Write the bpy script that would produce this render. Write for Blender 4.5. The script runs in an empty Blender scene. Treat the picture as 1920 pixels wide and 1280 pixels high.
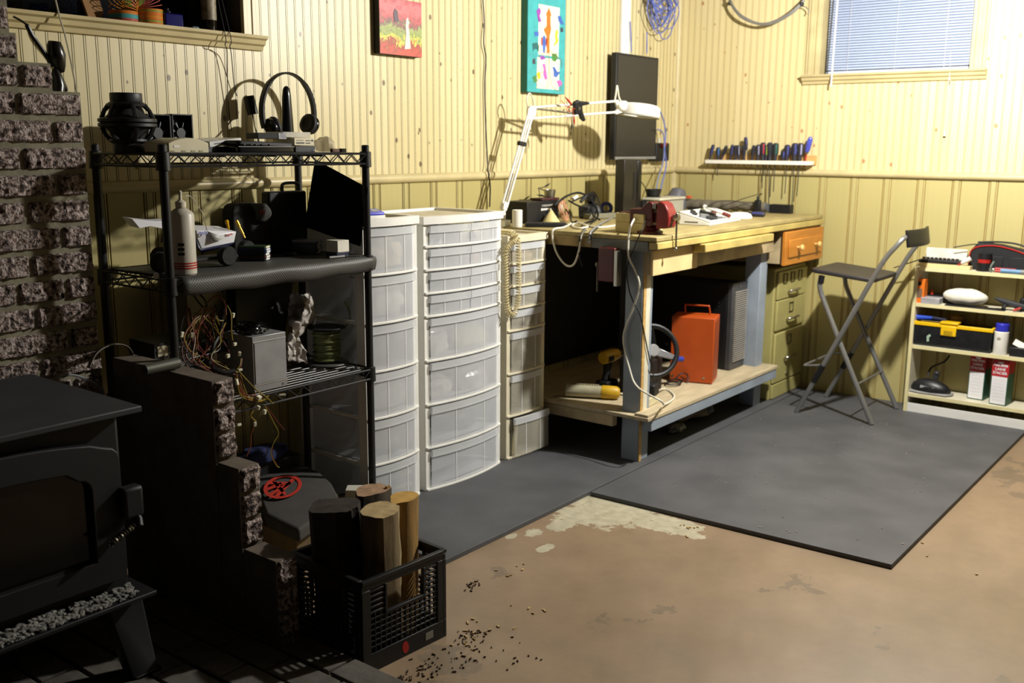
import bpy, bmesh, math, random
from mathutils import Vector, Matrix, noise as mnoise
S = bpy.context.scene
COL = S.collection
PI = math.pi
R = math.radians
V = Vector
random.seed(7)

# ------------------------------------------------------------------ camera
F = 1866.67
YAW, PIT, ROL = R(37.8707), R(11.1802), R(0.3736)
CAM = V((0, 0, 1.40))
fw = V((math.cos(YAW)*math.cos(PIT), math.sin(YAW)*math.cos(PIT), -math.sin(PIT)))
rt0 = V((math.sin(YAW), -math.cos(YAW), 0))
up0 = rt0.cross(fw)
rt = rt0*math.cos(ROL) + up0*math.sin(ROL)
up = up0*math.cos(ROL) - rt0*math.sin(ROL)
def at(px, py, x=None, y=None, z=None):
    """point of the place seen at a photo pixel, on a known plane"""
    d = fw + rt*((px-960)/F) - up*((py-640)/F)
    a, v = (0, x) if x is not None else (1, y) if y is not None else (2, z)
    return CAM + d*((v-CAM[a])/d[a])

# ------------------------------------------------------------------ materials
def lin(h):
    if isinstance(h, str):
        h = h.lstrip('#'); c = [int(h[i:i+2], 16)/255 for i in (0, 2, 4)]
        return tuple(x/12.92 if x <= .04045 else ((x+.055)/1.055)**2.4 for x in c)
    return h
MATS = {}
def mat(name, col='808080', rough=.5, metal=0., var=.12, vs=14., bump=0., bs=60., alpha=1., trans=0., emit=0., spec=.5, stretch=(1, 1, 1), col2=None, ior=1.45):
    if name in MATS: return MATS[name]
    m = bpy.data.materials.new(name); m.use_nodes = True
    nt = m.node_tree; b = nt.nodes['Principled BSDF']; L = nt.links
    c = lin(col)
    b.inputs['Roughness'].default_value = rough
    b.inputs['Metallic'].default_value = metal
    b.inputs['Specular IOR Level'].default_value = spec
    b.inputs['IOR'].default_value = ior
    if trans: b.inputs['Transmission Weight'].default_value = trans
    if alpha < 1: b.inputs['Alpha'].default_value = alpha
    tc = nt.nodes.new('ShaderNodeTexCoord'); mp = nt.nodes.new('ShaderNodeMapping')
    mp.inputs['Scale'].default_value = stretch
    L.new(tc.outputs['Object'], mp.inputs['Vector'])
    n = nt.nodes.new('ShaderNodeTexNoise'); n.inputs['Scale'].default_value = vs; n.inputs['Detail'].default_value = 5
    L.new(mp.outputs['Vector'], n.inputs['Vector'])
    r = nt.nodes.new('ShaderNodeValToRGB')
    c2 = lin(col2) if col2 else tuple(min(1, x*(1+var)) for x in c)
    c1 = c if col2 else tuple(x*(1-var) for x in c)
    r.color_ramp.elements[0].color = (*c1, 1); r.color_ramp.elements[1].color = (*c2, 1)
    r.color_ramp.elements[0].position = .32; r.color_ramp.elements[1].position = .68
    L.new(n.outputs['Fac'], r.inputs['Fac']); L.new(r.outputs['Color'], b.inputs['Base Color'])
    if bump:
        n2 = nt.nodes.new('ShaderNodeTexNoise'); n2.inputs['Scale'].default_value = bs; n2.inputs['Detail'].default_value = 4
        L.new(mp.outputs['Vector'], n2.inputs['Vector'])
        bp = nt.nodes.new('ShaderNodeBump'); bp.inputs['Strength'].default_value = bump; bp.inputs['Distance'].default_value = .004
        L.new(n2.outputs['Fac'], bp.inputs['Height']); L.new(bp.outputs['Normal'], b.inputs['Normal'])
    if emit:
        b.inputs['Emission Color'].default_value = (*c, 1); b.inputs['Emission Strength'].default_value = emit
    MATS[name] = m
    return m

# ------------------------------------------------------------------ mesh builder
class MB:
    def __init__(s, M=None):
        s.bm = bmesh.new(); s.M = M or Matrix.Identity(4); s.mi = 0
    def v(s, p): return s.bm.verts.new(s.M @ V(p))
    def f(s, vs):
        try:
            q = s.bm.faces.new(vs); q.material_index = s.mi; return q
        except ValueError: return None
    def mat(s, i): s.mi = i; return s
    def box(s, x0, x1, y0, y1, z0, z1, M=None):
        if M is None: M = Matrix.Identity(4)
        p = [s.v(M @ V((x, y, z))) for z in (z0, z1) for y in (y0, y1) for x in (x0, x1)]
        for a in ((0, 2, 3, 1), (4, 5, 7, 6), (0, 1, 5, 4), (1, 3, 7, 5), (3, 2, 6, 7), (2, 0, 4, 6)): s.f([p[i] for i in a])
        return s
    def obox(s, c, size, rz=0, rx=0, ry=0):
        M = Matrix.Translation(c) @ Matrix.Rotation(rz, 4, 'Z') @ Matrix.Rotation(ry, 4, 'Y') @ Matrix.Rotation(rx, 4, 'X')
        a, b, d = size[0]/2, size[1]/2, size[2]/2
        return s.box(-a, a, -b, b, -d, d, M)
    def rings(s, rings, closed=False, cap=True, loop=True):
        vs = [[s.v(p) for p in r] for r in rings]
        n = len(vs[0]); m = len(vs)
        for i in range(m if closed else m-1):
            a, b = vs[i], vs[(i+1) % m]
            for j in range(n if loop else n-1):
                k = (j+1) % n
                s.f([a[j], a[k], b[k], b[j]])
        if cap and not closed and loop:
            s.f(list(reversed(vs[0]))); s.f(vs[-1])
        return s
    def tube(s, pts, r, n=6, closed=False, cap=True):
        pts = [V(p) for p in pts]; m = len(pts)
        rs = r if isinstance(r, (list, tuple)) else [r]*m
        t0 = None; rings = []; nrm = None
        for i in range(m):
            if closed: t = pts[(i+1) % m]-pts[i-1]
            else: t = pts[min(i+1, m-1)]-pts[max(i-1, 0)]
            if t.length < 1e-9: t = V((0, 0, 1))
            t.normalize()
            if nrm is None:
                nrm = t.orthogonal().normalized()
            else:
                nrm = (nrm - t*nrm.dot(t))
                if nrm.length < 1e-6: nrm = t.orthogonal()
                nrm.normalize()
            b = t.cross(nrm)
            rings.append([pts[i]+(nrm*math.cos(2*PI*j/n)+b*math.sin(2*PI*j/n))*rs[i] for j in range(n)])
        return s.rings(rings, closed=closed, cap=cap)
    def cyl(s, p0, p1, r0, r1=None, n=16, cap=True):
        return s.tube([p0, p1], [r0, r0 if r1 is None else r1], n, cap=cap)
    def lathe(s, prof, c=(0, 0, 0), n=24, axis=None, cap=True):
        M = Matrix.Translation(c)
        if axis is not None: M = M @ V((0, 0, 1)).rotation_difference(V(axis)).to_matrix().to_4x4()
        return s.rings([[M @ V((r*math.cos(2*PI*j/n), r*math.sin(2*PI*j/n), z)) for j in range(n)] for r, z in prof], cap=cap)
    def prism(s, poly, h0, h1, M=None):
        """poly in local xy, extruded along local z"""
        M = M or Matrix.Identity(4)
        a = [s.v(M @ V((x, y, h0))) for x, y in poly]; b = [s.v(M @ V((x, y, h1))) for x, y in poly]
        n = len(poly)
        s.f(list(reversed(a))); s.f(b)
        for i in range(n): s.f([a[i], a[(i+1) % n], b[(i+1) % n], b[i]])
        return s
    def sph(s, c, r, sc=(1, 1, 1), n=12, m=8, M=None):
        M = M or Matrix.Identity(4); c = V(c)
        rings = []
        for i in range(1, m):
            th = PI*i/m
            rings.append([c + M.to_3x3() @ V((r*sc[0]*math.sin(th)*math.cos(2*PI*j/n), r*sc[1]*math.sin(th)*math.sin(2*PI*j/n), -r*sc[2]*math.cos(th))) for j in range(n)])
        return s.rings(rings)
    def grid(s, fn, nu, nv):
        vs = [[s.v(fn(i/nu, j/nv)) for j in range(nv+1)] for i in range(nu+1)]
        for i in range(nu):
            for j in range(nv): s.f([vs[i][j], vs[i+1][j], vs[i+1][j+1], vs[i][j+1]])
        return s
    def text(s, body, M, size=.02, depth=.0004, align='CENTER', bold=0):
        cu = bpy.data.curves.new('t', 'FONT'); cu.body = body; cu.size = size; cu.extrude = depth; cu.align_x = align; cu.align_y = 'CENTER'; cu.offset = bold
        o = bpy.data.objects.new('t', cu); COL.objects.link(o)
        dg = bpy.context.evaluated_depsgraph_get(); me = bpy.data.meshes.new_from_object(o.evaluated_get(dg))
        vs = [s.v(M @ v.co) for v in me.vertices]
        for p in me.polygons: s.f([vs[i] for i in p.vertices])
        bpy.data.objects.remove(o); bpy.data.curves.remove(cu); bpy.data.meshes.remove(me)
        return s
    def jitter(s, amt, freq=8., off=0.):
        for v in s.bm.verts:
            v.co += mnoise.noise_vector(v.co*freq + V((off, off, off)))*amt
        return s
    def build(s, name, m, parent=None, smooth=35, bevel=0., segs=2, subsurf=0, solid=0.):
        bmesh.ops.recalc_face_normals(s.bm, faces=s.bm.faces)
        me = bpy.data.meshes.new(name); s.bm.to_mesh(me); s.bm.free()
        for x in (m if isinstance(m, (list, tuple)) else [m]): me.materials.append(x)
        if smooth:
            for p in me.polygons: p.use_smooth = True
            me.set_sharp_from_angle(angle=R(smooth))
        o = bpy.data.objects.new(name, me); COL.objects.link(o)
        if parent: o.parent = parent
        if solid:
            md = o.modifiers.new('s', 'SOLIDIFY'); md.thickness = solid; md.offset = 0
        if bevel:
            md = o.modifiers.new('b', 'BEVEL'); md.width = bevel; md.segments = segs; md.limit_method = 'ANGLE'; md.angle_limit = R(40)
        if subsurf:
            md = o.modifiers.new('u', 'SUBSURF'); md.levels = subsurf; md.render_levels = subsurf
        return o

def tag(o, label=None, cat=None, group=None, kind=None):
    if label: o['label'] = label
    if cat: o['category'] = cat
    if group: o['group'] = group
    if kind: o['kind'] = kind
    return o
def thing(name, label, cat, group=None):
    o = bpy.data.objects.new(name, None); COL.objects.link(o); o.empty_display_size = .05
    return tag(o, label, cat, group)
def one(mb, name, m, label, cat, group=None, kind=None, **k):
    """a thing that is a single mesh"""
    return tag(mb.build(name, m, **k), label, cat, group, kind)
def struct(mb, name, m, parent=None, **k):
    o = mb.build(name, m, parent, **k)
    if not parent: o['kind'] = 'structure'
    return o
def rotz(c, a): return Matrix.Translation(c) @ Matrix.Rotation(a, 4, 'Z')
def frame(o, x, y, z=None):
    """matrix from origin and two axes"""
    x = V(x).normalized(); y = V(y); y = (y-x*y.dot(x)).normalized(); z = x.cross(y)
    return Matrix(((x.x, y.x, z.x, o[0]), (x.y, y.y, z.y, o[1]), (x.z, y.z, z.z, o[2]), (0, 0, 0, 1)))
def arc(c, r, a0, a1, n, ax=(1, 0, 0), ay=(0, 0, 1)):
    ax, ay = V(ax), V(ay); c = V(c)
    return [c + ax*(r*math.cos(R(a0+(a1-a0)*i/n))) + ay*(r*math.sin(R(a0+(a1-a0)*i/n))) for i in range(n+1)]
def spline(pts, n=8, closed=False):
    """Catmull-Rom through points"""
    P = [V(p) for p in pts]; m = len(P); out = []
    rng = range(m) if closed else range(m-1)
    for i in rng:
        if closed: a, b, c, d = P[i-1], P[i], P[(i+1) % m], P[(i+2) % m]
        else: a, b, c, d = P[max(i-1, 0)], P[i], P[i+1], P[min(i+2, m-1)]
        for k in range(n):
            t = k/n
            out.append(.5*((2*b)+(c-a)*t+(2*a-5*b+4*c-d)*t*t+(3*b-a-3*c+d)*t**3))
    if not closed: out.append(P[-1])
    return out
def rrect(w, h, r, n=4):
    out = []
    for cx, cy, a in ((w/2-r, h/2-r, 0), (-w/2+r, h/2-r, 90), (-w/2+r, -h/2+r, 180), (w/2-r, -h/2+r, 270)):
        for i in range(n+1): out.append((cx+r*math.cos(R(a+90*i/n)), cy+r*math.sin(R(a+90*i/n))))
    return out
def kids(o): return [c for c in bpy.data.objects if c.parent == o]
# ------------------------------------------------------------------ render look, camera, lamp
S.view_settings.view_transform = 'Standard'; S.view_settings.look = 'None'; S.view_settings.gamma = 1; S.view_settings.use_curve_mapping = False
S.view_settings.exposure = 0.0
cd = bpy.data.cameras.new('camera'); co = bpy.data.objects.new('camera', cd); COL.objects.link(co)
cd.lens = 35; cd.sensor_width = 36; cd.clip_start = .05
co.matrix_world = Matrix(((rt.x, up.x, -fw.x, CAM.x), (rt.y, up.y, -fw.y, CAM.y), (rt.z, up.z, -fw.z, CAM.z), (0, 0, 0, 1)))
cd.dof.use_dof = True; cd.dof.focus_distance = 3.2; cd.dof.aperture_fstop = 3.2
S.camera = co
w = bpy.data.worlds.new('world'); S.world = w; w.use_nodes = True
w.node_tree.nodes['Background'].inputs['Color'].default_value = (.012, .015, .03, 1)
w.node_tree.nodes['Background'].inputs['Strength'].default_value = 1
def lamp(name, loc, power, radius, col):
    ld = bpy.data.lights.new(name, 'POINT'); ld.energy = power; ld.shadow_soft_size = radius; ld.color = col
    lo = bpy.data.objects.new(name, ld); COL.objects.link(lo); lo.location = loc
    return lo
lamp('ceiling_bulb', (4.10, 1.10, 2.20), 315, .04, (1, .972, .905))

XR, YL, FZ, CZ = 5.62, 3.096, -.018, 2.40     # right wall, left wall, concrete floor (mat tops are z = 0), ceiling
XB, YB = -2.6, -2.4

# pine boards: tone per board, grain along z, knots
def pine(name, ax, period, off, base, light, knot, rough=.42):
    m = bpy.data.materials.new(name); m.use_nodes = True; nt = m.node_tree; L = nt.links; N = nt.nodes.new
    b = nt.nodes['Principled BSDF']; b.inputs['Roughness'].default_value = rough
    tc = N('ShaderNodeNewGeometry'); sx = N('ShaderNodeSeparateXYZ'); L.new(tc.outputs['Position'], sx.inputs[0])
    def mth(op, a, bb=None):
        q = N('ShaderNodeMath'); q.operation = op
        for i, w_ in enumerate((a, bb)):
            if w_ is None: continue
            if isinstance(w_, (int, float)): q.inputs[i].default_value = w_
            else: L.new(w_, q.inputs[i])
        return q.outputs[0]
    u = sx.outputs[ax]
    idx = mth('FLOOR', mth('DIVIDE', mth('SUBTRACT', u, off), period*2))
    wn = N('ShaderNodeTexWhiteNoise'); wn.noise_dimensions = '1D'; L.new(idx, wn.inputs['W'])
    cb = N('ShaderNodeCombineXYZ'); L.new(mth('MULTIPLY', u, 60.), cb.inputs[0]); L.new(mth('ADD', mth('MULTIPLY', sx.outputs[2], 1.6), mth('MULTIPLY', wn.outputs['Value'], 40.)), cb.inputs[1]); L.new(idx, cb.inputs[2])
    gn = N('ShaderNodeTexNoise'); gn.inputs['Scale'].default_value = 1.; gn.inputs['Detail'].default_value = 4; L.new(cb.outputs[0], gn.inputs['Vector'])
    mx = N('ShaderNodeMix'); mx.data_type = 'RGBA'; mx.inputs['A'].default_value = (*lin(base), 1); mx.inputs['B'].default_value = (*lin(light), 1)
    L.new(mth('ADD', mth('MULTIPLY', gn.outputs['Fac'], .55), mth('MULTIPLY', wn.outputs['Value'], .45)), mx.inputs['Factor'])
    out = mx.outputs['Result']
    if knot:
        cv = N('ShaderNodeCombineXYZ'); L.new(mth('MULTIPLY', u, 17.), cv.inputs[0]); L.new(mth('MULTIPLY', sx.outputs[2], 12.), cv.inputs[1])
        vo = N('ShaderNodeTexVoronoi'); vo.voronoi_dimensions = '2D'; vo.inputs['Scale'].default_value = .8; L.new(cv.outputs[0], vo.inputs['Vector'])
        sp = N('ShaderNodeSeparateColor'); L.new(vo.outputs['Color'], sp.inputs[0])
        # most cells hold no knot; size differs
        rad = mth('MULTIPLY', mth('MAXIMUM', mth('SUBTRACT', sp.outputs[0], .70), 0.), .36)
        kk = N('ShaderNodeMapRange'); kk.interpolation_type = 'SMOOTHSTEP'; L.new(mth('SUBTRACT', vo.outputs['Distance'], rad), kk.inputs['Value'])
        kk.inputs['From Min'].default_value = -.02; kk.inputs['From Max'].default_value = .05; kk.inputs['To Min'].default_value = 1.; kk.inputs['To Max'].default_value = 0.
        mk = N('ShaderNodeMix'); mk.data_type = 'RGBA'; L.new(out, mk.inputs['A']); mk.inputs['B'].default_value = (*lin(knot), 1)
        L.new(mth('MULTIPLY', kk.outputs[0], mth('MULTIPLY', mth('GREATER_THAN', sp.outputs[0], .74), .85)), mk.inputs['Factor']); out = mk.outputs['Result']
    L.new(out, b.inputs['Base Color'])
    return m
P_UP_L = pine('pine_boards_upper', 0, .041, 0, 'bfb07f', 'd6c99d', '4a2f1a')
P_UP_R = pine('pine_boards_upper_lit', 1, .041, 0, 'd0bf8b', 'e2d4a6', 'a8744a')  # same pine, the right wall's stronger light put into paler colours
P_LO_L = pine('painted_boards_lower', 0, .09, 0, 'a39760', 'b0a46e', None)
P_LO_R = pine('painted_boards_lower_lit', 1, .09, 0, 'aa9f66', 'b8ac77', None)  # lit copy of the lower boards, brightness put into the colour
GROOVE = mat('board_groove', '45301a', .7)
GROOVE2 = mat('board_groove_painted', '7a6330', .7)
TRIM = mat('pine_trim', 'c0b184', .4, stretch=(1, 1, 1), vs=9, var=.1)

def boards(mb, u0, u1, z0, z1, prof, per, P):
    """profiled boards: prof = [(du, depth, material index of the face that follows)] over one period"""
    us = []
    k = math.floor(u0/per)
    while k*per < u1:
        for du, dp, mi in prof:
            u = k*per+du
            if u0 <= u <= u1: us.append((u, dp, mi))
        k += 1
    if us[0][0] > u0: us.insert(0, (u0, 0, 0))
    us[-1] = (us[-1][0], us[-1][1], us[-1][2]); us.append((u1, 0, 0))
    a = [mb.v(P(u, d, z0)) for u, d, _ in us]; b = [mb.v(P(u, d, z1)) for u, d, _ in us]
    for i in range(len(us)-1):
        mb.mi = us[i][2]; mb.f([a[i], a[i+1], b[i+1], b[i]])
    mb.mi = 0
BEAD = [(0, 0, 0), (.0310, 0, 1), (.0320, .0038, 1), (.0330, -.0004, 0), (.0381, -.0004, 1), (.0391, .0038, 1), (.0401, 0, 0)]
WIDE = [(0, 0, 0), (.128, 0, 1), (.130, .004, 1), (.133, 0, 0), (.138, -.0015, 1), (.1395, .002, 1), (.141, -.0015, 0), (.164, -.0015, 1), (.1655, .002, 1), (.167, -.0015, 0), (.172, 0, 1), (.174, .004, 1), (.177, 0, 0)]
RZ0, RZ1 = 1.232, 1.272
PL = lambda u, d, z: (u, YL+d, z)
PR = lambda u, d, z: (XR+d, u, z)
WLX0, WLX1, WLZ0, WLZ1 = 1.50, 2.365, 1.785, 2.34      # left window opening
WRY0, WRY1, WRZ0, WRZ1 = 1.40, 2.20, 1.795, 2.34       # right window opening
mb = MB(); boards(mb, XB, XR, FZ, RZ0+.01, WIDE, .18, PL)
mb.mi = 0
wl = struct(mb, 'wall_left', [P_LO_L, GROOVE2], smooth=0)
mb = MB()
for u0, u1, z0, z1 in ((XB, WLX0, RZ0, CZ), (WLX0, WLX1, RZ0, WLZ0), (WLX0, WLX1, WLZ1, CZ), (WLX1, XR, RZ0, CZ)): boards(mb, u0, u1, z0, z1, BEAD, .041, PL)
struct(mb, 'upper_boards', [P_UP_L, GROOVE], wl, smooth=0)
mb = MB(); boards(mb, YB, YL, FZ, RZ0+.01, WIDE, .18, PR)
wr = struct(mb, 'wall_right', [P_LO_R, mat('board_groove_paint_lit', '9a8248', .7)], smooth=0)  # grooves paler here, the frontal light painted into their colour
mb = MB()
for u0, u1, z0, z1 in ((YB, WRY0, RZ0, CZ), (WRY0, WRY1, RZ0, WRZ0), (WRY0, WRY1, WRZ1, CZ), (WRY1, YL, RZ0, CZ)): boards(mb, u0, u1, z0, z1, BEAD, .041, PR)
struct(mb, 'upper_boards', [P_UP_R, mat('board_groove_lit', 'b79a66', .7)], wr, smooth=0)  # frontal light on this wall put into a paler groove colour
WALLB = mat('plain_wall', '332e26', .9)
struct(MB().box(XB-.1, XB, YB-.1, YL+.3, FZ-.1, CZ), 'wall_back', WALLB, smooth=0)
struct(MB().box(XB, XR+.3, YB-.1, YB, FZ-.1, CZ), 'wall_front', WALLB, smooth=0)
struct(MB().box(XB-.1, XR+.4, YB-.1, YL+.4, CZ, CZ+.1), 'ceiling', mat('ceiling_paint', '4f4a40', .95, bump=.2), smooth=0)
# chair rails and corner moulding
railp = [(0, 0), (-.012, .003), (-.020, .012), (-.022, .022), (-.018, .032), (-.008, .039), (0, .040)]
mb = MB(); mb.rings([[(x, YL+d, RZ0+h) for d, h in railp] for x in (XB, XR)]); struct(mb, 'trim_1', TRIM)
mb = MB(); mb.rings([[(XR+d, y, RZ0+h) for d, h in railp] for y in (YB, YL)]); struct(mb, 'trim_2', TRIM)
mb = MB(); mb.rings([[(XR-a, YL-b, z) for a, b in ((0, 0), (.022, 0), (.019, .011), (.011, .019), (0, .022))] for z in (FZ, CZ)]); struct(mb, 'trim_3', TRIM)

# floor: worn brown paint on concrete, bare where it flaked off in front of the mats
fm = bpy.data.materials.new('painted_concrete'); fm.use_nodes = True; nt = fm.node_tree; L = nt.links; N = nt.nodes.new
b = nt.nodes['Principled BSDF']; ge = N('ShaderNodeNewGeometry')
def nz(sc, det=6, ro=.55):
    q = N('ShaderNodeTexNoise'); q.inputs['Scale'].default_value = sc; q.inputs['Detail'].default_value = det; q.inputs['Roughness'].default_value = ro
    L.new(ge.outputs['Position'], q.inputs['Vector']); return q.outputs['Fac']
def ramp(fac, stops):
    q = N('ShaderNodeValToRGB'); e = q.color_ramp.elements
    while len(e) < len(stops): e.new(.5)
    for i, (p, c) in enumerate(stops): e[i].position = p; e[i].color = (*lin(c), 1)
    L.new(fac, q.inputs['Fac']); return q.outputs['Color']
def mth(op, a, bb=None, cc=None):
    q = N('ShaderNodeMath'); q.operation = op
    for i, w_ in enumerate((a, bb, cc)):
        if w_ is None: continue
        if isinstance(w_, (int, float)): q.inputs[i].default_value = w_
        else: L.new(w_, q.inputs[i])
    return q.outputs[0]
def mixc(f, a, bb):
    q = N('ShaderNodeMix'); q.data_type = 'RGBA'; L.new(f, q.inputs['Factor']); L.new(a, q.inputs['A']); L.new(bb, q.inputs['B']); return q.outputs['Result']
paint = ramp(nz(2.3), [(.3, '7d6952'), (.5, '89735b'), (.72, '978068')])
dirt = ramp(nz(9, 8, .7), [(.35, '675a4b'), (.65, '907c63')])
paint = mixc(mth('MULTIPLY', nz(1.1), .5), paint, dirt)
stain = mth('MULTIPLY', mth('GREATER_THAN', mth('ADD', nz(1.9, 8, .65), mth('MULTIPLY', nz(14, 6, .6), .16)), .695), .45)
paint = mixc(stain, paint, ramp(nz(20), [(.3, '4f493f'), (.7, '635a4c')]))
conc = ramp(nz(30, 6), [(.3, '9c957f'), (.7, 'b9b29a')])
sx = N('ShaderNodeSeparateXYZ'); L.new(ge.outputs['Position'], sx.inputs[0])
def blob(cx, cy, rx, ry):
    dx = mth('DIVIDE', mth('SUBTRACT', sx.outputs[0], cx), rx); dy = mth('DIVIDE', mth('SUBTRACT', sx.outputs[1], cy), ry)
    return mth('SUBTRACT', 1., mth('SQRT', mth('ADD', mth('MULTIPLY', dx, dx), mth('MULTIPLY', dy, dy))))
bl = None
BLOBS = []
for px, py, rx, ry in ((1150, 955, .22, .19), (1260, 978, .05, .16), (1110, 935, .14, .10), (1090, 962, .16, .10), (1225, 985, .05, .14), (1000, 998, .045, .035), (1020, 1028, .05, .025), (1290, 1000, .04, .07), (960, 1005, .03, .02), (1050, 985, .07, .05)):
    p = at(px, py, z=FZ); q = blob(p.x, p.y, rx, ry); bl = q if bl is None else mth('MAXIMUM', bl, q)
bare = mth('GREATER_THAN', mth('ADD', bl, mth('MULTIPLY', mth('SUBTRACT', nz(24, 8, .68), .5), 1.7)), .12)
L.new(mixc(bare, paint, conc), b.inputs['Base Color'])
L.new(mth('ADD', mth('MULTIPLY', nz(5), .25), .33), b.inputs['Roughness'])
bp = N('ShaderNodeBump'); bp.inputs['Strength'].default_value = .25; bp.inputs['Distance'].default_value = .004
L.new(mth('SUBTRACT', nz(18, 8), mth('MULTIPLY', bare, .35)), bp.inputs['Height']); L.new(bp.outputs['Normal'], b.inputs['Normal'])
struct(MB().box(XB-.1, XR+.1, YB-.1, YL+.1, FZ-.1, FZ), 'floor', fm, smooth=0)

# rubber mats
RUB = mat('rubber_mat', '434447', .62, var=.3, vs=3.5, bump=.25, bs=120, col2='555558')
one(MB().box(2.38, 5.6, 2.146, 3.085, FZ, 0), 'rubber_mat', RUB, 'dark grey rubber mat running under the drawer towers and the workbench', 'mat', bevel=.002)
c = [at(1097, 919, z=0), at(1672, 1058, z=0)]; c[0].y = min(c[0].y, 2.138)
mb = MB(); a0 = (c[0].x, c[0].y); a1 = (c[1].x, c[1].y)
mb.prism([a0, a1, (5.6, .925), (5.6, 2.138)], FZ, 0)
one(mb, 'rubber_mat', RUB, 'large grey rubber mat on the open floor under the folding stool', 'mat', bevel=.002)

# right window: casing, sill, recess, pane
CAS = mat('pine_casing', 'c0b083', .4, vs=8)
mb = MB(); Dp = .16
for y0, y1, z0, z1 in ((WRY0, WRY0+.004, WRZ0, WRZ1), (WRY1-.004, WRY1, WRZ0, WRZ1)): mb.box(XR, XR+Dp, y0, y1, z0, z1)
mb.box(XR, XR+Dp, WRY0, WRY1, WRZ0-.004, WRZ0); mb.box(XR, XR+Dp, WRY0, WRY1, WRZ1, WRZ1+.004)
w1 = struct(mb, 'window_1', CAS, smooth=0)
def casing(P, u0, u1, z0, z1, parent, sillext=.045):
    """stepped casing strips on the wall round an opening; P(u, out, z)"""
    for (a, bb) in ((u0-.075, u0), (u1, u1+.075)):
        mb = MB(); n = 0
        for i, (o, d) in enumerate(((0, .010), (.016, .016), (.034, .012), (.056, .018))):
            x0 = a+o if a < u0 else bb-o
            x1 = a+(.016, .034, .056, .075)[i] if a < u0 else bb-(.016, .034, .056, .075)[i]
            p, q = sorted((x0, x1)); A = P(p, 0, z0); B = P(q, d, z1+.05)
            mb.box(*sorted((A[0], B[0])), *sorted((A[1], B[1])), *sorted((A[2], B[2])))
        mb.build('casing', CAS, parent, smooth=0, bevel=.002)
    sp = [(0, -.052), (.014, -.050), (.018, -.036), (.030, -.030), (.034, -.016), (.046, -.010), (.048, 0), (0, 0)]
    mb = MB(); mb.rings([[P(u+(-1 if u < (u0+u1)/2 else 1)*0, d, z0+h) for d, h in sp] for u in (u0-.085, u1+.075+.01)])
    mb.build('sill', CAS, parent, smooth=25)
casing(lambda u, d, z: (XR-d, u, z), WRY0, WRY1, WRZ0, WRZ1, w1)
mb = MB(); mb.box(XR+.13, XR+.135, WRY0, WRY1, WRZ0, WRZ1); mb.build('pane', mat('night_glass', '0a0d14', .05), w1)
mb = MB(); F_ = mat('window_frame', 'b9b4a8', .5)
for y0, y1, z0, z1 in ((WRY0, WRY0+.04, WRZ0, WRZ1), (WRY1-.04, WRY1, WRZ0, WRZ1), (WRY0, WRY1, WRZ0, WRZ0+.04)): mb.box(XR+.10, XR+.13, y0, y1, z0, z1)
mb.build('frame', F_, w1, bevel=.003)
# left window: deep dark niche
mb = MB(); Dp = .30
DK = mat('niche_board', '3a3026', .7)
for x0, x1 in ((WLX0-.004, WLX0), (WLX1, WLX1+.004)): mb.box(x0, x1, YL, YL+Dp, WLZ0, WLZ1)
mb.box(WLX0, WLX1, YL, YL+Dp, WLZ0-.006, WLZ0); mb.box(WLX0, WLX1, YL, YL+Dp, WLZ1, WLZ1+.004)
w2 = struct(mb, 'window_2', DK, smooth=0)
casing(lambda u, d, z: (u, YL-d, z), WLX0, WLX1, WLZ0, WLZ1, w2)
mb = MB(); mb.box(WLX0, WLX1, YL+.27, YL+.275, WLZ0, WLZ1); mb.build('pane', mat('night_glass'), w2)
mb = MB()
for x0, x1, z0, z1 in ((WLX0, WLX0+.04, WLZ0, WLZ1), (WLX1-.04, WLX1, WLZ0, WLZ1), (1.92, 1.96, WLZ0, WLZ1), (WLX0, WLX1, WLZ0, WLZ0+.035)): mb.box(x0, x1, YL+.24, YL+.27, z0, z1)
mb.build('frame', mat('dark_frame', '2b2620', .5), w2, bevel=.003)
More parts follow.
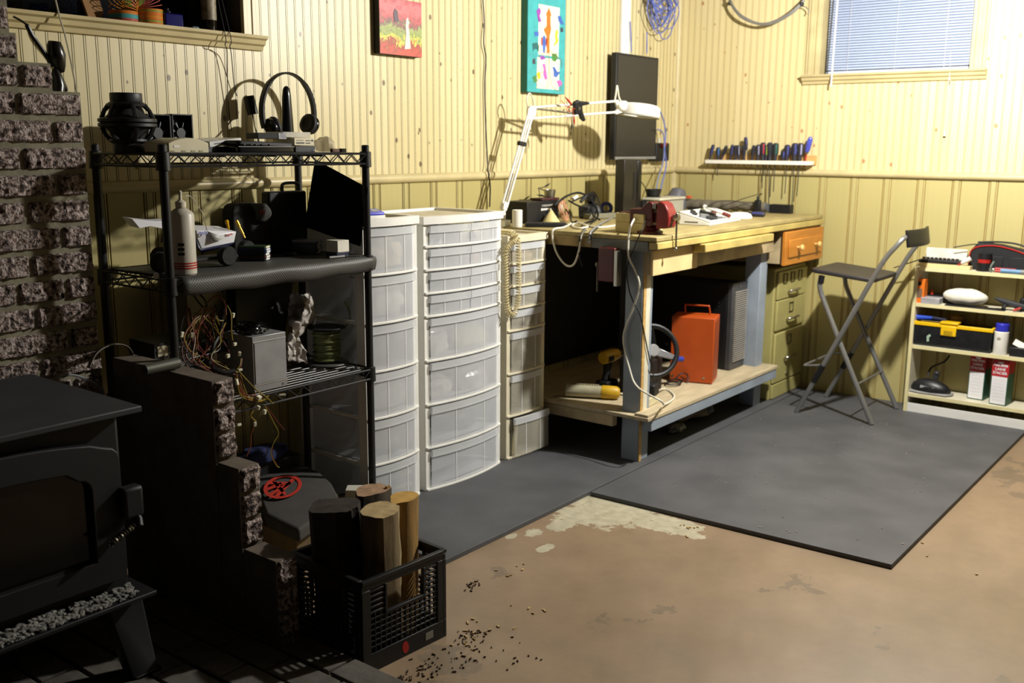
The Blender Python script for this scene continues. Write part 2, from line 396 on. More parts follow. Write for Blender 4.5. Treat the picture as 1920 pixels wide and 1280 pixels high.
# ------------------------------------------------------------------ drawer towers
WPL = mat('white_plastic', 'e8e7e1', .38, var=.04)
CPL = mat('cream_plastic', 'd8d0b6', .42, var=.05)
LIDP = mat('lid_panel', 'c3b9a2', .5)
CLEAR = mat('frosted_plastic', 'eef1f6', .28, var=.03, alpha=.33)
CLEARC = mat('frosted_plastic_warm', 'd6d1c0', .3, var=.03, alpha=.28)
RIMP = mat('frosted_rim', 'e4e7ea', .3, var=.03, alpha=.5)
def bow(x0, x1, y0, b, n=10):
    """bowed front edge from x0 to x1"""
    return [(x0+(x1-x0)*i/n, y0-b*(1-(2*i/n-1)**2)) for i in range(n+1)]
def bowed_wall(mb, x0, x1, y, b, z0, z1, th, n=10):
    a = bow(x0, x1, y, b, n)
    mb.prism(a+[(px, py+th) for px, py in reversed(a)], z0, z1)
def tower(label, x0, x1, yf, yb, top, smalls, hs, hl, cols, frame_m, clear_m, b, lid_h=.03, tilt=None):
    T = thing('drawer_tower', label, 'drawer tower', 'plastic drawer towers along the left wall')
    fp = .028
    mb = MB()                                   # four posts, side rails and the bowed white front rails
    for xx in (x0, x1-fp):
        for yy in (yf, yb-.045): mb.box(xx, xx+fp, yy, yy+.045, 0, top-lid_h)
    levels = [0]; z = top-lid_h; kinds = []
    zs = [z]
    for h in [hs]*smalls+[hl]*99:
        if z-h < -.02: break
        z -= h; zs.append(max(z, 0)); kinds.append(h == hs and smalls > 0 and len(kinds) < smalls)
    for zz in zs[1:]:
        for xx in (x0, x1-.016): mb.box(xx, xx+.016, yf+.045, yb-.045, zz, zz+.014)
        mb.box(x0+.01, x1-.01, yb-.012, yb, zz, zz+.014)
        bowed_wall(mb, x0+.004, x1-.004, yf-.006, b, zz, zz+.010, .03)
    mb.build('frame', frame_m, T, bevel=.002)
    mb = MB(); P = bow(x0-.006, x1+.006, yf-.008, b)+[(x1+.006, yb+.004), (x0-.006, yb+.004)]
    mb.prism(P, top-lid_h, top-.012)
    inn = bow(x0+.018, x1-.018, yf+.020, b*.8)+[(x1-.018, yb-.022), (x0+.018, yb-.022)]
    n = len(P)                                  # raised rim round a recessed panel
    lo = [mb.v((*p, top-.012)) for p in P]; hi = [mb.v((*p, top)) for p in P]; ih = [mb.v((*p, top)) for p in inn]; il = [mb.v((*p, top-.011)) for p in inn]
    for i in range(n):
        j = (i+1) % n
        mb.f([lo[i], lo[j], hi[j], hi[i]]); mb.f([hi[i], hi[j], ih[j], ih[i]]); mb.f([ih[i], ih[j], il[j], il[i]])
    mb.mi = 1; mb.f(il)
    mb.build('lid', [frame_m, LIDP], T, smooth=25)
    for k, small in enumerate(kinds):
        zt, zb = zs[k]-.004, zs[k+1]+.012
        nc = cols if small else 1
        for c in range(nc):
            a = x0+.024+(x1-x0-.048)*c/nc+.002; e = x0+.024+(x1-x0-.048)*(c+1)/nc-.002
            f = lambda xx: yf-.004-b*(1-(2*(xx-x0)/(x1-x0)-1)**2)
            N = 8; front = [(a+(e-a)*i/N, f(a+(e-a)*i/N)) for i in range(N+1)]
            mb = MB()
            if tilt and k == len(kinds)-1:      # the bottom drawer hangs open, skewed
                mb.M = Matrix.Translation((x0, yf, 0)) @ Matrix.Rotation(R(-5), 4, 'Z') @ Matrix.Rotation(R(-1.2), 4, 'Y') @ Matrix.Translation((-x0+.012, -yf-.012, 0))
            M0 = mb.M.copy()
            mb.prism(front+[(px, py+.002) for px, py in reversed(front)], zb, zt-.026)
            yq = yb-.03
            for s in (a, e-.002): mb.box(s, s+.002, yf+.01, yq, zb, zt-.01)
            mb.box(a, e, yq, yq+.002, zb, zt-.01); mb.box(a, e, yf+.005, yq, zb, zb+.002)
            D = mb.build('drawer', clear_m, T, smooth=25)
            mb = MB(M0); r = [(px, py-.006) for px, py in front]
            mb.prism(r+[(px, py+.008) for px, py in reversed(front)], zt-.030, zt-.002)
            mb.build('drawer_rim', RIMP, D, smooth=25)
            w_ = (e-a)
            for u in ((.30, .72) if not small else (.33, .74)):
                mb = MB(M0); q = a+w_*u; mb.box(q-.0016, q+.0016, f(q)-.0009, f(q)-.0003, zb, zt-.03); mb.build('rib', mat('rib_plastic', 'f2f3f4', .3, var=.02), D)
    return T, zs
tower('tall clear six-drawer plastic tower right behind the black wire shelving', 2.535, 2.822, 2.665, 3.045, 1.13, 0, .1, .1833, 1, WPL, CLEAR, .020)
tower('widest clear plastic drawer tower, eight small drawers above four large ones', 2.858, 3.345, 2.665, 3.05, 1.122, 4, .0925, .1815, 2, WPL, CLEAR, .030)
tower('cream-edged lower drawer tower beside the workbench, coiled cord hanging on it', 3.388, 3.672, 2.665, 3.04, 1.012, 4, .099, .195, 1, CPL, CLEARC, .012, tilt=1)

# ------------------------------------------------------------------ workbench
TOPW = mat('bench_top_ply', '9c8d5e', .55, vs=7, var=.22, bump=.15, stretch=(1, 4, 4))
EDGEY = mat('bench_edge_yellow', 'b3a05f', .5, vs=9, var=.16, bump=.3, bs=25)
BLUEG = mat('bench_blue_grey_paint', '8d97a3', .5, vs=6, var=.14, bump=.12)
RAW = mat('raw_timber', 'bd9a5c', .65, vs=8, var=.2, bump=.2, stretch=(1, 1, 6))
RAWX = mat('weathered_plywood', 'b5a688', .65, vs=6, var=.18, bump=.2, stretch=(1, 5, 5))
STAIN = mat('stained_apron', 'a89775', .65, vs=7, var=.3, bump=.2, stretch=(1, 1, 1))
B = thing('workbench', 'long heavy timber workbench with worn yellow top and blue-grey legs', 'workbench')
BX0, BX1, BY0, BY1 = 3.69, 5.578, 2.10, 3.085
mb = MB(); mb.box(BX0, BX1, BY0, BY1, 1.000, 1.020); mb.build('tabletop', TOPW, B, bevel=.003)
mb = MB(); mb.box(BX0+.004, BX1-.004, BY0-.004, BY0+.04, .966, .9975); mb.build('edge_board', EDGEY, B, bevel=.004)
mb = MB(); mb.box(BX0+.002, BX0+.042, 2.43, BY1, .955, .999); mb.build('end_board', mat('end_board_brown', '8a7547', .6, vs=9, var=.3, bump=.2), B, bevel=.003)
mb = MB(); mb.box(BX0+.002, BX0+.042, BY0+.041, 2.4295, .955, .999); mb.build('end_board', mat('grey_end', '6f7270', .6, vs=9, var=.2), B, bevel=.003)
mb = MB(); mb.box(3.75, 5.05, 3.076, 3.083, .23, .95); mb.build('shade_panel', mat('under_bench_shade', '1d1a15', .8), B)  # added dark sheet, stands in for the shade under the bench
mb = MB(); mb.box(BX0+.05, BX1-.004, BY0+.041, BY1, .972, .999); mb.build('underlayer', RAWX, B)
mb = MB(); mb.box(3.735, 5.03, 2.152, 2.19, .85, .964); mb.build('apron', STAIN, B, bevel=.003)
mb = MB(); mb.box(3.733, 4.14, 2.138, 2.151, .848, .957); mb.build('apron_patch', mat('patch_ply', 'cfb583', .6, vs=7), B, bevel=.002)
mb = MB(); mb.box(4.088, 4.838, 2.072, 2.137, .924, .963)
mb.jitter(.003, 12); mb.build('cleat', EDGEY, B, bevel=.004)
for x0, y0 in ((3.746, 2.192), (4.985, 2.2), (3.746, 2.985), (4.985, 2.985)):
    mb = MB(); mb.box(x0, x0+.088, y0, y0+.088, 0, .97); lg = mb.build('leg', BLUEG, B, bevel=.003)
    if x0 < 4 and y0 < 2.5:
        mb = MB(); mb.box(x0+.001, x0+.022, y0-.006, y0-.0005, .0, .848); mb.build('wood_edge', RAW, lg, bevel=.001)
        mb = MB(); mb.box(x0+.024, x0+.060, y0-.005, y0-.0005, .235, .848); mb.build('pale_strip', mat('pale_paint', 'cfcab6', .6), lg, bevel=.001)
mb = MB(); mb.box(3.70, 5.10, 2.118, 3.0, .207, .224)
mb.build('lower_shelf', RAWX, B, bevel=.002)
mb = MB(); mb.box(3.737, 5.09, 2.122, 2.160, .155, .206); mb.build('shelf_rail', BLUEG, B, bevel=.003)
mb = MB(); mb.box(3.70, 3.738, 2.30, 3.0, .155, .206); mb.build('shelf_end_rail', STAIN, B, bevel=.003)
# pine drawer hung under the right end
PINE = mat('orange_pine', 'b8762c', .35, vs=6, var=.14, stretch=(1, 1, 4))
KNOB = mat('pale_knob', 'd9b66e', .35)
mb = MB(); mb.box(5.06, 5.565, 2.115, 2.7, .782, .962); D = mb.build('drawer_case', STAIN, B, bevel=.002)
mb = MB(); mb.box(5.045, 5.575, 2.094, 2.114, .775, .955)
mb.box(5.085, 5.545, 2.086, 2.095, .815, .912); dr = mb.build('drawer', PINE, B, bevel=.004)
for x in (5.19, 5.44):
    mb = MB(); mb.lathe([(.006, 0), (.006, .012), (.015, .020), (.017, .027), (.012, .034), (.0, .036)], (x, 2.086, .866), 14, (0, -1, 0)); mb.build('knob', KNOB, dr)

# ------------------------------------------------------------------ filing cabinet
OLV = mat('olive_steel', 'a79f66', .42, var=.06)
OLD = mat('olive_steel_dark', '5d5836', .6)
STL = mat('brushed_steel', 'a8a59a', .3, metal=1, var=.06)
FC = thing('filing_cabinet', 'olive drab steel filing cabinet under the right end of the workbench', 'filing cabinet')
fx0, fx1, fy = 5.165, 5.602, 2.19
mb = MB(); mb.box(fx0, fx1, fy+.004, 2.80, 0, .74); mb.build('body', OLV, FC, bevel=.004)
for z0, z1 in ((.566, .722), (.392, .560), (.092, .376)):
    mb = MB(); mb.box(fx0+.022, fx1-.012, fy-.012, fy+.003, z0, z1); dr = mb.build('drawer', OLV, FC, bevel=.004)
    h = z1-z0
    for u in ((.16, .42, .68) if z0 > .5 else (.42,)):
        cx = fx0+.022+u*(fx1-fx0-.034)+.02; cz = z0+h*.74 if z0 > .5 else z1-.05
        mb = MB(); w2_, h2 = .026, .028
        for q in ((cx-w2_, cx+w2_, cz+h2-.005, cz+h2), (cx-w2_, cx+w2_, cz-h2, cz-h2+.005), (cx-w2_, cx-w2_+.005, cz-h2, cz+h2), (cx+w2_-.005, cx+w2_, cz-h2, cz+h2)): mb.box(q[0], q[1], fy-.017, fy-.013, q[2], q[3])
        mb.build('card_frame', STL if z0 < .5 else OLD, dr)
    cx = fx0+.022+.48*(fx1-fx0-.034); cz = z0+h*.28 if z0 > .5 else z0+h*.36 if z0 > .3 else z0+h*.48
    mb = MB(); mb.tube(spline([(cx-.06, fy-.012, cz-.012), (cx-.06, fy-.034, cz), (cx, fy-.040, cz+.002), (cx+.06, fy-.034, cz), (cx+.06, fy-.012, cz-.012)], 5), .007, 8); mb.build('handle', STL, dr)
    if z0 < .2:
        mb = MB(); mb.cyl((cx-.02, fy-.012, z0+.035), (cx-.02, fy-.020, z0+.035), .010); mb.build('lock', STL, dr)
mb = MB(); mb.box(fx0+.022, fx1-.012, fy-.010, fy+.003, .004, .084); mb.build('kick_panel', OLV, FC, bevel=.003)

# ------------------------------------------------------------------ bookcase
WML = mat('cream_melamine', 'd9d2ba', .4, var=.05)
EDG = mat('cream_edge', 'd6cc9c', .45, var=.06)
BC = thing('bookcase', 'low cream open-backed bookcase against the right wall', 'bookcase')
bx0, bx1, by1, by0 = 5.425, 5.612, 1.532, .74
for nm, y0, y1 in (('side_panel', by1-.018, by1), ('side_panel', by0, by0+.018)):
    mb = MB(); mb.box(bx0+.001, bx1, y0, y1, .001, .782); o = mb.build(nm, WML, BC)
    mb = MB(); mb.box(bx0, bx0+.0015, y0, y1, .001, .782); mb.build('edge_band', EDG, o)
for nm, zt in (('top_board', .782), ('shelf', .592), ('shelf', .366), ('shelf', .102)):
    mb = MB(); mb.box(bx0+.003, bx1, by0+.0185, by1-.0185, zt-.018, zt); o = mb.build(nm, WML, BC)
    mb = MB(); mb.box(bx0+.0015, bx0+.003, by0+.0185, by1-.0185, zt-.018, zt); mb.build('edge_band', EDG, o)
mb = MB(); mb.box(bx0+.004, bx0+.02, by0+.0185, by1-.0185, .001, .046); mb.build('plinth', mat('white_melamine', 'dedcd6', .4, var=.03), BC)

# ------------------------------------------------------------------ folding stool
GRY = mat('grey_steel_tube', '8a8a88', .35, metal=.6, var=.06)
BLKP = mat('black_plastic', '141416', .45, var=.1)
SEAT = mat('stool_seat', '2e2a2b', .5, var=.1)
ST = thing('folding_stool', 'tall grey steel folding bar stool with dark seat and low backrest', 'stool')
for x in (5.022, 5.448):
    s = 1 if x < 5.2 else -1
    mb = MB(); mb.tube(spline([(x, 1.968, .004), (x, 1.735, .50), (x, 1.585, .82), (x+s*.004, 1.515, .925), (x+s*.03, 1.490, .962), (x+s*.075, 1.486, .968)], 5), .013, 10)
    lg = mb.build('tall_leg', GRY, ST)
    mb = MB(); a, b_ = V((x, 1.968, .004)), V((x, 1.735, .50)); mb.tube([a.lerp(b_, .36), a.lerp(b_, .55)], .0165, 10); mb.build('sleeve', BLKP, lg)
    xi = x+s*.028
    mb = MB(); mb.tube(spline([(xi-s*.018, 1.570, .004), (xi, 1.845, .56), (xi, 1.895, .680), (xi, 1.890, .735)], 5), .013, 10); lg = mb.build('short_leg', GRY, ST)
    mb = MB(); mb.tube([(xi, 1.893, .702), (xi, 1.889, .742)], .0155, 10); mb.build('end_cap', BLKP, lg)
mb = MB(); M = Matrix.Translation((5.235, 1.785, .752)) @ Matrix.Rotation(R(5), 4, 'X')
mb.prism(rrect(.385, .335, .03), -.011, .011, M); mb.build('seat', SEAT, ST, bevel=.006)
mb = MB()
def bk(u, v):
    x = 5.055+u*.36; c = 1.478-.028*math.sin(PI*u)
    return (x, c+.014*(v-.5), .915+.085*v)
mb.grid(bk, 12, 4); mb.build('backrest', BLKP, ST, solid=.012, bevel=.002)
mb = MB(); mb.tube(spline([(5.035, 1.845, .275), (5.03, 1.93, .262), (5.05, 1.945, .262), (5.235, 1.945, .262), (5.42, 1.945, .262), (5.44, 1.93, .262), (5.435, 1.845, .275)], 5), .006, 8); mb.build('footrest', GRY, ST)
mb = MB(); mb.tube([(5.05, 1.66, .20), (5.42, 1.66, .20)], .005, 8); mb.build('cross_bar', GRY, ST)

# ------------------------------------------------------------------ wire shelving
BWIRE = mat('black_wire', '1b1c1e', .38, var=.1)
SX = (1.560, 2.303); SY = (2.400, 2.735)
WS = thing('wire_shelving', 'black wire shelving unit with round posts, crowded with electronics', 'shelving')
for x in SX:
    for y in SY:
        mb = MB(); mb.cyl((x, y, .122), (x, y, 1.388), .0125, n=14); mb.lathe([(0, 1.388), (.0128, 1.388), (.0128, 1.392), (.009, 1.396), (0, 1.396)], (x, y, 0), 14); p = mb.build('post', BWIRE, WS)
        mb = MB(); mb.cyl((x, y, .1016), (x, y, .13), .018, .014); mb.build('foot', BLKP, p)
TIERS = (1.368, 1.030, .652)
for zt in TIERS:
    mb = MB(); zb = zt-.032
    x0, x1, y0, y1 = SX[0]+.012, SX[1]-.012, SY[0]-.012, SY[1]+.012
    for z in (zt, zb):
        for y in (y0, y1): mb.tube([(x0-.012, y, z), (x1+.012, y, z)], .0034, 6)
        for x in (SX[0]-.012, SX[1]+.012): mb.tube([(x, y0, z), (x, y1, z)], .0034, 6)
    for y in (y0, y1):
        n = 25; mb.tube([(x0+(x1-x0)*i/n, y, zt-.004 if i % 2 else zb+.004) for i in range(n+1)], .0022, 5)
    for x in (SX[0]-.012, SX[1]+.012):
        n = 11; mb.tube([(x, y0+(y1-y0)*i/n, zt-.004 if i % 2 else zb+.004) for i in range(n+1)], .0022, 5)
    for k in range(1, 14):
        y = y0+(y1-y0)*k/14; mb.tube([(x0, y, zt-.0005), (x1, y, zt-.0005)], .0021, 5)
    for k in range(1, 4):
        x = x0+(x1-x0)*k/4; mb.tube([(x, y0, zt-.005), (x, y1, zt-.005)], .003, 5)
    sh = mb.build('shelf', BWIRE, WS)
    for x in SX:
        for y in SY:
            mb = MB(); mb.lathe([(.0125, zb-.012), (.0195, zb-.010), (.0185, zt+.006), (.0130, zt+.008)], (x, y, 0), 14); mb.build('collar', BLKP, sh)

# ------------------------------------------------------------------ split-face brickwork: chimney, wing wall, hearth
BRK = mat('split_brick', '5d504c', .9, vs=75, bump=1., bs=150, col2='b3a49c')
_r = [n for n in BRK.node_tree.nodes if n.type == 'VALTORGB'][0].color_ramp; _r.elements[0].position = .40; _r.elements[1].position = .60
_r.elements[0].color = (*lin('3f3532'), 1); _r.elements[1].color = (*lin('b5a7a2'), 1); _e = _r.elements.new(.48); _e.color = (*lin('857269'), 1)
[n for n in BRK.node_tree.nodes if n.type == 'BUMP'][0].inputs['Distance'].default_value = .012
MOR = mat('grey_mortar', '7a7562', .95, vs=25, var=.2, bump=.4)
SMB = mat('smooth_brick', '5f554a', .85, vs=14, var=.2, bump=.2)
def splitface(mb, P, u0, u1, z0, z1, amp=.010, seed=0., nu=None):
    """rough split face between u0..u1, z0..z1; P(u, out, z)"""
    nu = max(6, int((u1-u0)/.0065)); nz_ = max(4, int((z1-z0)/.0065))
    def fn(a, b):
        u, z = u0+(u1-u0)*a, z0+(z1-z0)*b
        e = min(a*(u1-u0), (1-a)*(u1-u0), b*(z1-z0), (1-b)*(z1-z0))
        k = min(1, e/.007)
        q = V((u*38+seed, z*30, seed*1.7)); nn = .8*mnoise.noise(q)+.7*mnoise.noise(q*2.6)+.45*mnoise.noise(q*6)
        return P(u+.003*mnoise.noise(q+V((9, 9, 0))), k*(.008+amp*nn) if k > 0 else -.012, z)
    mb.grid(fn, nu, nz_)
CH = thing('brick_chimney', 'stepped chimney of rough split-face brown brick behind the wood stove', 'chimney')
CF = 2.80; Hc = .0749; Z0c = 1.465        # a course joint at this height
mbm = MB(); mbb = MB(); rnd = random.Random(3)
for k in range(-21, 12):
    z0 = Z0c+k*Hc; z1 = z0+Hc
    if z1 < 0: continue
    z0 = max(z0, FZ+.03)
    xr = 1.570
    if k >= 1: xr = (1.489, 1.398, 1.381)[min(k-1, 2)]
    mbm.box(.25, xr-.004, CF+.004, YL-.001, z0, z1)
    x = xr; first = True
    while x > .62:
        w_ = rnd.choice((.19, .19, .28, .14)) if not first else (.095 if k % 2 else .19)
        first = False
        splitface(mbb, lambda u, d, z: (u, CF-d, z), x-w_+.004, x-.004, z0+.005, z1-.005, .009, k*7.3+x*11)
        x -= w_
mbm.build('mortar', MOR, CH, smooth=0)
mbb.build('bricks', BRK, CH, smooth=50)
WW = thing('brick_wing_wall', 'low brick side wall stepping down beside the wood stove', 'brick wall')
mbm = MB(); mbb = MB()
for yf_, zt in ((2.291, .755), (2.190, .524), (2.045, .293)):
    yb_ = 2.796 if zt > .7 else (2.289 if zt > .5 else 2.188)
    mbm.box(1.600, 1.672, yf_+.004, yb_, FZ, zt-.002)
    n = int((zt-FZ)/.077)
    for i in range(n):
        z1 = zt-i*.077
        if zt-z1 > .225 and zt > .5: break
        splitface(mbb, lambda u, d, z, y=yf_: (u, y-d, z), 1.603, 1.671, z1-.073, z1-.003, .009, zt*31+i*5.1, nu=8)
mbm.build('blocks', SMB, WW, bevel=.003); mbb.build('split_faces', BRK, WW, smooth=50)
HE = thing('brick_hearth', 'low brick hearth pad under the wood stove', 'hearth')
mbm = MB(); mbm.box(-.2, 1.684, 1.25, 2.798, FZ-.001, .030); mbm.build('mortar_bed', MOR, HE, smooth=0)
mb = MB(); x = 1.688; rnd = random.Random(5); r_ = 0
while x > .55:
    y = 1.24-(.06 if r_ % 2 else 0)
    while y < 2.78:
        mb.box(x-.094, x-.004, max(1.24, y+.004), min(2.795, y+.196), .020, .044+rnd.uniform(-.002, .002)); y += .20
    x -= .098; r_ += 1
mb.build('bricks', mat('hearth_brick', '55504a', .85, vs=16, var=.25, bump=.4), HE, bevel=.004)

# ------------------------------------------------------------------ wood stove
IRON = mat('stove_iron', '16171a', .55, metal=.15, var=.15, vs=10, bump=.06)
IRONT = mat('stove_top', '2f3134', .6, metal=.1, var=.2, vs=6)
SV = thing('wood_stove', 'black steel wood stove on splayed legs at the lower left', 'wood stove')
mb = MB(); mb.box(.56, 1.200, 2.092, 2.54, .352, .785); mb.build('body', IRON, SV, bevel=.008)
mb = MB(); mb.box(.53, 1.236, 2.046, 2.562, .787, .802); mb.build('top_plate', IRONT, SV, bevel=.003)
# door: arched frame round dark glass
mb = MB(); nA = 14; xl, xr2, zb_, zt_ = .60, 1.183, .392, .715
def archz(x, top, rise): u = (x-(xl+xr2)/2)/((xr2-xl)/2); return top+rise*(1-u*u)
outer = [(xr2, zb_)]+[(xr2, zt_-.03)]+[(xr2-.03*(1-math.cos(R(a))), zt_-.03+.03*math.sin(R(a))) for a in (30, 60, 90)]+[(x, archz(x, zt_, .035)) for x in [xr2-.03-(xr2-xl-.06)*i/nA for i in range(1, nA)]]+[(xl, zt_), (xl, zb_)]
inner = [(xr2-.075, zb_+.06)]+[(xr2-.075, zt_-.09)]+[(xr2-.075-.03*(1-math.cos(R(a))), zt_-.09+.03*math.sin(R(a))) for a in (30, 60, 90)]+[(x, archz(x, zt_-.06, .03)) for x in [xr2-.105-(xr2-xl-.21)*i/nA for i in range(1, nA)]]+[(xl+.075, zt_-.06), (xl+.075, zb_+.06)]
rg = [[mb.v((x, y, z)) for x, z in L_] for L_, y in ((outer, 2.090), (outer, 2.066), (inner, 2.062), (inner, 2.085))]
n = len(outer)
for a in range(3):
    for i in range(n): j = (i+1) % n; mb.f([rg[a][i], rg[a][j], rg[a+1][j], rg[a+1][i]])
dr = mb.build('door', IRON, SV, smooth=30, bevel=.003)
mb = MB(); mb.prism([(x, z) for x, z in inner], 0, .003, frame((0, 2.084, 0), (1, 0, 0), (0, 0, 1))); mb.build('glass', mat('sooty_glass', '0b0a07', .12, var=.4, vs=6), dr)
mb = MB(); mb.obox((1.196, 2.055, .578), (.05, .035, .075)); la = mb.build('latch', IRON, SV, bevel=.008)
mb = MB(); mb.tube([(1.205, 2.055, .55), (1.206, 2.04, .535), (1.20, 2.028, .522)], .008, 8); mb.build('latch_hook', IRON, la)
h0, h1 = at(207, 1020, y=2.03), at(251, 985, y=2.04)
mb = MB(); N_ = 90; ax = (h1-h0); u_ = V((0, -1, 0)); v_ = ax.normalized().cross(u_)
mb.tube([h0+ax*(i/N_)+(u_*math.cos(i*2*PI*9/N_)+v_*math.sin(i*2*PI*9/N_))*.007 for i in range(N_+1)], .0026, 6); mb.build('spring_handle', mat('bright_spring', 'b9b5a8', .2, metal=1), la)
mb = MB(); mb.tube([h0-ax*.1, h1+ax*.05, (1.20, 2.052, .53)], .004, 8); mb.build('handle_rod', IRON, la)
mb = MB(); mb.box(.56, 1.232, 2.028, 2.30, .340, .3505); lp = mb.build('ash_lip', IRON, SV, bevel=.002)
for cx, s in ((1.175, 1), (.60, -1)):
    for cy in (2.105, 2.50):
        mb = MB(); t = -1 if cy < 2.3 else 1
        mb.rings([[(cx-.045+a*s, cy-.025+b_, z) for a, b_ in q] for z, q in ((.339, ((0, 0), (.09, 0), (.09, .05), (0, .05))), (.12, ((.045, t*.02), (.11, t*.02), (.11, t*.02+.045), (.045, t*.02+.045))), (.046, ((.065, t*.03), (.12, t*.03), (.12, t*.03+.045), (.065, t*.03+.045))))])
        mb.build('leg', IRON, SV, bevel=.003)
mb = MB(); rnd = random.Random(11)
for i in range(520):
    x = rnd.uniform(.80, 1.19); d = rnd.random(); r0 = rnd.uniform(.002, .0062)
    mb.sph((x, 2.036+d*.045, .351+r0*.5+d*.012), r0, (1.2, 1, .7), 6, 4)
mb.jitter(.003, 140)
one(mb, 'wood_ash', mat('pale_ash', '7c7a76', .95, vs=60, var=.3), 'grey wood ash spilled along the lip of the stove', 'ash', kind='stuff', smooth=0)

# stove and ash scaled up about the camera, its back close to the chimney
def cam_scale(objs, k, p0, p1, zmin=None):  # fixed point of this scaling is the camera in both uses
    M = Matrix.Translation(p1) @ Matrix.Scale(k, 4) @ Matrix.Translation(-V(p0))
    for o in objs:
        if o.type == 'MESH':
            o.data.transform(M)
            if zmin is not None:
                for v in o.data.vertices: v.co.z = max(v.co.z, zmin)
cam_scale([o for o in bpy.data.objects if o.name.startswith('wood_ash')]+[o for o in bpy.data.objects if o.parent == SV or (o.parent and o.parent.parent == SV)], 1.067, (1.234, 2.046, .802), (1.317, 2.183, .762), .0475)
# ------------------------------------------------------------------ milk crate and firewood
CRT = mat('navy_crate', '07080d', .5, var=.15)
CR = thing('milk_crate', 'dark navy plastic milk crate full of split firewood', 'crate')
cM = rotz((1.875, 1.975, FZ), R(-4)); cs = .157; chh = .272
for s in range(4):
    M = cM @ Matrix.Rotation(R(90*s), 4, 'Z')
    mb = MB(M); y0, y1 = -cs, -cs+.012
    mb.box(-cs+.0005, cs-.0125, y0-.003, y1, chh-.012, chh); mb.box(-cs+.0005, cs-.0125, y0+.001, y1, chh-.030, chh-.013)
    mb.box(-cs+.0005, cs-.0125, y0, y1, 0, .055)
    mb.box(-cs+.0005, -cs+.03, y0, y1, .055, chh-.03); mb.box(cs-.035, cs-.0125, y0, y1, .055, chh-.03)
    mb.box(-.075, -.067, y0, y1, .16, chh-.03); mb.box(.067, .075, y0, y1, .16, chh-.03); mb.box(-.075, .075, y0, y1, .152, .162)
    for i in range(6):
        z = .070+i*.0165; mb.box(-cs+.03, cs-.035, y0+.002, y1-.003, z, z+.005)
    for i in range(5):
        z = .170+i*.0155
        for a, b_ in ((-cs+.03, -.075), (.075, cs-.035)): mb.box(a, b_, y0+.002, y1-.003, z, z+.006)
    for i in range(13):
        x = -cs+.045+i*.0185; mb.box(x, x+.004, y0+.002, y1-.003, .055, .155 if abs(x) < .07 else .17)
    o = mb.build('side', CRT, CR, bevel=.0015)
    if s == 0:
        mb = MB(M); mb.prism([(.012*math.cos(a), .019*math.sin(a)) for a in [2*PI*i/14 for i in range(14)]], 0, .0006, frame((-.005, y0-.0005, .028), (1, 0, .2), (0, 0, 1))); mb.build('red_sticker', mat('red_sticker', 'a3201c', .4), o)
        mb = MB(M); mb.box(.072, .102, y0-.0012, y0-.0003, .018, .040); mb.build('grey_sticker', mat('grey_sticker', '77756d', .5), o)
mb = MB(cM)
mb.box(-cs+.013, cs-.013, -cs+.013, cs-.013, .001, .008); mb.build('floor_grid', CRT, CR)
def log(name_label, poly, c, top, rz, tilt, m_side, m_end, m_bark, barkidx, seed):
    flags = []; ch = []
    for i in range(len(poly)):
        a, b_ = poly[i], poly[(i+1) % len(poly)]
        for f in (.2, .8): ch.append((a[0]+(b_[0]-a[0])*f, a[1]+(b_[1]-a[1])*f))
        flags += [i in barkidx, i in barkidx and (i+1) % len(poly) in barkidx]
    if len(poly) > 4 or max(abs(p[0]) for p in poly) > .02: poly = ch; barkidx = [i for i, f in enumerate(flags) if f]
    M = Matrix.Translation((c[0], c[1], FZ+.009)) @ Matrix.Rotation(R(tilt[0]), 4, 'X') @ Matrix.Rotation(R(tilt[1]), 4, 'Y') @ Matrix.Rotation(R(rz), 4, 'Z')
    mb = MB(M); n = len(poly); H = 14; rows = []
    # resample the outline
    pts = []
    bark = []
    for i in range(n):
        a, b_ = V((*poly[i], 0)), V((*poly[(i+1) % n], 0)); k = max(1, int((b_-a).length/.008))
        for j in range(k): pts.append(a.lerp(b_, j/k)); bark.append(i in barkidx)
    N_ = len(pts)
    for h in range(H+1):
        z = top*h/H; r = []
        for i, p in enumerate(pts):
            q = V((p.x*30+seed, p.y*30, z*5)); nn = mnoise.noise(q)
            am = .007 if bark[i] and bark[i-1] else .0022
            q2 = p*(1+am*(nn+ (.8*mnoise.noise(V((p.x*90, p.y*90, z*22+seed))) if bark[i] else 0))/max(p.length, .02))
            r.append(mb.v((q2.x, q2.y, z+(0 if 0 < h < H else .004*mnoise.noise(V((p.x*20, p.y*20, seed)))))))
        rows.append(r)
    for h in range(H):
        for i in range(N_):
            j = (i+1) % N_; mb.mi = 2 if bark[i] else 0; mb.f([rows[h][i], rows[h][j], rows[h+1][j], rows[h+1][i]])
    mb.mi = 1; mb.f(rows[H]); mb.f(list(reversed(rows[0])))
    return one(mb, 'firewood_log', [m_side, m_end, m_bark], name_label, 'firewood', 'split logs in the milk crate', smooth=40)
SPL = mat('split_wood', '6b5b40', .8, vs=9, var=.3, bump=.3, stretch=(6, 6, 1)); SPG = mat('split_wood_gold', '8a6a38', .8, vs=9, var=.25, bump=.3, stretch=(6, 6, 1))
END = mat('log_end', 'a08a62', .85, vs=40, var=.2, bump=.3); ENDG = mat('log_end_gold', 'b08a45', .85, vs=40, var=.15, bump=.2)
BARK = mat('dark_bark', '2b241d', .95, vs=22, var=.5, bump=.8, bs=40); BARKP = mat('pale_bark', '8a7a58', .9, vs=12, var=.35, bump=.5, bs=30, stretch=(3, 3, 1))
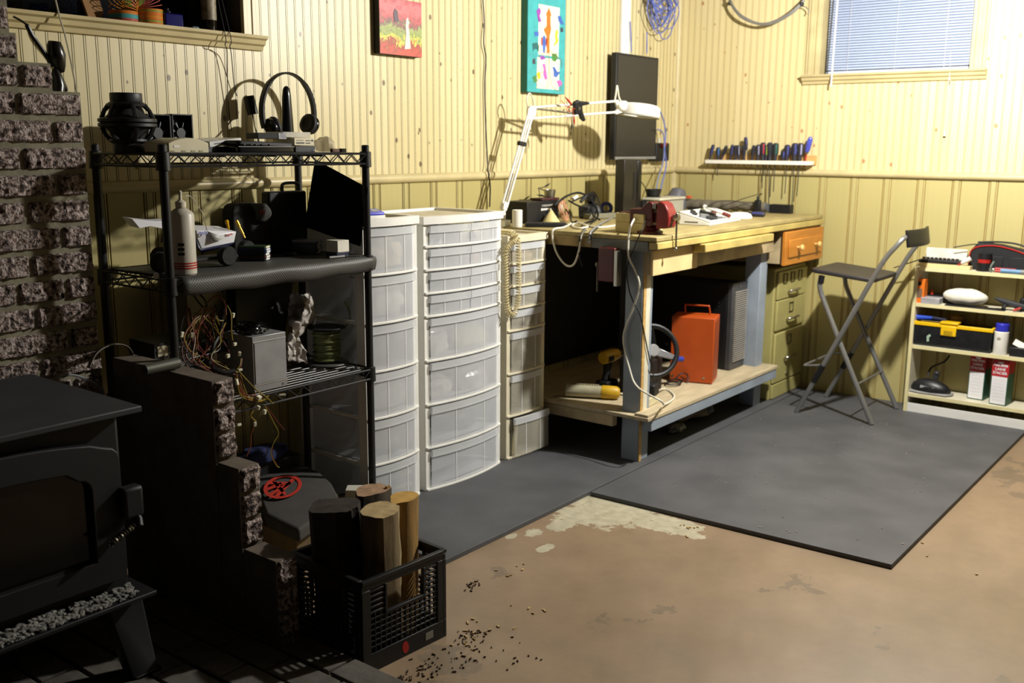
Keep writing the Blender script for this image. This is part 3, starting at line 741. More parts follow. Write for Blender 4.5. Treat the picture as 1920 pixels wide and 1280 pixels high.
def wedge(r, a0, a1, n=7): return [(0, 0)]+[(r*math.cos(R(a0+(a1-a0)*i/n)), r*math.sin(R(a0+(a1-a0)*i/n))) for i in range(n+1)]
log('front middle split log with grey cut end and pale furrowed bark', [(-.066, -.042), (0, -.058), (.054, -.024), (.06, .036), (.012, .06), (-.054, .036)], (1.872, 1.912), .405, 10, (0, -1), SPL, END, BARKP, (1, 2), 1.)
log('right-hand split log with golden cut end', [(-.07, -.005), (-.02, -.042), (.04, -.036), (.062, .012), (.01, .045)], (1.968, 1.935), .405, 12, (0, 1), SPG, ENDG, BARKP, (3,), 5.)
log('thick left-hand log with black shaggy bark towards the room', [(-.072, -.026), (-.02, -.06), (.06, -.068), (.085, .0), (.04, .05), (-.04, .055)], (1.815, 2.04), .405, -28, (-1, -2), mat('split_wood_dark', '3d342a', .85, vs=9, var=.3, bump=.3), BARK, BARK, (1, 2, 3), 9.)
log('rear split log with rough rounded pinkish end', [(-.075, -.02), (0, -.05), (.068, -.034), (.06, .03), (-.02, .042)], (1.962, 2.07), .40, 6, (1, 1), mat('split_wood_dark'), mat('log_end_pink', '8f7258', .9, vs=30, var=.25, bump=.4), BARK, (2, 3), 13.)
log('thin bark-edged splinter of wood at the back of the crate', [(-.007, -.004), (.007, -.004), (.006, .005), (-.006, .004)], (2.008, 2.035), .405, 0, (0, 1), SPG, END, BARKP, (), 17.)
# ------------------------------------------------------------------ things on the wire shelving
_before = set(bpy.data.objects)
def fr(px0, py0, px1, py1, y):
    """front rectangle on plane y seen between two photo corners -> x0, x1, z0, z1"""
    a, b = at(px0, (py0+py1)/2, y=y), at(px1, (py0+py1)/2, y=y); m = (px0+px1)/2
    return a.x, b.x, at(m, py1, y=y).z, at(m, py0, y=y).z
BLK = mat('black_matte', '121214', .5, var=.15); BLKG = mat('black_gloss', '0e0e10', .2, var=.1)
DGR = mat('dark_grey', '2c2d30', .45, var=.1); MGR = mat('mid_grey', '77787a', .45); LGR = mat('light_grey', 'b4b3ae', .45)
BEI = mat('beige_plastic', 'c6bd9f', .45, var=.05); WHT = mat('white_matte', 'dedcd4', .5, var=.04); ALU = mat('brushed_aluminium', 'a3a3a2', .35, metal=.6, var=.05)
REDM = mat('red_plastic', 'a3221c', .4); YEL = mat('yellow_plastic', 'd8a514', .4); BLU = mat('blue_plastic', '27338f', .35); NAVY = mat('navy_card', '161a38', .45)
CLR = mat('clear_film', 'd9d8d2', .15, var=.05, alpha=.45); BRASS = mat('brass', 'b08a35', .35, metal=.7)
Z1, Z2, Z3 = 1.3725, 1.0345, .6565
mb = MB(); mb.box(1.575, 2.17, 2.385, 2.75, 1.3702, 1.3722)
one(mb, 'shelf_liner', mat('liner_black', '151517', .7, bump=.3, bs=200), 'flat black liner under the electronics on the top wire shelf', 'liner')
# -- top shelf: two woofers face to face
def woofer(label, c, z0, flip):
    T = thing('speaker_driver', label, 'speaker', 'woofers on the wire shelving')
    f = (lambda z: z0+z) if not flip else (lambda z: z0+.080-z)
    mb = MB(); mb.lathe([(0, f(0)), (.072, f(0)), (.078, f(.002)), (.078, f(.010)), (.070, f(.013)), (.064, f(.010)), (0, f(.010))], c, 28); mb.build('flange', BLK, T)
    for k in range(6):
        a = k*PI/3+.3; mb = MB()
        p = [V((c[0]+r*math.cos(a+da), c[1]+r*math.sin(a+da), f(z))) for r, z, da in ((.068, .012, 0), (.060, .032, 0), (.046, .048, 0))]
        mb.tube(p, [.007, .006, .008], 6); mb.build('basket_spoke', BLK, T)
    mb = MB(); mb.lathe([(.0, f(.044)), (.050, f(.044)), (.052, f(.050)), (.044, f(.056)), (0, f(.056))], c, 24); mb.build('basket_ring', BLK, T)
    mb = MB(); mb.lathe([(.062, f(.012)), (.030, f(.040)), (.028, f(.044))], c, 24, cap=False); mb.build('cone', mat('speaker_cone', '1a1a1b', .8), T)
    mb = MB(); mb.lathe([(0, f(.056)), (.042, f(.056)), (.043, f(.058)), (.043, f(.078)), (.042, f(.080)), (0, f(.080))], c, 28); mb.build('magnet', mat('magnet', '2b2a2f', .5, metal=.2), T)
wc = at(240, 240, y=2.585)
woofer('lower black woofer, resting magnet down at the left end of the top shelf', (wc.x, 2.585, 0), Z1, True)
woofer('upper black woofer, magnet up, set on another woofer', (wc.x, 2.585, 0), Z1+.0805, False)
# blower fans behind
def blower(label, px0, px1):
    x0, x1, z0, z1 = fr(px0, 214, px1, 255, 2.70); z0 = Z1
    T = thing('cooling_fan', label, 'fan', 'cooling fans on the top shelf')
    mb = MB(); mb.box(x0, x1, 2.700, 2.735, z0, z0+.004); mb.box(x0, x1, 2.700, 2.735, z1-.004, z1); mb.box(x0, x0+.004, 2.7, 2.735, z0, z1); mb.box(x1-.005, x1, 2.7, 2.735, z0, z1); mb.box(x0, x1, 2.735, 2.738, z0, z1)
    mb.build('housing', BLK, T, bevel=.001)
    cx, cz = (x0+x1)/2, (z0+z1)/2; r = min(x1-x0, z1-z0)*.46
    mb = MB(); mb.lathe([(0, 0), (r*.45, 0), (r*.45, .02), (0, .02)], (cx, 2.730, cz), 18, (0, -1, 0))
    mb.build('hub', DGR, T)
    for k in range(7):
        a = k*2*PI/7; mb = MB()
        d = V((math.cos(a), 0, math.sin(a))); e = V((-math.sin(a), 0, math.cos(a))); o = V((cx, 2.72, cz))
        q = [o+d*r*.4+e*r*.1+V((0, -.006, 0)), o+d*r*.95+e*r*.3+V((0, -.006, 0)), o+d*r*.95-e*r*.15+V((0, .008, 0)), o+d*r*.4-e*r*.1+V((0, .008, 0))]
        mb.f([mb.v(p) for p in q]); mb.build('blade', MGR, T, solid=.0015)
blower('black cooling fan nearest the woofers, back of the top shelf', 277, 321)
blower('black cooling fan to the right of its twin, back of the top shelf', 323, 362)
# modem
x0, x1, z0, z1 = fr(316, 262, 391, 287, 2.402)
T = thing('modem', 'beige arched-top modem at the front of the top shelf', 'modem')
mb = MB(); n = 12; mb.prism([(x0, Z1), (x1, Z1)]+[(x1-(x1-x0)*i/n, Z1+.026+.014*math.sin(PI*i/n)) for i in range(n+1)], -.115, 0, frame((0, 2.402, 0), (1, 0, 0), (0, 0, 1)))
mb.build('case', BEI, T, bevel=.002)
mb = MB(); mb.box(x0+.016, x0+.034, 2.4010, 2.4018, Z1+.014, Z1+.020); mb.build('badge', WHT, T)
mb = MB()
for u in (.006, .040, .070, .095): mb.box(x0+u, x0+u+.012, 2.4008, 2.4018, Z1+.003, Z1+.0065)
mb.build('vent_marks', mat('beige_dark', '8f8768', .5), T)
# laptop-like black player with rounded front, and the drives around it
x0, x1, z0, z1 = fr(446, 260, 553, 284, 2.415)
T = thing('dvd_player', 'black portable player lying shut along the front of the top shelf', 'player')
mb = MB(Matrix.Translation(((x0+x1)/2, 2.415+.09, Z1))); mb.prism(rrect(x1-x0, .18, .012), 0, .017); mb.build('base', BLKG, T, bevel=.003)
mb = MB(Matrix.Translation(((x0+x1)/2, 2.415+.09, Z1+.0175)) @ Matrix.Rotation(R(2), 4, 'Y')); mb.prism(rrect(x1-x0-.004, .176, .014), 0, .014); mb.build('lid', BLK, T, bevel=.004)
mb = MB()
for u in (.02, .045, .062, .085, .092, .099, .112): mb.box(x0+u, x0+u+.005, 2.413, 2.4155, Z1+.021, Z1+.025)
mb.build('buttons', DGR, T)
mb = MB(); mb.box(x0+.002, x1-.002, 2.4142, 2.4149, Z1+.0165, Z1+.0178); mb.build('seam', LGR, T)
def dbox(name, label, cat, c, size, rz, m, extra=None, tilt=(0, 0), group=None, bev=.0015):
    T = thing(name, label, cat, group)
    M = Matrix.Translation(c) @ Matrix.Rotation(R(rz), 4, 'Z') @ Matrix.Rotation(R(tilt[0]), 4, 'X') @ Matrix.Rotation(R(tilt[1]), 4, 'Y')
    mb = MB(M); mb.box(-size[0]/2, size[0]/2, -size[1]/2, size[1]/2, 0, size[2]); mb.build('case', m, T, bevel=bev)
    for nm, mm, b_ in (extra or ()):
        mb = MB(M); mb.box(*b_); mb.build(nm, mm, T)
    return T
p = at(418, 262, y=2.50)
dbox('optical_drive', 'silver slim optical drive tilted across the top shelf behind the modem', 'drive', (p.x-.02, 2.545, Z1+.020), (.135, .13, .017), 12, ALU, [('bezel', LGR, (-.067, .067, -.0685, -.0655, .001, .016)), ('slot', DGR, (-.05, .03, -.0692, -.0686, .007, .010))], tilt=(0, -5))
p = at(385, 275, y=2.50); dbox('drive_enclosure', 'flat black box under the tilted silver optical drive', 'box', (p.x-.005, 2.535, Z1), (.115, .14, .015), 4, BLK)
p = at(515, 262, y=2.47)
dbox('hard_drive', 'small black hard drive with a foil end on top of the black player', 'drive', (p.x, 2.51, Z1+.040), (.098, .07, .018), -8, BLK, [('foil_end', mat('foam_foil', '9d9da3', .5, var=.3, vs=90, bump=.5), (.022, .0495, -.0362, .0352, -.0002, .0186))])
p = at(575, 283, y=2.47)
CXR = p.x
dbox('floppy_drive', 'black slim drive at the bottom of the little stack by the headphones', 'drive', (CXR, 2.53, Z1), (.080, .11, .020), 0, BLK, [('slot', DGR, (-.03, .03, -.0556, -.055, .008, .012)), ('button', MGR, (.028, .036, -.057, -.055, .004, .007))])
dbox('card_reader', 'beige multi-slot card reader on the black slim drive', 'card reader', (CXR, 2.53, Z1+.0205), (.080, .10, .024), 0, BEI, [('slot', BLK, (-.032, .0, -.0508, -.0499, .006, .010)), ('slot', BLK, (-.032, -.004, -.0508, -.0499, .015, .0165)), ('slot', BLK, (.006, .024, -.0508, -.0499, .006, .009)), ('slot', BLK, (.006, .024, -.0508, -.0499, .014, .0165)), ('socket', BLK, (.029, .037, -.0508, -.0499, .013, .018))])
dbox('plastic_case', 'translucent flat plastic case on top of the card reader', 'case', (CXR-.016, 2.535, Z1+.045), (.112, .08, .017), 0, mat('cloudy_plastic', 'c8c3b4', .3, alpha=.75, bump=.2))
# black cylinder lamp on a silver gooseneck
T = thing('desk_lamp', 'small black cylindrical lamp head leaning on a thin silver stalk', 'lamp')
a, b = at(466, 180, y=2.792), at(474, 214, y=2.785); mb = MB(); d = (b-a).normalized(); mb.lathe([(0, 0), (.0165, 0), (.0185, .004), (.0185, (b-a).length), (.016, (b-a).length+.001), (0, (b-a).length+.001)], a, 20, d); mb.build('lamp_head', BLK, T)
c = at(480, 246, y=2.73); mb = MB(); mb.tube(spline([b, b.lerp(c, .5)+V((-.002, 0, 0)), c, V((c.x+.004, 2.715, Z1+.012))], 6), .0028, 8); mb.build('stalk', mat('chrome', 'c9c9c9', .15, metal=1), T)
mb = MB(); mb.lathe([(0, Z1), (.032, Z1), (.030, Z1+.008), (.006, Z1+.014), (0, Z1+.014)], (c.x+.004, 2.715, 0), 20); mb.build('base', BLK, T)
# headphones over a stand
hy = 2.745; hc = at(541, 213, y=hy); rr = at(589, 213, y=hy).x-hc.x
T = thing('headphones', 'black over-ear headphones standing upright behind the card reader', 'headphones')
mb = MB(); pts = [hc+V((rr*math.cos(t), .0, rr*1.18*math.sin(t))) for t in [R(-22+i*(224/26)) for i in range(27)]]
rg = []
for i, q in enumerate(pts):
    t = (pts[min(i+1, 26)]-pts[max(i-1, 0)]).normalized(); nn = V((t.z, 0, -t.x)); w_ = .0035 if 8 < i < 18 else .006
    rg.append([q+nn*w_*sx_+V((0, sy_*.011, 0)) for sx_, sy_ in ((1, -.7), (1, .7), (.4, 1), (-1, .8), (-1, -.8), (.4, -1))])
mb.rings(rg); mb.build('headband', BLK, T)
for s, (px, py) in ((-1, (514, 240)), (1, (578, 234))):
    c = at(px, py, y=hy-.005); tl = V((-s*.95, -.15, .25))
    mb = MB(); mb.lathe([(0, -.012), (.026, -.012), (.033, -.006), (.034, .0), (.033, .004), (0, .004)], c-V((-s*.012, 0, 0)), 22, tl); e = mb.build('ear_cup', BLKG, T)
    mb = MB(); mb.lathe([(.014, .005), (.032, .005), (.036, .012), (.034, .020), (.022, .023), (.014, .018)], c-V((-s*.012, 0, 0)), 22, tl); mb.build('ear_pad', mat('ear_pad', '232224', .7, bump=.2), e)
T = thing('headphone_stand', 'tall glossy black rounded column inside the headphones', 'stand')
a = at(539, 245, y=2.735); b = at(537, 161, y=2.735); H = b.z-Z1
mb = MB(); mb.rings([[(a.x+w_*math.cos(t), 2.733+w_*.8*math.sin(t), Z1+H*h) for t in [2*PI*i/20 for i in range(20)]] for h, w_ in ((0, .023), (.3, .022), (.6, .019), (.85, .016), (.95, .013), (.985, .008), (1, .002))]); mb.build('column', BLKG, T)
mb = MB(); mb.lathe([(.0235, Z1), (.034, Z1), (.033, Z1+.006), (.0235, Z1+.009)], (a.x, 2.733, 0), 20); mb.build('base', BLK, T)
# crumpled clear bag, pocket knife
def crumple(c, s, seed, n=16, amp=.3, flat=.0):
    mb = MB(); mb.sph(c, 1, s, n, n//2+2)
    for v in mb.bm.verts:
        q = (v.co-V(c)); k = mnoise.noise(V((q.x/s[0]*1.7+seed, q.y/s[1]*1.7, q.z/s[2]*1.7)))+.5*mnoise.noise(V((q.x/s[0]*4+seed, q.y/s[1]*4, q.z/s[2]*4)))
        v.co = V(c)+q*(1+amp*k)
        if v.co.z < c[2]-s[2]*.8: v.co.z = c[2]-s[2]*.8
    return mb
p = at(614, 262, y=2.56); one(crumple((p.x, 2.575, Z1+.022), (.032, .04, .027), 3), 'plastic_bag', mat('tan_film', 'b9ab92', .2, alpha=.55), 'crumpled clear bag beside the small drive stack', 'bag', smooth=25)
a, b = at(624, 277, y=2.415), at(652, 277, y=2.415)
T = thing('pocket_knife', 'small folding knife with brown grip at the right end of the top shelf', 'knife')
M = Matrix.Translation(((a.x+b.x)/2, 2.425, Z1)); L_ = b.x-a.x
mb = MB(M); mb.prism(rrect(L_*.55, .012, .005), 0, .011, Matrix.Translation((-L_*.225, 0, 0))); mb.build('grip', mat('brown_grip', '4a2a18', .4), T, bevel=.002)
mb = MB(M); mb.prism(rrect(L_*.45, .013, .005), 0, .012, Matrix.Translation((L_*.28, 0, 0))); mb.build('bolster', BLKG, T, bevel=.002)
T = thing('earpiece_cord', 'short black cord with a small bud dangling under the top shelf', 'cord')
p0, p1 = at(579, 288, y=2.6), at(576, 307, y=2.6); mb = MB(); mb.tube(spline([(p0.x, 2.6, Z1-.006), (p0.x+.001, 2.6, 1.35), (p1.x+.004, 2.6, p1.z+.01), p1], 6), .0018, 6); mb.build('cord', BLK, T)
mb = MB(); mb.sph(p1, .006, (1.1, 1, .9)); mb.build('bud', BLK, T)

# -- middle shelf: grip liner hanging over the front edge
lm = bpy.data.materials.new('perforated_liner'); lm.use_nodes = True; nt = lm.node_tree; b_ = nt.nodes['Principled BSDF']; b_.inputs['Roughness'].default_value = .55
tc = nt.nodes.new('ShaderNodeUVMap'); vo = nt.nodes.new('ShaderNodeTexVoronoi'); vo.inputs['Randomness'].default_value = 0.; vo.inputs['Scale'].default_value = 1.
mpn = nt.nodes.new('ShaderNodeMapping'); mpn.inputs['Rotation'].default_value = (0, 0, R(45)); nt.links.new(tc.outputs['UV'], mpn.inputs['Vector']); nt.links.new(mpn.outputs['Vector'], vo.inputs['Vector'])
rp = nt.nodes.new('ShaderNodeValToRGB'); rp.color_ramp.elements[0].position = .30; rp.color_ramp.elements[1].position = .38
rp.color_ramp.elements[0].color = (*lin('5e5c55'), 1); rp.color_ramp.elements[1].color = (*lin('1a1a1c'), 1)
nt.links.new(vo.outputs['Distance'], rp.inputs['Fac']); nt.links.new(rp.outputs['Color'], b_.inputs['Base Color'])
prof = [(2.72, Z2-.001), (2.60, Z2-.0012), (2.48, Z2-.001), (2.42, Z2-.0005), (2.395, Z2+.001), (2.380, Z2-.004), (2.3755, Z2-.016), (2.377, Z2-.032), (2.381, Z2-.047)]
mb = MB(); N_ = 30; lx0, lx1 = 1.582, 2.322
cum = [0]
for i in range(1, len(prof)): cum.append(cum[-1]+math.dist(prof[i-1], prof[i]))
uvd = {}
vs = []
for i in range(N_+1):
    u = i/N_; r = []
    for j, (y, z) in enumerate(prof):
        k = max(0, j-5)/3; s = math.sin(PI*u)
        vv = mb.v((lx0+(lx1-lx0)*u, y-.004*k*math.sin(u*11), z-.010*k*s*.5-(.003*math.sin(u*23) if k else 0))); uvd[vv] = ((lx1-lx0)*u/.0062, cum[j]/.0062); r.append(vv)
    vs.append(r)
uvl = mb.bm.loops.layers.uv.new('UVMap')
for i in range(N_):
    for j in range(len(prof)-1):
        f = mb.f([vs[i][j], vs[i+1][j], vs[i+1][j+1], vs[i][j+1]])
        for l in f.loops: l[uvl].uv = uvd[l.vert]
one(mb, 'shelf_liner', lm, 'black dotted grip liner over the middle shelf, sagging past its front edge', 'liner', solid=.0012, smooth=60)
# oil bottle
T = thing('oil_bottle', 'white squeeze bottle with dropper nozzle and red bands', 'bottle')
bo = at(346, 497, y=2.445); bx = bo.x; by = 2.447; r_ = .0345; ht = at(346, 400, y=2.445).z-Z2
OIL = mat('bottle_white', 'b8b2a4', .4, var=.05)
mb = MB(); mb.lathe([(0, Z2), (r_-.003, Z2), (r_, Z2+.004), (r_, Z2+ht-.004), (r_-.004, Z2+ht+.004), (.016, Z2+ht+.014), (.012, Z2+ht+.016), (0, Z2+ht+.016)], (bx, by, 0), 28); mb.build('body', OIL, T)
mb = MB(); mb.lathe([(0, Z2+ht+.0165), (.0145, Z2+ht+.0165), (.0150, Z2+ht+.032), (.008, Z2+ht+.036), (.0045, Z2+ht+.040), (.004, Z2+ht+.052), (0, Z2+ht+.052)], (bx, by, 0), 18); n_ = mb.build('nozzle', mat('nozzle_white', 'c4bda9', .4), T)
mb = MB(); mb.lathe([(0, Z2+ht+.0522), (.0048, Z2+ht+.0522), (.0055, Z2+ht+.060), (.003, Z2+ht+.064), (0, Z2+ht+.064)], (bx, by, 0), 12); mb.build('tip', OIL, n_)
for za, zb in ((.018, .022), (.025, .029), (.032, .036)):
    mb = MB(); mb.lathe([(r_+.0003, Z2+za), (r_+.0006, Z2+za), (r_+.0006, Z2+zb), (r_+.0003, Z2+zb)], (bx, by, 0), 28, cap=False); mb.build('red_band', REDM, T)
def onlabel(a0, a1, z0, z1, m, nm):
    mb = MB(); n = 8; mb.grid(lambda u, v: (bx+(r_+.0006)*math.cos(R(a0+(a1-a0)*u)), by+(r_+.0006)*math.sin(R(a0+(a1-a0)*u)), z0+(z1-z0)*v), n, 1); mb.build(nm, m, T)
for k, (a0, a1) in enumerate(((-24, -8), (-24, -10), (-22, -8))): onlabel(a0, a1, Z2+.083-.013*k, Z2+.089-.013*k, mat('label_ink', '25332b', .5), 'label_print')
for k in range(3): onlabel(-148, -118, Z2+.083-.013*k, Z2+.091-.013*k, mat('label_ink'), 'label_print')
a, b, c = at(347, 364, y=2.46), at(375, 392, y=2.49), at(388, 432, y=2.52)
one(MB().tube(spline([a+V((0, .0, -.004)), at(358, 369, y=2.47), b, at(383, 410, y=2.51), c], 8), .0014, 6), 'dropper_tube', mat('cloudy_tube', 'b0aa98', .3), 'thin translucent tube arching from the oil bottle nozzle', 'tube')
# radio controlled car
T = thing('toy_car', 'white radio-controlled buggy with rear wing behind the oil bottle', 'toy car')
cy = 2.60
q = lambda px, py, y=2.55: at(px, py, y=y)
mb = MB()
A = [q(368, 432), q(388, 432), q(443, 434), q(439, 454), q(378, 466), q(370, 446)]
Bk = [V((p.x, p.y+.09, p.z+.012)) for p in A]
va = [mb.v(p) for p in A]; vb = [mb.v(p) for p in Bk]; mid = mb.v(sum(A, V())/6+V((0, -.012, .004)))
for i in range(6):
    j = (i+1) % 6; mb.f([va[i], va[j], mid]); mb.f([va[i], va[j], vb[j], vb[i]])
mb.f(vb); bd = mb.build('body_shell', mat('shell_white', 'e2e1e6', .3, var=.03), T, smooth=20, bevel=.001)
mb = MB(); A = [q(388, 433, 2.542), q(425, 446, 2.53), q(402, 453, 2.53)]; mb.f([mb.v(p) for p in A]); mb.build('vent_scoop', LGR, bd, solid=.001)
mb = MB(); A = [q(368, 447, 2.548), q(376, 466, 2.548), q(439, 455, 2.548), q(428, 462, 2.552), q(378, 474, 2.552), q(366, 460, 2.552)]; mb.f([mb.v(p) for p in A]); mb.build('blue_stripe', NAVY, bd, solid=.001)
mt = frame(q(381, 437, 2.5365), (1, 0, 0), (0, .25, 1)); mb = MB(); mb.text('4WD', mt, .013, .0004, bold=.0006); mb.build('marking', BLU, bd)
mt = frame(q(430, 439.5, 2.541), (1, 0, .12), (0, .25, 1)); mb = MB(); mb.text('Frontis', mt, .008, .0004, bold=.0006); mb.build('marking', REDM, bd)
mb = MB(); mb.box(q(300, 460).x, q(440, 460).x, 2.535, 2.60, Z2+.022, Z2+.03); mb.build('chassis', BLK, T)
for px, yy in ((300, 2.52), (425, 2.52), (300, 2.64), (462, 2.62)):
    c = q(px, 470, yy); mb = MB(); mb.lathe([(.012, -.014), (.026, -.014), (.030, -.008), (.030, .008), (.026, .014), (.012, .014)], (c.x, yy, Z2+.031), 18, (0, 1, 0)); w_ = mb.build('wheel', mat('tyre', '1b1b1b', .8, bump=.4), T)
    mb = MB(); mb.lathe([(0, -.008), (.012, -.010), (.012, .010), (0, .008)], (c.x, yy, Z2+.031), 14, (0, 1, 0)); mb.build('hub', LGR, w_)
mb = MB(); mb.tube([q(310, 425, 2.60), q(305, 455, 2.60)], .006, 6); mb.build('wing_mount', BLK, T)
mb = MB(); A = [q(247, 410, 2.60), q(292, 415, 2.60), q(323, 414, 2.60), q(323, 430, 2.60), q(302, 428, 2.60), q(282, 424, 2.60), q(262, 428, 2.60)]
va = [mb.v(p) for p in A]; vb = [mb.v(V((p.x, p.y+.05, p.z+.004))) for p in A]; n = len(A); mb.f(va); mb.f(vb)
for i in range(n): mb.f([va[i], va[(i+1) % n], vb[(i+1) % n], vb[i]])
mb.build('rear_wing', mat('shell_white'), T, bevel=.001)
for (a, b, m_) in (((425, 414), (429, 430), YEL), ((443, 414), (459, 446), BRASS)):
    p0, p1 = q(*a, 2.585), q(*b, 2.565); mb = MB(); mb.tube([p0, p0.lerp(p1, .3), p0.lerp(p1, .32), p0.lerp(p1, .8), p0.lerp(p1, .82), p1], [.006, .006, .0045, .0045, .003, .003], 10); mb.build('shock_absorber', m_, T)
# pouch with red logo
x0, x1, z0, z1 = fr(446, 381, 505, 428, 2.655)
T = thing('fabric_pouch', 'dark rounded fabric pouch with a red logo on its flap', 'pouch')
PO = mat('pouch_fabric', '22221f', .85, bump=.3, bs=200)
mb = MB(); mb.prism(rrect(x1-x0, z1-Z2, .03), -.06, .0, frame(((x0+x1)/2-.012, 2.655+.01, (Z2+z1)/2), (1, 0, 0), (0, 0, 1))); mb.build('body', PO, T, bevel=.008, segs=3)
mb = MB(); mb.grid(lambda u, v: ((x0+x1)/2-.012+.024+(u-.5)*.062+.02*math.sin(v*1.4), 2.650-.012*math.sin(PI*min(1, v*1.0)), z1-.002-v*.060*(1-.25*(2*u-1)**2)), 8, 8); fl = mb.build('flap', mat('flap_fabric', '3b3b36', .85, bump=.3, bs=200), T, solid=.003)
mf = frame(((x0+x1)/2+.018, 2.632, z1-.028), (1, 0, -.1), (0, -.1, 1)); mb = MB(mf)
for i in range(4): mb.obox((-.010+.006*i, 0, 0), (.0022, .016, .0012), rz=.3*(-1)**i)
mb.obox((0, .006, 0), (.024, .002, .0012)); mb.obox((0, -.006, 0), (.02, .002, .0012)); mb.build('logo', mat('logo_red', '8e2a17', .7), fl)
# black equipment case behind, leaning panel
x0, x1, z0, z1 = fr(503, 358, 578, 455, 2.70)
T = thing('equipment_case', 'black case with carry handle at the back of the middle shelf', 'case')
mb = MB(); mb.box(x0, x1-.01, 2.692, 2.735, Z2, z1); mb.build('body', BLK, T, bevel=.008)
mb = MB(); hx = (x0+x1)/2+.02; mb.tube(spline([(hx-.035, 2.71, z1-.002), (hx-.033, 2.71, z1+.022), (hx, 2.71, z1+.027), (hx+.033, 2.71, z1+.022), (hx+.035, 2.71, z1-.002)], 6), .0055, 8); mb.build('handle', DGR, T)
T = thing('plastic_sheet', 'large flat black panel leaning at a slant at the right end of the middle shelf', 'panel')
K = [at(592, 299, y=2.66), at(690, 352, y=2.385), at(676, 462, y=2.42), at(572, 425, y=2.55)]
mb = MB(); nn = (K[1]-K[0]).cross(K[2]-K[0]); dd = (at(572, 425, y=2.55)-CAM); K[3] = CAM+dd*((K[0]-CAM).dot(nn)/dd.dot(nn))
va = [mb.v(p) for p in K]; vb = [mb.v(p+V((.003, .008, 0))) for p in K]; mb.f(va); mb.f(vb)
for i in range(4): mb.f([va[i], va[(i+1) % 4], vb[(i+1) % 4], vb[i]])
mb.build('sheet', mat('panel_black', '09090a', .85, var=.1, spec=.05), T, smooth=0)
# boxes and disc cases in front
p = at(644, 462, y=2.42)
dbox('card_box', 'flat dark blue box under the small white box', 'box', (p.x-.002, 2.448, Z2+.0012), (.052, .052, .017), 0, NAVY)
dbox('card_box', 'small plain white box on top of the dark blue one', 'box', (p.x, 2.448, Z2+.019), (.050, .055, .038), 0, mat('white_card', 'cfcabd', .6))
def case_stack(px, py, n, desc, grp, rz, cols, L1=.085, L2=.058):
    c0 = at(px, py, z=Z2+.001)
    for i in range(n):
        jx = random.Random(px+i).uniform(-.003, .003)
        T = thing('disc_case', desc[i], 'disc case', grp)
        M = Matrix.Translation((c0.x+jx, c0.y, Z2+.0013+i*.0076)) @ Matrix.Rotation(R(rz), 4, 'Z')
        mb = MB(M); mb.box(-L1, 0, 0, L2, 0, .0072); mb.build('case', mat('case_'+cols[i][0], cols[i][0], .3), T, bevel=.0008)
        mb = MB(M); mb.box(-.0003+.0004, .0010, L2*.22, L2*.78, .0008, .0066); mb.build('spine_label', mat('lab_'+cols[i][1], cols[i][1], .5), T)
ORD = ('bottom', 'second from bottom', 'third from bottom', 'third from top', 'second from top', 'top')
case_stack(497, 489, 6, [f'{"green and cream topped" if i == 5 else "dark"} disc case, {ORD[i]} of the left stack on the middle shelf' for i in range(6)], 'disc cases in the left stack', -58, [('16161a', 'd8d6d2'), ('3a1c18', 'dcdad6'), ('17181c', 'dcdad6'), ('1a1d33', 'd8d8da'), ('1c2140', 'd8d8da'), ('33452f', 'd9d3b5')])
case_stack(594, 476, 6, [f'{"pale topped" if i == 5 else "blue-black"} disc case, {ORD[i]} of the right stack on the middle shelf' for i in range(6)], 'disc cases in the right stack', -58, [('14172c', 'cfc9b8'), ('14172c', 'd2cbb8'), ('171a33', 'd2cbb8'), ('171a33', 'd8d2c2'), ('15182e', 'd8d2c2'), ('9a97a8', 'd8d2c2')])
p = at(541, 479, z=Z2); dbox('usb_stick', 'tiny black memory stick with a silver plug between the disc case stacks', 'memory stick', (p.x, p.y, Z2+.0013), (.03, .012, .009), -15, BLK, [('plug', ALU, (.0152, .027, -.005, .005, .002, .007))])
a, b = at(617, 466, y=2.428), at(645, 459, y=2.421); T = thing('pen', 'silver pen lying in front of the white box', 'pen')
mb = MB(); mb.cyl((a.x, 2.428, Z2+.0055), (b.x, 2.421, Z2+.0055), .004, n=10); mb.build('barrel', ALU, T)
mb = MB(); d = V((b.x-a.x, -.007, 0)).normalized(); e = V((b.x, 2.421, Z2+.0055)); mb.cyl(e+d*.0005, e+d*.014, .0042, .002, n=10); mb.build('cap', BLK, T)
p = at(292, 503, y=2.42); one(MB().sph((p.x+.003, 2.425, Z2+.008), .008, (1, 1, 1.1)), 'ping_pong_ball', WHT, 'tiny pale ball-shaped cap left of the front post', 'cap')

# -- lower shelf
SIL = mat('enclosure_silver', '8f8f90', .42, metal=.35, var=.05); SILB = mat('silver_line', 'd0d0d4', .25, metal=.6)
x0, x1, z0, z1 = fr(474, 611, 537, 722, 2.412)
T = thing('silver_enclosure', 'upright silver metal drive enclosure on the lower shelf', 'enclosure')
zt = Z3+.172
mb = MB(); mb.box(x0, x1, 2.412, 2.555, Z3, zt); bd = mb.build('body', SIL, T, bevel=.002)
mb = MB(); mb.box(x0+.006, x1-.003, 2.4095, 2.4118, Z3+.026, zt-.020); mb.build('front_panel', mat('panel_silver', '8b8b8c', .5, metal=.2), T)
for za in (zt-.018, Z3+.022):
    mb = MB(); mb.box(x0+.001, x1-.001, 2.4098, 2.4118, za, za+.0022); mb.build('bright_line', SILB, T)
mb = MB(); mb.cyl((x1-.016, 2.4118, Z3+.011), (x1-.016, 2.4095, Z3+.011), .003); mb.build('screw', MGR, T)
p = at(473, 605, y=2.47); T = thing('cable_heap', 'tangle of black cables heaped on the silver enclosure', 'cables')
rnd = random.Random(21); mb = MB()
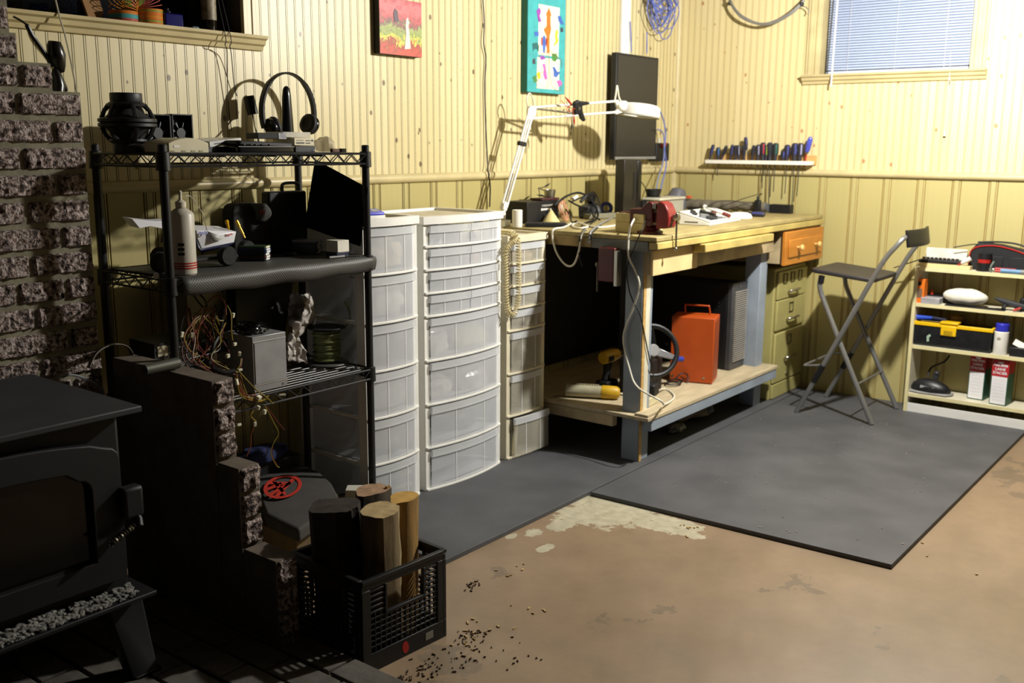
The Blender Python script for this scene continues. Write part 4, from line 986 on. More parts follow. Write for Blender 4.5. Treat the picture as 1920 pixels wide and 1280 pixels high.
for i in range(7):
    ph = rnd.uniform(0, 6); rx, ry = rnd.uniform(.022, .04), rnd.uniform(.03, .05)
    mb.tube([(x0+.034+rx*math.cos(t+ph), 2.475+ry*math.sin(t+ph), zt+.0045+.004*i*.6+.010*abs(math.sin(t*1.5+i))) for t in [2*PI*k/22 for k in range(22)]], .0035, 6, closed=True)
mb.build('loops', BLKG, T)
mb = MB(); mb.tube(spline([(x0+.05, 2.45, zt+.02), (x0+.07, 2.46, zt+.03), (x0+.085, 2.44, zt+.014), (x0+.06, 2.43, zt+.008)], 6), .004, 6); mb.build('loose_end', BLKG, T)
K = [at(440, 500, y=2.69), at(556, 500, y=2.66), at(521, 640, y=2.60), at(440, 640, y=2.60)]
T = thing('grey_box', 'tall dark grey box leaning behind the silver enclosure', 'box')
mb = MB()
for p in (K[2], K[3]): p.z = Z3+.001
va = [mb.v(p) for p in K]; vb = [mb.v(p+V((.0, .05, 0))) for p in K]; mb.f(va); mb.f(vb)
for i in range(4): mb.f([va[i], va[(i+1) % 4], vb[(i+1) % 4], vb[i]])
mb.build('case', mat('charcoal_metal', '2b2b29', .4, metal=.3), T, bevel=.003)
# white plastic bag: draped sheet
def bagf(u, v):
    px = 538+50*u+6*math.sin(v*7); py = 552+125*v
    p = at(px, py, y=2.585+.02*math.sin(u*6+v*5)+.015*math.sin(v*11+u*3)-.025*math.sin(PI*u)); p.z = max(p.z, Z3+.002); return p
mb = MB()
def bagw(u, v):
    w_ = .55+.45*abs(math.sin(v*PI*1.5+.3)); uu = .5+(u-.5)*w_*(1 if v < .5 else .75); p = bagf(min(1, max(0, uu-(.12 if v > .55 else 0))), v); n_ = mnoise.noise_vector(V((u*4, v*9, 2)))*.016+mnoise.noise_vector(V((u*11, v*22, 7)))*.006; p += n_; p.z = max(p.z, Z3+.002); return p
mb.grid(bagw, 24, 40); one(mb, 'plastic_bag', mat('white_bag', 'b6afa8', .45, alpha=.93), 'crumpled white plastic carrier bag on the lower shelf', 'bag', solid=.0008, smooth=50)
# green wire on a spool
T = thing('wire_spool', 'black spool wound with green wire on the lower shelf', 'spool')
c = at(616, 690, y=2.56); sx_ = c.x; sy_ = 2.565; R1 = .072
mb = MB(); mb.lathe([(0, Z3), (R1, Z3), (R1+.002, Z3+.002), (R1, Z3+.005), (0, Z3+.005)], (sx_, sy_, 0), 32); mb.build('bottom_flange', mat('flange_grey', '4a4944', .5), T)
zt = Z3+.128
mb = MB(); mb.lathe([(.012, zt-.005), (R1-.008, zt-.005), (R1-.006, zt-.002), (R1-.008, zt), (.012, zt)], (sx_, sy_, 0), 32); mb.build('top_flange', BLK, T)
mb = MB(); mb.lathe([(.0, Z3+.005), (.03, Z3+.005), (.03, zt-.005), (0, zt-.005)], (sx_, sy_, 0), 20); mb.build('core', BLK, T)
mb = MB(); n = 13; mb.tube([(sx_+(.042+.003*math.sin(t*.37))*math.cos(t), sy_+(.042+.003*math.sin(t*.37))*math.sin(t), Z3+.011+(zt-Z3-.024)*t/(2*PI*n)) for t in [2*PI*k/24 for k in range(24*n+1)]], .0052, 6); wv = mb.build('wire', mat('green_wire', '6a7048', .4), T)
a, b = at(656, 600, y=2.54), at(647, 566, y=2.54); mb = MB(); mb.tube(spline([a+V((-.012, .02, -.03)), a, at(655, 582, y=2.54), b], 6), .004, 6); mb.build('wire_end', mat('green_wire'), wv)
# power supplies and their wiring looms
PSU = mat('psu_steel', '3a3a38', .45, metal=.4, var=.1)
def psu(label, c, size, rz):
    T = thing('power_supply', label, 'power supply', 'computer power supplies on the lower shelf'); M = Matrix.Translation(c) @ Matrix.Rotation(R(rz), 4, 'Z')
    mb = MB(M); mb.box(-size[0]/2, size[0]/2, -size[1]/2, size[1]/2, 0, size[2]); mb.build('case', PSU, T, bevel=.002)
    mb = MB(M); y = -size[1]/2-.001
    for k in range(6): mb.tube([(.0+(.008+.006*k)*math.cos(t), y, size[2]*.5+(.008+.006*k)*math.sin(t)) for t in [2*PI*i/20 for i in range(20)]], .0012, 5, closed=True)
    mb.build('fan_grille', LGR, T)
    mb = MB(M); mb.box(-size[0]*.42, -size[0]*.2, y-.0012, y+.0008, size[2]*.55, size[2]*.9); mb.build('socket_plate', BEI, T)
    return T
psu('computer power supply at the far left of the lower shelf', (1.655, 2.60, Z3), (.14, .15, .085), 4)
psu('computer power supply standing on top of the left one', (1.66, 2.61, Z3+.087), (.14, .14, .085), -3)
psu('silver-grilled computer power supply beside the silver enclosure', (1.825, 2.60, Z3), (.12, .13, .15), -6)
x0, x1, z0, z1 = fr(356, 533, 427, 576, 2.70); T = thing('metal_plate', 'beige metal plate with screw holes behind the power supply wires', 'plate')
mb = MB(); mb.box(x0, x1, 2.715, 2.717, Z3+.001, z1); mb.build('sheet', mat('beige_steel', '8f865f', .5), T)
mb = MB()
for zz in (z1-.012, z1-.030): mb.cyl((x1-.010, 2.7148, zz), (x1-.010, 2.714, zz), .004)
mb.build('screw_holes', BLK, T)
WY = mat('wire_yellow', '7d6b22', .45); WR = mat('wire_red', '5e1c15', .45); WB = mat('wire_black', '131313', .45); WO = mat('wire_orange', '753c18', .45); CON = mat('connector_white', 'c9c6ad', .45)
LW = {'y': WY, 'r': WR, 'b': WB, 'o': WO}
def loom(label, wires, cons):
    T = thing('wiring_loom', label, 'wires', 'power supply wiring looms')
    for i, (k, pts, r) in enumerate(wires):
        mb = MB(); mb.tube(spline(pts, 7), r, 6); mb.build('wire', LW[k], T)
    for c, s, rx, rz in cons:
        mb = MB(); mb.obox(c, s, rz, rx); mb.build('connector', CON, T, bevel=.001)
q = lambda px, py, y: at(px, py, y=y)
rnd = random.Random(31)
ws = []
for i in range(16):
    k = 'ryobryyorbboyrbo'[i]; a = rnd.uniform(0, 1)
    ws.append((k, [(1.70+.12*rnd.random(), 2.52, Z3+.10+.06*rnd.random()), q(335+70*rnd.random(), 570+40*rnd.random(), 2.48), q(335+80*rnd.random(), 630+30*rnd.random(), 2.46), q(350+70*a, 672+18*rnd.random(), 2.43), q(380+70*rnd.random(), 695+10*rnd.random(), 2.40)], .0016))
loom('tangled dark red, orange and yellow wires spilling behind the front post', ws, [((*q(341, 627, 2.455),), (.010, .006, .016), .3, .2), ((*q(360, 628, 2.455),), (.008, .006, .014), .1, -.4)])
ws = [('b', [q(360, 548, 2.50), q(375, 552, 2.48), q(388, 570, 2.47), q(380, 575, 2.50), q(362, 552, 2.51)], .003), ('o', [q(385, 570, 2.49), q(405, 555, 2.47), q(420, 565, 2.46), q(424, 590, 2.46)], .0025),
      ('y', [q(424, 570, 2.45), q(433, 588, 2.43), q(434, 620, 2.42), q(436, 638, 2.42)], .0022), ('y', [q(406, 592, 2.45), q(410, 600, 2.44), q(420, 600, 2.44), q(423, 590, 2.44)], .002),
      ('y', [q(423, 605, 2.45), q(413, 625, 2.43), q(413, 640, 2.43)], .0018), ('r', [q(423, 605, 2.455), q(416, 630, 2.44), q(428, 655, 2.42), q(430, 662, 2.42)], .0018),
      ('y', [q(452, 672, 2.40), q(450, 685, 2.39), q(444, 692, 2.39)], .0018), ('r', [q(454, 672, 2.40), q(452, 686, 2.39), q(448, 694, 2.39)], .0018),
      ('b', [q(418, 580, 2.47), q(414, 620, 2.47), q(400, 650, 2.46), q(390, 690, 2.45)], .006), ('b', [q(400, 690, 2.41), q(420, 698, 2.39), q(440, 695, 2.38)], .008)]
loom('looping wires with white plugs at the left of the silver enclosure', ws, [((*q(437, 591, 2.43),), (.010, .007, .014), .2, .5), ((*q(440, 645, 2.41),), (.013, .007, .009), .2, .3), ((*q(427, 667, 2.41),), (.013, .008, .011), .1, .3), ((*q(449, 663, 2.40),), (.008, .007, .013), .4, -.3), ((*q(450, 693, 2.385),), (.013, .008, .006), .1, -.1), ((*q(444, 716, 2.37),), (.009, .007, .018), -.2, .3)])
ws = []
for i in range(12):
    k = 'yybrybyoyrby'[i]; ws.append((k, [q(440+15*rnd.random(), 700+10*rnd.random(), 2.385), q(450+15*rnd.random(), 735+12*rnd.random(), 2.375), q(465+25*rnd.random(), 742+14*rnd.random(), 2.370), q(478+28*rnd.random(), 735+15*rnd.random(), 2.378)], .0019))
ws += [('y', [q(447, 695, 2.38), q(480, 730, 2.37), q(500, 745, 2.372), q(512, 757, 2.372)], .002), ('y', [q(497, 760, 2.37), q(512, 790, 2.37), q(522, 812, 2.37), q(513, 830, 2.37), q(508, 850, 2.37), q(518, 872, 2.37), q(524, 876, 2.37)], .0016), ('r', [q(500, 762, 2.372), q(520, 790, 2.372), q(533, 806, 2.372)], .0016), ('r', [q(512, 838, 2.372), q(511, 855, 2.372), q(522, 876, 2.372)], .0013), ('b', [q(500, 765, 2.375), q(505, 800, 2.375), q(518, 815, 2.375)], .0014),
       ('o', [q(478, 795, 2.37), q(471, 815, 2.372), q(470, 835, 2.372), q(462, 856, 2.372)], .0016), ('y', [q(474, 770, 2.372), q(470, 780, 2.372), q(480, 790, 2.372)], .0025)]
loom('yellow and red wires dangling over the front of the lower shelf', ws, [((*q(478, 795, 2.366),), (.008, .007, .013), .2, -.2), ((*q(496, 772, 2.368),), (.010, .008, .014), .2, .3), ((*q(448, 796, 2.37),), (.014, .007, .007), 0, 0), ((*q(484, 764, 2.368),), (.008, .010, .012), .4, .3), ((*q(529, 740, 2.376),), (.02, .006, .006), 0, -.5), ((*q(485, 745, 2.364),), (.016, .012, .010), .5, .3)])

# shelving and load scaled about the camera, a hand's breadth off the wall
SHK = 1.0917
cam_scale([o for o in bpy.data.objects if o not in _before]+[o for o in bpy.data.objects if o.parent == WS or (o.parent and o.parent.parent == WS)], SHK, (1.93, 2.57, 1.37), (2.107, 2.8057, 1.3672))
# -- on the floor below
fz = .0
T = thing('board_bag', 'grey padded bag with a red round emblem on the floor under the shelving', 'bag')
BG = mat('bag_grey', '3d3b39', .85, bump=.3, bs=160, var=.1)
zt = .17
P2 = [at(px, py, z=zt) for px, py in ((470, 885), (520, 872), (575, 872), (600, 885), (622, 905), (640, 940), (560, 992), (500, 965))]
cx, cy2 = sum(p.x for p in P2)/8, sum(p.y for p in P2)/8
def inplane(px, py, dz=.0): p = at(px, py, z=zt+dz); return p
mb = MB(); n = len(P2); top = [mb.v(p) for p in P2]; bot = [mb.v((p.x, p.y, zt-.05)) for p in P2]; cen = mb.v((cx, cy2, zt+.012)); mb.f(bot)
for i in range(n): j = (i+1) % n; mb.f([top[i], top[j], cen]); mb.f([top[i], top[j], bot[j], bot[i]])
mb.build('body', BG, T, bevel=.012, segs=3, smooth=60)
mb = MB(); ez = .0135
el_ = lambda t, k: inplane(530+(33*math.cos(t)-8*math.sin(t))*k, 912+21*math.sin(t)*k, ez)
ro = [mb.v(el_(2*PI*i/40, 1.06)) for i in range(40)]; ri = [mb.v(el_(2*PI*i/40, .86)) for i in range(40)]
for i in range(40): mb.f([ro[i], ro[(i+1) % 40], ri[(i+1) % 40], ri[i]])
for (xa, ya), (xb, yb) in (((500, 905), (545, 906)), ((545, 904), (505, 928)), ((513, 902), (535, 926)), ((518, 930), (550, 898)), ((498, 918), (528, 906))):
    l_ = math.hypot(xb-xa, yb-ya); nx_, ny_ = -(yb-ya)/l_*3.4, (xb-xa)/l_*2.4
    mb.f([mb.v(inplane(xa+nx_, ya+ny_, ez+.0004)), mb.v(inplane(xa-nx_, ya-ny_, ez+.0004)), mb.v(inplane(xb-nx_, yb-ny_, ez+.0004)), mb.v(inplane(xb+nx_, yb+ny_, ez+.0004))])
mb.build('emblem', mat('emblem_red', 'b03226', .6), T, smooth=0, solid=.0006)
Tb = thing('cardboard_box', 'low brown box on the floor holding up the grey padded bag', 'box')
mb = MB(); mb.box(min(p.x for p in P2)+.03, max(p.x for p in P2)-.05, min(p.y for p in P2)+.05, max(p.y for p in P2)-.02, fz, zt-.0515); mb.build('carton', mat('kraft', '6b5a3c', .8), Tb, bevel=.003)
# ------------------------------------------------------------------ on and round the workbench
ZB = 1.0208; ZL = .2245
WLQ = mat('white_lacquer', 'e3e1d8', .35, var=.03); CHR = mat('chrome', 'c9c9c9', .15, metal=1)
def ob(px, py, z=ZB): return at(px, py, z=z)
def tubes(T, name, pts, r, m, n=8, seg=7): return MB().tube(spline(pts, seg), r, n).build(name, m, T)
# magnifier lamp
T = thing('magnifier_lamp', 'white articulated magnifier lamp clamped to the back left corner of the workbench', 'lamp')
bx, by = 3.714, 2.945
mb = MB(); mb.box(bx-.025, bx+.020, by-.03, by+.03, 1.0209, 1.050); mb.box(bx-.026, bx-.0225, by-.02, by+.02, .975, 1.0209); mb.build('clamp', WLQ, T, bevel=.003)
mb = MB(); mb.cyl((bx, by, 1.0505), (bx, by, 1.10), .011, n=14); mb.obox((bx+.005, by, 1.115), (.03, .024, .04), ry=R(20)); mb.build('pivot', WLQ, T, bevel=.003)
el = V((3.90, 2.93, 1.565)); ba = V((bx+.006, by, 1.128))
off = V((.016, -.002, -.006))
for o1, o2 in ((V((-.012, 0, 0)), V((-.015, 0, -.015))), (V((.020, 0, -.020)), V((.013, 0, -.035)))):
    mb = MB(); a, b = ba+o1, el+o2; mb.tube([a, b], .0055, 8); mb.build('lower_arm', WLQ, T)
mb = MB(); a, b = ba+V((.004, .002, -.01)), el+V((0, .002, -.03)); mb.tube([a, a.lerp(b, .35)], .006, 8); mb.build('spring', mat('spring_steel', '8b8474', .4, metal=.7), T)
mb = MB(); mb.tube([a.lerp(b, .36), b], .0035, 8); mb.build('spring_rod', WLQ, T)
m_ = ba.lerp(el, .66); mb = MB(); mb.obox(m_+V((.002, 0, -.012)), (.052, .020, .020), ry=R(8)); mb.build('cable_clip', BLK, T, bevel=.003)
hd = V((4.395, 2.762, 1.612))          # front end of the upper arm
mb = MB(); u_ = (hd-el).normalized(); M = frame(el, u_, (0, -.2, 1)); mb.prism([(-.018, -.040), (.012, -.050), (.030, -.018), (.030, .014), (-.006, .018), (-.020, .004)], -.008, .008, M); mb.build('elbow', WLQ, T, bevel=.002)
for o1, o2 in ((V((.022, 0, .010)), V((-.004, 0, .006))), (V((.010, 0, -.042)), V((-.004, 0, -.048)))):
    mb = MB(); mb.tube([el+o1, hd+o2], .0058, 8); mb.build('upper_arm', WLQ, T)
mb = MB(); mb.tube([el+V((.026, 0, .006)), (el+V((.010, 0, -.042))).lerp(hd+V((0, 0, -.048)), .62)], .005, 8); mb.build('spring', mat('spring_steel'), T)
mb = MB(); M = frame(hd, u_, (0, 0, 1)); mb.prism([(-.012, .012), (.012, .012), (.016, -.008), (.055, -.040), (.062, -.052), (.03, -.052), (-.008, -.058), (-.014, -.046), (.008, -.030)], -.007, .007, M); mb.build('knuckle', WLQ, T, bevel=.002)
tubes(T, 'cable', [el+V((-.015, .004, .012)), el+V((-.024, .006, .045)), el+V((-.006, .004, .075)), el+V((.018, .002, .055)), el+V((.03, 0, .015))], .0035, mat('cable_cream', 'cfc9b4', .4))
hc = V((4.535, 2.712, 1.573))
tubes(T, 'cable', [hd+V((-.012, 0, .012)), hd+V((-.004, 0, .045)), hd+V((.004, 0, .082)), hd+V((.014, 0, .06)), hd+V((.03, 0, .02)), hd+V((.06, -.01, -.012))], .0045, mat('cable_cream'))
tl = V((.10, -.05, 1)).normalized()
mb = MB(); Rr = .108
mb.lathe([(Rr-.022, -.022), (Rr, -.024), (Rr+.002, -.020), (Rr, .020), (Rr-.012, .030), (Rr-.030, .034), (Rr-.034, .030), (Rr-.026, .012)], hc, 36, tl, cap=False); hs = mb.build('head_shell', WLQ, T)
mb = MB(); mb.lathe([(0, -.012), (Rr-.045, -.010), (Rr-.038, -.004), (0, .0)], hc, 32, tl); mb.build('lens', mat('lens_glass', 'e6ecec', .08, alpha=.5), T)
mb = MB(); mb.lathe([(Rr-.042, -.018), (Rr-.025, -.018), (Rr-.025, -.006), (Rr-.042, -.006), (Rr-.042, -.018)], hc, 32, tl, cap=False); mb.build('ring_tube', mat('tube_white', 'd8d8d2', .4), T)
mb = MB(); mb.lathe([(Rr-.001, -.030), (Rr+.0025, -.030), (Rr+.0025, -.0245), (Rr-.001, -.0245), (Rr-.001, -.030)], hc, 36, tl, cap=False); mb.build('bezel', mat('smoke_bezel', '8d8c80', .3), T)
mb = MB(); nk = V((-.100, .034, .022)); mb.sph(hc+nk, .034, (1.25, .9, .85), 14, 8); mb.cyl(hc+nk+V((-.02, .006, .0)), hd+u_*.055+V((0, 0, -.046)), .009, n=10); mb.build('neck', WLQ, hs)
# black spring clamp and croc leads on the upper arm
T = thing('spring_clamp', 'black plastic spring clamp gripping the upper arm of the magnifier lamp', 'clamp')
c = (el+V((.012, 0, -.02))).lerp(hd+V((0, 0, -.02)), .50)+V((0, -.016, .006)); M = frame(c, u_, (0, -.3, 1))
mb = MB(M); mb.prism([(-.032, .034), (-.006, .044), (.014, .036), (.062, .030), (.064, .020), (.02, .014), (.026, -.010), (.052, -.058), (.040, -.066), (.022, -.052), (.008, -.022), (-.014, -.026), (-.026, -.004)], -.010, .010); mb.build('jaws', BLK, T, bevel=.004)
mb = MB(M); mb.cyl((.0, .005, .0104), (.0, .005, .014), .008); mb.build('pin', STL, T)
T = thing('clip_leads', 'red and black crocodile clip leads dangling from the lamp arm', 'leads')
q = lambda px, py: at(px, py, y=c.y-.012)
tubes(T, 'black_wire', [q(1062, 190), q(1066, 200), q(1073, 205), q(1072, 232)], .0016, BLK, 6)
tubes(T, 'red_wire', [q(1052, 188), q(1063, 200), q(1072, 203), q(1076, 218)], .0016, REDM, 6)
mb = MB(); mb.tube([q(1072, 232), q(1071.5, 238), q(1071, 245)], [.003, .0048, .001], 8); mb.build('black_clip', BLK, T)
mb = MB(); mb.tube([q(1076, 218), q(1076.5, 226), q(1077, 234)], [.003, .0055, .002], 8); mb.build('red_clip', REDM, T)
mb = MB(); mb.tube([q(1060, 182), q(1066, 189), q(1071, 195)], [.002, .006, .004], 8); mb.build('red_clip', REDM, T)
tubes(T, 'red_wire', [q(1071, 195), q(1062, 205), q(1068, 209), q(1078, 203)], .0016, REDM, 6)
# white roll
mb = MB(); mb.lathe([(0, ZB), (.0235, ZB), (.0240, ZB+.002), (.0240, ZB+.078), (.022, ZB+.080), (.012, ZB+.080), (.012, ZB+.074), (0, ZB+.074)], (3.722, 2.868, 0), 28); one(mb, 'paper_roll', WHT, 'short white roll standing upright at the back left corner of the workbench', 'roll')
# bench power supply with things on top
x0, x1 = 3.90, 4.17; yb = 2.945
T = thing('bench_power_supply', 'black metal bench power supply with white lettering at the back of the workbench', 'power supply')
mb = MB(); mb.box(x0, x1, yb, 3.085, ZB+.006, ZB+.105); mb.build('case', BLK, T, bevel=.003)
for xx in (x0+.02, x1-.03):
    mb = MB(); mb.cyl((xx, yb+.03, ZB), (xx, yb+.03, ZB+.006), .009); mb.build('foot', BLKP, T)
mt = frame((x1-.100, yb-.0008, ZB+.082), (1, 0, 0), (0, 0, 1)); mb = MB(); mb.text('® QUICK-START', mt, .013, .0003); mb.obox(mt @ V((-.006, -.018, 0)), (.075, .0006, .009)); mb.obox(mt @ V((-.05, -.018, 0)), (.010, .0006, .012)); mb.build('lettering', WHT, T)
for xx in (x1-.10, x1-.06):
    mb = MB(); mb.lathe([(0, 0), (.007, 0), (.006, .016), (0, .016)], (xx, yb, ZB+.045), 12, (0, -1, 0)); mb.build('terminal', BLKP, T)
T = thing('helping_hands', 'small soldering stand with crocodile clip arms on the black power supply', 'soldering stand')
zp = ZB+.1055; c = V((4.06, 2.98, zp))
mb = MB(); mb.box(c.x-.03, c.x+.12, c.y-.03, c.y+.04, zp, zp+.012); mb.build('base', mat('maroon_base', '3f1f22', .5), T, bevel=.003)
mb = MB(); mb.lathe([(.020, 0), (.026, .001), (.030, .040), (.027, .040), (.018, .004), (0, .004)], (c.x+.075, c.y, zp+.0122), 20); mb.build('cup', STL, T)
tubes(T, 'arm', [(c.x-.01, c.y, zp+.012), (c.x-.015, c.y, zp+.05), (c.x-.02, c.y, zp+.062), (c.x+.03, c.y, zp+.048)], .0028, STL, 6)
tubes(T, 'arm', [(c.x-.02, c.y, zp+.062), (c.x+.01, c.y-.01, zp+.066), (c.x+.045, c.y-.01, zp+.078)], .0028, STL, 6)
mb = MB(); mb.tube([(c.x+.02, c.y-.01, zp+.068), (c.x+.04, c.y-.01, zp+.075), (c.x+.065, c.y-.01, zp+.084)], [.004, .005, .001], 8); mb.build('clip', BLK, T)
mb = MB(); mb.tube([(c.x-.05, c.y-.01, zp+.030), (c.x-.01, c.y-.01, zp+.026), (c.x+.02, c.y-.01, zp+.020)], [.001, .005, .003], 8); mb.build('clip', BLK, T)
# keyboard, cone, wire coil
a = ob(1052, 428); T = thing('keyboard', 'black keyboard end-on at the left edge of the workbench top', 'keyboard')
M = Matrix.Translation((3.83, 2.78, ZB)) @ Matrix.Rotation(R(-50), 4, 'Z'); mb = MB(M); mb.prism(rrect(.20, .09, .012), 0, .016); mb.build('case', BLK, T, bevel=.003)
mb = MB(M)
for i in range(14):
    for j in range(5): mb.box(-.092+i*.0132, -.092+i*.0132+.011, -.038+j*.0155, -.038+j*.0155+.013, .0162, .019)
mb.build('keys', DGR, T)
p = ob(1027, 417); mb = MB(); mb.lathe([(.044, 0), (.045, .003), (.005, .062), (0, .065)], (p.x, p.y-.02, ZB), 28); one(mb, 'paper_cone', mat('cone_cream', 'd5c68a', .5), 'cream cardboard cone standing in front of the black power supply', 'cone')
p = ob(1046, 414); T = thing('wire_coil', 'hank of copper-coloured speaker wire leaning on the black power supply', 'wire')
mb = MB(); rnd = random.Random(4); CU = mat('copper_wire', 'b98a68', .35)
for i in range(7):
    a_ = rnd.uniform(-.3, .3); w_ = rnd.uniform(.022, .034); h_ = rnd.uniform(.045, .058)
    mb.tube([V((p.x+w_*math.cos(t)*math.cos(a_)+.004*i-.01, p.y-.035+w_*math.cos(t)*math.sin(a_)+.015*math.sin(t), ZB+.004+h_+h_*math.sin(t))) for t in [2*PI*k/24 for k in range(24)]], .0028, 6, closed=True)
mb.build('loops', CU, T)
tubes(T, 'loose_end', [(p.x-.03, p.y-.04, ZB+.04), (p.x-.06, p.y-.045, ZB+.07), (p.x-.03, p.y-.04, ZB+.10)], .0028, CU, 6)
# adapters, strip, dark cables
q = lambda px, py, y=2.90: at(px, py, y=y)
T = thing('desktop_charger', 'grey rounded adapter standing by the coil of copper wire', 'adapter'); p = ob(1062, 405)
mb = MB(Matrix.Translation((p.x, 2.93, ZB+.034)) @ Matrix.Rotation(R(20), 4, 'Y')); mb.sph((0, 0, 0), .034, (.8, 1.1, 1.0)); mb.build('body', mat('adapter_grey', '4f4f52', .4), T)
T = thing('network_adapter', 'dark box adapter half buried in cables at the back of the workbench', 'adapter'); p = ob(1086, 404)
mb = MB(); mb.obox((4.43, 2.94, ZB+.045), (.13, .06, .055), rz=.2, ry=-.15); mb.obox((4.43, 2.94, ZB+.008), (.10, .05, .016)); mb.build('case', DGR, T, bevel=.004)
mb = MB(); mb.obox((4.452, 2.938, ZB+.098), (.035, .03, .04), ry=.5); mb.build('plug', BLK, T, bevel=.003)
mb = MB(Matrix.Translation((4.55, 2.84, ZB)) @ Matrix.Rotation(R(-20), 4, 'Z')); mb.box(-.20, .20, -.028, .028, 0, .028)
T = thing('power_strip', 'dusty grey power strip lying across the back of the workbench', 'power strip'); mb.build('case', mat('dusty_grey', '77735f', .6), T, bevel=.005)
mb = MB(Matrix.Translation((4.55, 2.84, ZB)) @ Matrix.Rotation(R(-20), 4, 'Z'))
for i in range(5): mb.box(-.16+.07*i, -.13+.07*i, -.014, .014, .0282, .0288)
mb.build('sockets', BLK, T)
T = thing('cable_bundle', 'arching black cables rising and falling behind the cream box', 'cables')
for pts, r in (([q(1040, 385), q(1058, 370), q(1078, 362, 2.92), q(1092, 363), q(1108, 374), q(1120, 395, 2.86), q(1118, 410, 2.80), q(1095, 420, 2.70), q(1087, 437, 2.60)], .006), ([q(1072, 378), q(1095, 368), q(1112, 360), q(1122, 374), q(1128, 400, 2.86)], .004), ([q(1090, 380), q(1105, 364), q(1116, 368), q(1112, 385), q(1104, 392)], .004),
               ([q(1066, 376), q(1085, 386), q(1105, 392), q(1113, 405, 2.84), q(1125, 412, 2.78)], .0045), ([q(1060, 392, 2.88), q(1068, 402, 2.84), q(1072, 416, 2.74), q(1082, 414, 2.7)], .004)):
    tubes(T, 'cable', pts, r, BLK, 6)
mb = MB(); a, b = q(1074, 373, 2.912), q(1082, 368, 2.912); mb.tube([a, b], .009, 8); mb.build('white_tag', WHT, T)
mb = MB(); mb.tube([q(1088, 378), q(1095, 371), q(1099, 366)], [.006, .012, .008], 8); mb.build('moulded_plug', DGR, T)
T = thing('tape_roll', 'small blue roll of tape behind the standing black router', 'tape')
p = q(1143, 388, 2.98); mb = MB(); mb.lathe([(.018, -.008), (.036, -.008), (.036, .008), (.018, .008), (.018, -.008)], (p.x, 3.00, ZB+.037), 24, (1, .3, 0), cap=False); mb.build('roll', BLU, T)
# white cable over the bench end
WC = mat('cable_white', 'dad6c6', .4, var=.04); GC = mat('cable_grey', '77787c', .4)
q = lambda px, py, x=3.68: at(px, py, x=x)
T = thing('white_cable', 'white cable looped on the bench top and drooping off its left end', 'cable')
tubes(T, 'cable', [ob(1205, 415, ZB+.004), ob(1165, 421, ZB+.004), ob(1120, 426, ZB+.004), ob(1085, 418, ZB+.004), ob(1073, 423, ZB+.004), ob(1085, 428, ZB+.004), ob(1102, 424, ZB+.010), ob(1078, 417, ZB+.010), ob(1057, 426, ZB+.005), q(1038, 430), q(1036, 445), q(1043, 472), q(1056, 492), q(1068, 499), q(1078, 492), q(1086, 468), q(1090, 440), q(1100, 430, 3.69)], .0046, WC, 8, 8)
T = thing('grey_cables', 'thin grey and black cables hanging over the left end of the workbench', 'cables')
tubes(T, 'grey_cable', [ob(1148, 408, ZB+.015), ob(1125, 420, ZB+.012), ob(1110, 432, ZB+.006), q(1106, 440), q(1104, 458)], .0045, GC, 6)
tubes(T, 'black_cable', [ob(1118, 412, ZB+.004), ob(1103, 423, ZB+.004), q(1090, 437), q(1086, 455), q(1085, 470), q(1089, 490), q(1092, 500)], .0035, BLK, 6)
tubes(T, 'black_cable', [ob(1128, 420, ZB+.004), q(1110, 438), q(1108, 448)], .0035, BLK, 6)
# standing router
T = thing('router', 'tall flat black router standing upright in front of the wall monitor', 'router')
a, b = at(1152, 398, y=2.86), at(1181, 398, y=2.86); hz = at(1165, 298, y=2.86).z
M = frame(((a.x+b.x)/2, 2.86, ZB), (1, .10, 0), (0, 0, 1)); w_ = b.x-a.x; H = hz-ZB
mb = MB(M); mb.box(-w_/2, w_/2, .012, H, -.001, .045); mb.build('case', mat('router_black', '211e19', .25), T, bevel=.004)
mb = MB(M); mb.box(w_/2, w_/2+.052, .008, H-.004, -.09, .050); mb.build('back_shell', BLKG, T, bevel=.008)
mb = MB(M); mb.box(-w_/2, w_/2+.05, 0, .0118, -.03, .06); mb.build('foot', BLK, T, bevel=.002)
mb = MB(M)
for z in (.82, .25):
    for x in (-.14, .20): mb.cyl((x*w_*1.2, H*z-.008, -.0016), (x*w_*1.2, H*z-.008, .001), .0055, n=10)
mb.build('mount_holes', BLK, T)
mb = MB(M); mb.box(w_*.22, w_*.44, H*.30, H*.78, .0452, .047); mb.box(w_*.22, w_*.46, .03, H*.72, -.0022, -.0012); mb.build('port_panel', BLK, T)
mb = MB(M); rnd = random.Random(8)
for i in range(8): mb.box(-.012+rnd.uniform(-.006, .006), .004+rnd.uniform(-.004, .004), H*(.36+i*.042), H*(.36+i*.042)+.006, -.0016, -.0010)
mb.build('worn_print', BEI, T)
tubes(thing('router_cable', 'thin black cable running from the router down to the jar', 'cable'), 'cable', [at(1195, 332, y=2.92), at(1210, 352, y=2.93), at(1213, 368, y=2.92), at(1214, 385, y=2.90)], .003, BLK, 6)
# cream box
T = thing('cream_box', 'plain cream plastic project box on the bench behind the red vise', 'box')
a, b = ob(1153, 434), ob(1206, 439); d = (b-a); d.z = 0; M = frame(a, d, V((0, 0, 1)).cross(-d))
h = at(1152, 398, x=a.x).z-ZB; L_ = d.length; M = frame(a, d, (-d.y, d.x, 0))
mb = MB(M); mb.box(0, L_, 0, .13, 0, h*.53); mb.build('base', mat('cream_case', 'c4b682', .5), T, bevel=.003)
mb = MB(M); mb.box(0, L_, 0, .13, h*.535, h); mb.build('cover', mat('cream_case'), T, bevel=.003)
